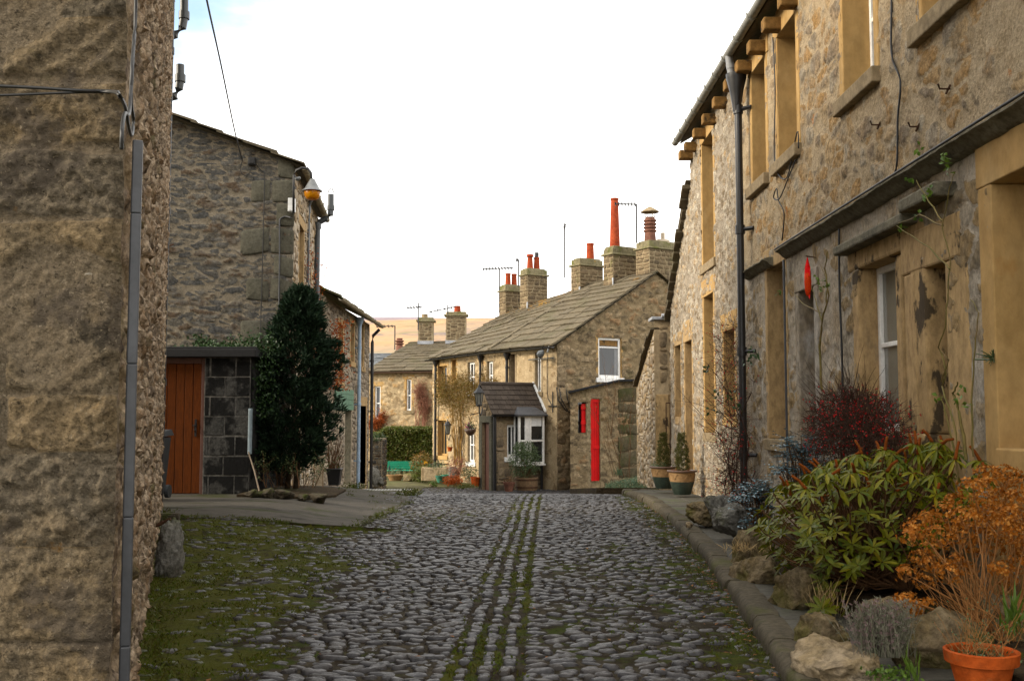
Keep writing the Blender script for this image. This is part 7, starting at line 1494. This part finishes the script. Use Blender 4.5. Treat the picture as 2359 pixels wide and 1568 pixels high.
def pot(px, py, Y, r, h, mat, lab, n=60, leaf='shrub', L=.05, seed=1, name='plant_pot', grp=None, tilt=0):
    c = at(px, py, Y); t = thing(name, lab, 'plant pot', c, grp); R = random.Random(seed); mb = MB(); mb.lathe(c, [(r * .68, 0), (r * .92, h * .78), (r * 1.05, h * .8), (r * 1.08, h), (r * .9, h), (r * .85, h * .85), (.01, h * .85)], 18); add(mb, 'pot', M[mat], t, smooth=True, sharp=35)
    if n:
        ml = MB()
        for k in range(n): ml.leaf(c + V((R.gauss(0, r * .5), R.gauss(0, r * .5), h + abs(R.gauss(0, L * 1.2)))), rdir(R, .5), rdir(R), L * R.uniform(.6, 1.2), L * .4)
        add(ml, 'foliage', M[leaf], t)
    return t
pot(1172, 1131, 31.0, .17, .27, 'old_terra', 'brown ribbed pot with withered stalks beside the half barrel', 70, 'stem', .07, 2)
pot(1097, 1119, 33.2, .11, .28, 'pot_orange', 'orange terracotta pot standing against the porch corner', 10, 'dry_leaf', .05, 3)
pot(1091, 1116, 33.8, .1, .26, 'pot_orange', 'second orange terracotta pot, leaning behind the one at the porch corner', 12, 'green_leaf', .05, 4)
pot(910, 1106, 39.5, .32, .22, 'glaze_tan', 'wide shallow tan bowl of plants near the black downpipe', 110, 'groundcover', .09, 5)
pot(971, 1105, 38.2, .2, .34, 'corbel_stone', 'ochre stone pot at the right end of the green bench', 60, 'shrub', .08, 6) if 0 else None
def lantern(lab, px, py, Y, s, wallp):
    c = at(px, py, Y); t = thing('wall_lantern', lab, 'lantern', c); mb = MB(); r = .1 * s; h = .26 * s
    for k in range(6): a = k * pi / 3; mb.tube([c + V((cos(a) * r * .65, sin(a) * r * .65, 0)), c + V((cos(a) * r, sin(a) * r, h))], .008 * s, n=4)
    mb.lathe(c, [(r * .3, -.05 * s), (r * .7, -.03 * s), (r * .7, 0), (.01, .0)], 6); mb.lathe(c + V((0, 0, h)), [(r * 1.3, 0), (r * 1.2, .02 * s), (r * .4, .12 * s), (r * .25, .13 * s), (.012, .2 * s)], 6)
    mb.tube([c + V((0, 0, -.05 * s)), c + V((0, 0, -.16 * s)), c.lerp(V(wallp), .5) + V((0, 0, -.22 * s)), V(wallp)], .014 * s, n=5); add(mb, 'frame', M['iron'], t)
    mb = MB(); mb.lathe(c, [(r * .6, .005), (r * .94, h)], 6); add(mb, 'glass', M['glass_pale'], t)
q = at(1103, 935, 32.4); lantern('black six sided lantern on the outer corner of the porch', 1103, 931, 32.3, 1.35, q + V((.1, .5, -.05)))
lantern('small black lantern on the front wall beside the mullioned window', 1031, 997, 38.0, 1.1, f.p(*f.px(1036, 985), 0) if 0 else ff.p(*ff.px(1037, 1000), 0))
c = at(1083, 1003, 33.6); hbk = thing('hanging_basket', 'dark hanging basket of flowers left of the porch', 'hanging basket', c); mb = MB(); mb.lathe(c, [(.02, 0), (.1, .03), (.17, .13), (.19, .22), (.16, .2)], 16); add(mb, 'basket', M['glaze_rim'], hbk, smooth=True); R = random.Random(3); ml, mp = MB(), MB()
for k in range(150): ml.leaf(c + V((R.gauss(0, .08), R.gauss(0, .08), .22 + abs(R.gauss(0, .08)))), rdir(R, .5), rdir(R), .08, .03)
for k in range(30): mp.leaf(c + V((-.08 + R.gauss(0, .06), R.gauss(0, .08), .24 + abs(R.gauss(0, .05)))), rdir(R, .3), rdir(R), .05, .04)
add(ml, 'foliage', M['shrub'], hbk); add(mp, 'flowers', M['pink'], hbk); mb = MB(); top = at(1083, 955, 33.6)
for a in (0, 2.1, 4.2): mb.tube([c + V((cos(a) * .18, sin(a) * .18, .2)), top], .004, n=3)
mb.tube([top, top + V((.5, .35, .12))], .014, n=5); add(mb, 'chains', M['iron'], hbk)
# --- climbers on the far cottages
def wallclimb(name, lab, frame, pts, mat_s, mat_l, n, L, seed, stems, thick=.3):
    R = random.Random(seed); t = thing(name, lab, 'climber', frame.p(*frame.px(pts[0][0], pts[0][1] + 60, .2), .2)); ms, ml = MB(), MB()
    for (x0, y0, x1, y1) in stems:
        for k in range(5):
            a0, z0 = frame.px(x0 + R.uniform(-4, 4), y0, .1); a1, z1 = frame.px(x1 + R.uniform(-10, 10), y1, .1); ms.tube([frame.p(a0 + (a1 - a0) * u + R.uniform(-.08, .08) * (u > 0), z0 + (z1 - z0) * u, .08 + .1 * R.random()) for u in (0, .25, .5, .75, 1)], .018, .007, 4, cap=False)
    for k in range(n):
        (cx, cy, rx, ry) = R.choice(pts); x, y = cx + R.gauss(0, rx * .5), cy + R.gauss(0, ry * .5); tt = R.uniform(.06, thick); a, z = frame.px(x, y, tt); p = frame.p(a, z, tt)
        q = limb(ms, R, p, rdir(R, .2), R.uniform(.15, .4), .004, 4, .3, -.02, 3)
        for w in q[1:]:
            for j in range(2): ml.leaf(w + rdir(R) * .03, rdir(R), rdir(R), L * R.uniform(.6, 1.2), L * .45)
    add(ms, 'stem', M[mat_s], t); add(ml, 'foliage', M[mat_l], t)
wallclimb('wall_climber', 'twiggy olive climber over the front of the further cottage', ff, [(1040, 900, 34, 34), (1062, 885, 30, 26), (1085, 905, 22, 26), (1055, 935, 26, 34), (1020, 905, 16, 36)], 'tan_twig', 'olive_leaf', 1000, .06, 3, [(1056, 1072, 1056, 950), (1049, 1070, 1046, 930), (1062, 1060, 1066, 930)], .45)
wallclimb('wall_climber', 'thin green climber around the white upper windows', ff, [(1112, 868, 14, 14), (1140, 882, 10, 10), (1100, 895, 12, 10), (1126, 888, 8, 10)], 'tan_twig', 'olive_leaf', 150, .05, 4, [(1100, 930, 1115, 870), (1100, 930, 1138, 880)], .25)
wallclimb('wall_climber', 'pinkish bare creeper on the right end of the pale cottage', fsn, [(972, 920, 10, 36), (980, 940, 8, 34), (966, 905, 6, 22)], 'pink_twig', 'pink_twig', 620, .05, 5, [(978, 985, 974, 900), (962, 985, 958, 920)], .25)
wallclimb('wall_climber', 'russet leaved creeper on the left end of the pale cottage', fsn, [(868, 972, 14, 9), (882, 962, 3, 16), (860, 980, 8, 10)], 'stem', 'dry_leaf', 260, .07, 6, [(868, 1000, 868, 970), (880, 1000, 884, 950)], .25)
# --- clipped hedge, benches and bits at the lane's end
hd = thing('hedge', 'clipped green hedge in front of the pale cottage', 'hedge', at(925, 1090, 43)); R = random.Random(55); ml, ms = MB(), MB(); hx0, hx1 = atx(862, 42.5), atx(996, 42.5); hz1 = at(930, 985, 42.5).z; hz0 = -1.0
for k in range(15000):
    u = R.random(); x = hx0 + (hx1 - hx0) * u; z = hz0 + .25 + (hz1 - hz0 - .25) * R.random() ** .8; y = 42.5 + R.choice((0, 0, 0, 1.2)) + R.gauss(0, .07) + .1 * nz(x * 3, z * 3)
    if R.random() < .28: z = hz1 + R.gauss(-.03, .04) + .06 * nz(x * 2); y = 42.5 + R.random() * 1.2
    z = min(z, hz1 - .3 * sm((hx0 + .5 - x) / .5)); ml.leaf((x, y, z), rdir(R, .2), rdir(R), R.uniform(.06, .12), R.uniform(.04, .07), .01)
for k in range(50): x = hx0 + (hx1 - hx0) * R.random(); limb(ms, R, (x, 42.9 + R.uniform(-.3, .3), hz0), (R.uniform(-.2, .2), R.uniform(-.2, .2), 1), 1.2, .03, 5, .15)
for k in range(10): x = hx0 + (hx1 - hx0) * (k + .5) / 10; ml.add([(x - .25, 43.1, hz0 + .4), (x + .25, 43.1, hz0 + .4), (x + .25, 43.1, hz1 - .15), (x - .25, 43.1, hz1 - .15)], [(0, 1, 2, 3)])
add(ms, 'stem', M['stem'], hd); add(ml, 'foliage', M['hedge'], hd)
def bench(lab, c, rz, w, s=.74):
    t = thing('park_bench', lab, 'bench', c); ca, sa = cos(rz), sin(rz); c = V(c)
    X = lambda x, y, z: c + V((x * ca - y * sa, x * sa + y * ca, z * s))
    def bar(mb, a, b, h, d):
        p = [X(*a), X(*b)]; u = V((-sa, ca, 0)) * d / 2; v = V((0, 0, h / 2)); mb.hexa([p[0] - u - v, p[1] - u - v, p[1] + u - v, p[0] + u - v, p[0] - u + v, p[1] - u + v, p[1] + u + v, p[0] + u + v])
    mb = MB()
    for i in range(4): bar(mb, (-w / 2, -.2 + i * .12, .42), (w / 2, -.2 + i * .12, .42), .03, .1)
    add(mb, 'seat', M['bench_green'], t, bevel=.006); mb = MB()
    for i in range(4): bar(mb, (-w / 2, .24 + i * .035, .52 + i * .1), (w / 2, .24 + i * .035, .52 + i * .1), .08, .025)
    add(mb, 'backrest', M['bench_green'], t, bevel=.006)
    for s_ in (-1, 1):
        mb = MB(); x = s_ * (w / 2 - .08); mb.tube([X(x, -.22, 0), X(x, -.2, .4), X(x, -.22, .6)], .025, n=6); mb.tube([X(x, .2, 0), X(x, .22, .42), X(x, .38, .88)], .025, n=6); mb.tube([X(x, -.24, .6), X(x, .3, .62)], .022, n=6); mb.tube([X(x, -.2, .38), X(x, .22, .38)], .02, n=6); add(mb, 'leg', M['iron'], t, smooth=True)
bc = at(933, 1100, 40.8); bench('long bright green slatted bench in front of the hedge', (bc.x, bc.y, bc.z - .02), 0.06, 1.4)
bc = at(1006, 1096, 39.2); bench('small green bench end on against the cottage wall, partly hidden by plants', (bc.x + .1, bc.y, bc.z), -1.0, .7)
mb = MB(); c = at(1003, 1105, 37.4)
for (x, y, sx, sy) in ((-.45, 0, .09, .5), (.45, 0, .09, .5), (0, -.21, .81, .09), (0, .21, .81, .09)): mb.box(c + V((x, y, .22)), (sx, sy, .46))
mb.box(c + V((0, 0, .1)), (.81, .33, .2)); add(mb, 'stone_trough', M['far_stone'], None, loc=c, label='square stone planter at the foot of the cottage wall', cat='planter', bevel=.015)
pot(1014, 1111, 36.4, .17, .24, 'green_paint', 'dark green plastic pot in front of the stone planter', 40, 'shrub', .06, 8); pot(1026, 1107, 36.9, .14, .22, 'bench_green', 'lighter green pot beside the dark green one', 0, seed=9)
pot(1036, 1039, 38.5, .1, .16, 'pot_orange', 'small orange pot fixed to the wall below the mullioned window', 24, 'green_leaf', .05, 10)
def bush(lab, px, py, Y, w, h, n, L, mat, seed, name='garden_plant'):
    R = random.Random(seed); c = at(px, py, Y); ml = MB()
    for k in range(n):
        d = rdir(R, .2); e = R.random() ** .5; p = c + V((d.x * w, d.y * w, h * .4 + d.z * h * .6)) * 1; p = c + (p - c) * e; ml.leaf(p, rdir(R, .4), rdir(R), L * R.uniform(.6, 1.2), L * .3, L * .1)
    return add(ml, name, M[mat], None, loc=c, label=lab, cat='plant')
bush('low mounded green plant right of the long bench', 972, 1104, 38.2, .5, .55, 900, .12, 'hedge', 1); bush('taller dry brown grass plant behind the mounded plant', 972, 1082, 40, .5, .7, 500, .16, 'olive_leaf', 2)
bush('small green plants spilling over the stone planter', 1005, 1080, 37.4, .4, .3, 240, .1, 'shrub', 3); bush('red brown fallen bracken heap beside the cottage wall', 1043, 1114, 35.8, .4, .28, 420, .12, 'dry_leaf', 4)
bush('grey twiggy plant at the foot of the wall climber', 1055, 1090, 36.4, .4, .6, 500, .1, 'pink_twig', 5); bush('leafy green plant with a white bloom left of the porch', 1080, 1098, 34.5, .3, .5, 260, .1, 'shrub', 6)
bush('yellow green leafy plant in front of the green pots', 1000, 1117, 35.5, .18, .16, 120, .09, 'green_leaf', 7); bush('grassy weeds at the left corner of the porch', 1070, 1122, 33.2, .5, .12, 300, .08, 'grass', 8)
bush('small orange yellow flower at the edge of the mounded plant', 980, 1066, 37.8, .09, .08, 26, .07, 'yellow', 9); bush('rough tuft of grass in the left edge of the lane', 944, 1140, 20.5, .3, .12, 300, .07, 'grass', 10); bush('low weeds at the edge of the concrete apron', 815, 1126, 22, .3, .12, 300, .07, 'grass', 11)
for i, (px, py, Y, s, m, lab) in enumerate(((945, 1100, 39, (.28, .2, .2), 'rock', 'ochre stone at the right end of the long bench'), (1000, 1092, 37.6, (.16, .14, .15), 'rock_pale', 'round pale stone between the mounded plant and the planter'), (995, 1117, 35.6, (.1, .09, .07), 'rock_pale', 'small white stone in front of the planter'), (1046, 1090, 36.6, (.2, .18, .32), 'rock_grey', 'upright grey stone at the foot of the wall climber'), (862, 1098, 33, (.2, .2, .3), 'rock_grey', 'dark boulder at the end of the left stone range'), (872, 1108, 33.2, (.15, .2, .14), 'rock_grey', 'low slanting dark stone in front of the left boulder'))):
    c = at(px, py, Y); mb = MB(); rock(mb, c, s, 90 + i, 3, .3); add(mb, 'stone', M[m], None, loc=c, label=lab, cat='stone', smooth=True)
# low garden wall behind the black downpipe
c = at(866, 1060, 34.2); mb = MB(); fr = Fr(atx(852, 34.2), 34.2, 1, .0, 1); a1 = atx(881, 34.2) - atx(852, 34.2); zt = at(866, 1010, 34.2).z; wall(mb, fr, [(0, zt), (a1, zt)], -1.1); rubble(mb, fr, 0, a1, -1, zt, lambda a, z: True, cell=.08, wr=(2, 4), hr=(1, 2), gap=.01, relief=(.02, .05), seed=4, n=8); fr2 = Fr(fr.p(a1, 0).x, 34.2, 0, 1, 1); wall(mb, fr2, [(0, zt), (1.1, zt)], -1.1); rubble(mb, fr2, 0, 1.1, -1, zt, lambda a, z: True, cell=.08, wr=(2, 4), hr=(1, 2), gap=.01, relief=(.02, .05), seed=5, n=8); mb.quad(fr.p(0, zt), fr.p(a1, zt), fr.p(a1, zt, -1.1), fr.p(0, zt, -1.1)); add(mb, 'garden_wall', [M['low_mortar'], M['dark_stone']], None, loc=(c.x, 34.2, -1), label='low dry stone garden wall beside the hedge', cat='wall', smooth=True, sharp=50)
bush('ivy draped over the low garden wall', 868, 1012, 34.1, .3, .25, 260, .08, 'ivy', 13, 'ivy')
# weeds along the edges of the apron and the walls
mb = MB(); R = random.Random(71)
def tuft(x, y, n, L):
    for k in range(n): d = rdir(R, .9); q = (x + R.gauss(0, .03), y + R.gauss(0, .03), gz(x, y) + .03); mb.leaf(q, d, rdir(R), L * R.uniform(.5, 1.2), L * .13, L * .2)
for k in range(260):
    i = R.randint(0, 26); (x0, y0), (x1, y1) = P_APRON[i], P_APRON[i + 1]; u = R.random(); x, y = x0 + (x1 - x0) * u, y0 + (y1 - y0) * u
    if nz(x * 1.7, y * 1.7, 6) > -.12: tuft(x + R.gauss(0, .05), y - abs(R.gauss(0, .05)), 10, R.uniform(.03, .09))
for k in range(150): y = R.uniform(5, 14.5); tuft(LWX(y) + .1 + abs(R.gauss(0, .06)), y, 8, R.uniform(.03, .09))
for k in range(160): y = R.uniform(5, 21); tuft(kx(y) - abs(R.gauss(0, .04)), y, 7, R.uniform(.02, .06))
for k in range(90): y = R.uniform(8, 21); tuft(kx(y) + .2 + R.gauss(0, .01), y, 6, R.uniform(.02, .045))
for k in range(60): x = R.uniform(-3.3, -1.9); y = R.uniform(16, 21); tuft(x, y, 12, R.uniform(.03, .1)) if nz(x * 2, y * 2) > .05 else None
add(mb, 'edge_weeds', M['grass'], kind='stuff', label='fine weeds along the edges of the paving and the kerb', cat='weeds')
# pale metal grating in the apron
c = at(892, 1128, 22.3); mb = MB(); z = gz(c.x, c.y) + .062
for i in range(16): mb.box((c.x - .5 + i * .065, 22.3, z), (.03, .32, .012))
mb.box((c.x, 22.13, z), (1.05, .03, .013)); mb.box((c.x, 22.47, z), (1.05, .03, .013)); add(mb, 'drain_grating', M['stipple'], None, loc=(c.x, 22.3, z), label='pale metal drain grating set in the concrete apron', cat='drain')
# ---------------------------------------------------------------- sky, sun, camera
sun_dir = V((-.92, -.16, .40)).normalized()
el = math.asin(sun_dir.z); azm = math.atan2(sun_dir.x, sun_dir.y)
w = bpy.data.worlds.new('World'); sc.world = w; w.use_nodes = True; nt = w.node_tree; L = nt.links.new
bg = nt.nodes['Background']; bg.inputs['Strength'].default_value = .12
sky = nd(nt, 'ShaderNodeTexSky', sky_type='NISHITA'); sky.sun_disc = False; sky.sun_elevation = el; sky.sun_rotation = azm; sky.air_density = 1.2; sky.dust_density = 2.
tc = nd(nt, 'ShaderNodeTexCoord'); mp = nd(nt, 'ShaderNodeMapping'); mp.inputs['Scale'].default_value = (1, 1, 2.2); L(tc.outputs['Generated'], mp.inputs[0])
n1 = nd(nt, 'ShaderNodeTexNoise'); n1.inputs['Scale'].default_value = 2.1; n1.inputs['Detail'].default_value = 8; n1.inputs['Roughness'].default_value = .55; L(mp.outputs[0], n1.inputs['Vector'])
# a gap in the cloud high up on the left
dp_ = nd(nt, 'ShaderNodeVectorMath', operation='DOT_PRODUCT'); L(tc.outputs['Generated'], dp_.inputs[0]); dp_.inputs[1].default_value = tuple(ray(420, 60).normalized())
gm = nd(nt, 'ShaderNodeMapRange'); gm.interpolation_type = 'SMOOTHSTEP'
for i, v in enumerate((.98, .999, .0, -.26)): gm.inputs[i + 1].default_value = v
L(dp_.outputs['Value'], gm.inputs[0]); ad = nd(nt, 'ShaderNodeMath', operation='ADD'); L(n1.outputs['Fac'], ad.inputs[0]); L(gm.outputs[0], ad.inputs[1])
cm = nd(nt, 'ShaderNodeMapRange'); cm.interpolation_type = 'SMOOTHSTEP'
for i, v in enumerate((.12, .36, 0, 1)): cm.inputs[i + 1].default_value = v
L(ad.outputs[0], cm.inputs[0]); mx = nd(nt, 'ShaderNodeMix', data_type='RGBA'); L(cm.outputs[0], mx.inputs[0]); L(sky.outputs[0], mx.inputs[6]); mx.inputs[7].default_value = (CLOUD[0], CLOUD[1], CLOUD[2], 1); L(mx.outputs[2], bg.inputs['Color'])
sl = bpy.data.lights.new('sun', 'SUN'); sl.energy = SUN; sl.angle = math.radians(SUN_ANGLE); sl.color = (1, .88, .7)
so = bpy.data.objects.new('sun', sl); COL.objects.link(so); so.rotation_euler = sun_dir.to_track_quat('Z', 'Y').to_euler(); so.location = (-20, -10, 30)
cam = bpy.data.cameras.new('camera'); co_ = bpy.data.objects.new('camera', cam); COL.objects.link(co_); co_.location = (0, 0, EYE); co_.rotation_euler = (pi / 2 + PITCH, 0, 0)
cam.sensor_fit = 'HORIZONTAL'; cam.sensor_width = 36; cam.lens = 36 * F / 2358; cam.clip_start = .05; cam.clip_end = 6000; sc.camera = co_
sc.view_settings.view_transform = 'Standard'; sc.view_settings.look = 'None'; sc.view_settings.exposure = EXPOSURE; sc.view_settings.gamma = 1; sc.view_settings.use_curve_mapping = False
sc.cycles.max_bounces = 5; sc.cycles.diffuse_bounces = 3; sc.cycles.glossy_bounces = 2; sc.cycles.transmission_bounces = 3; sc.cycles.transparent_max_bounces = 4
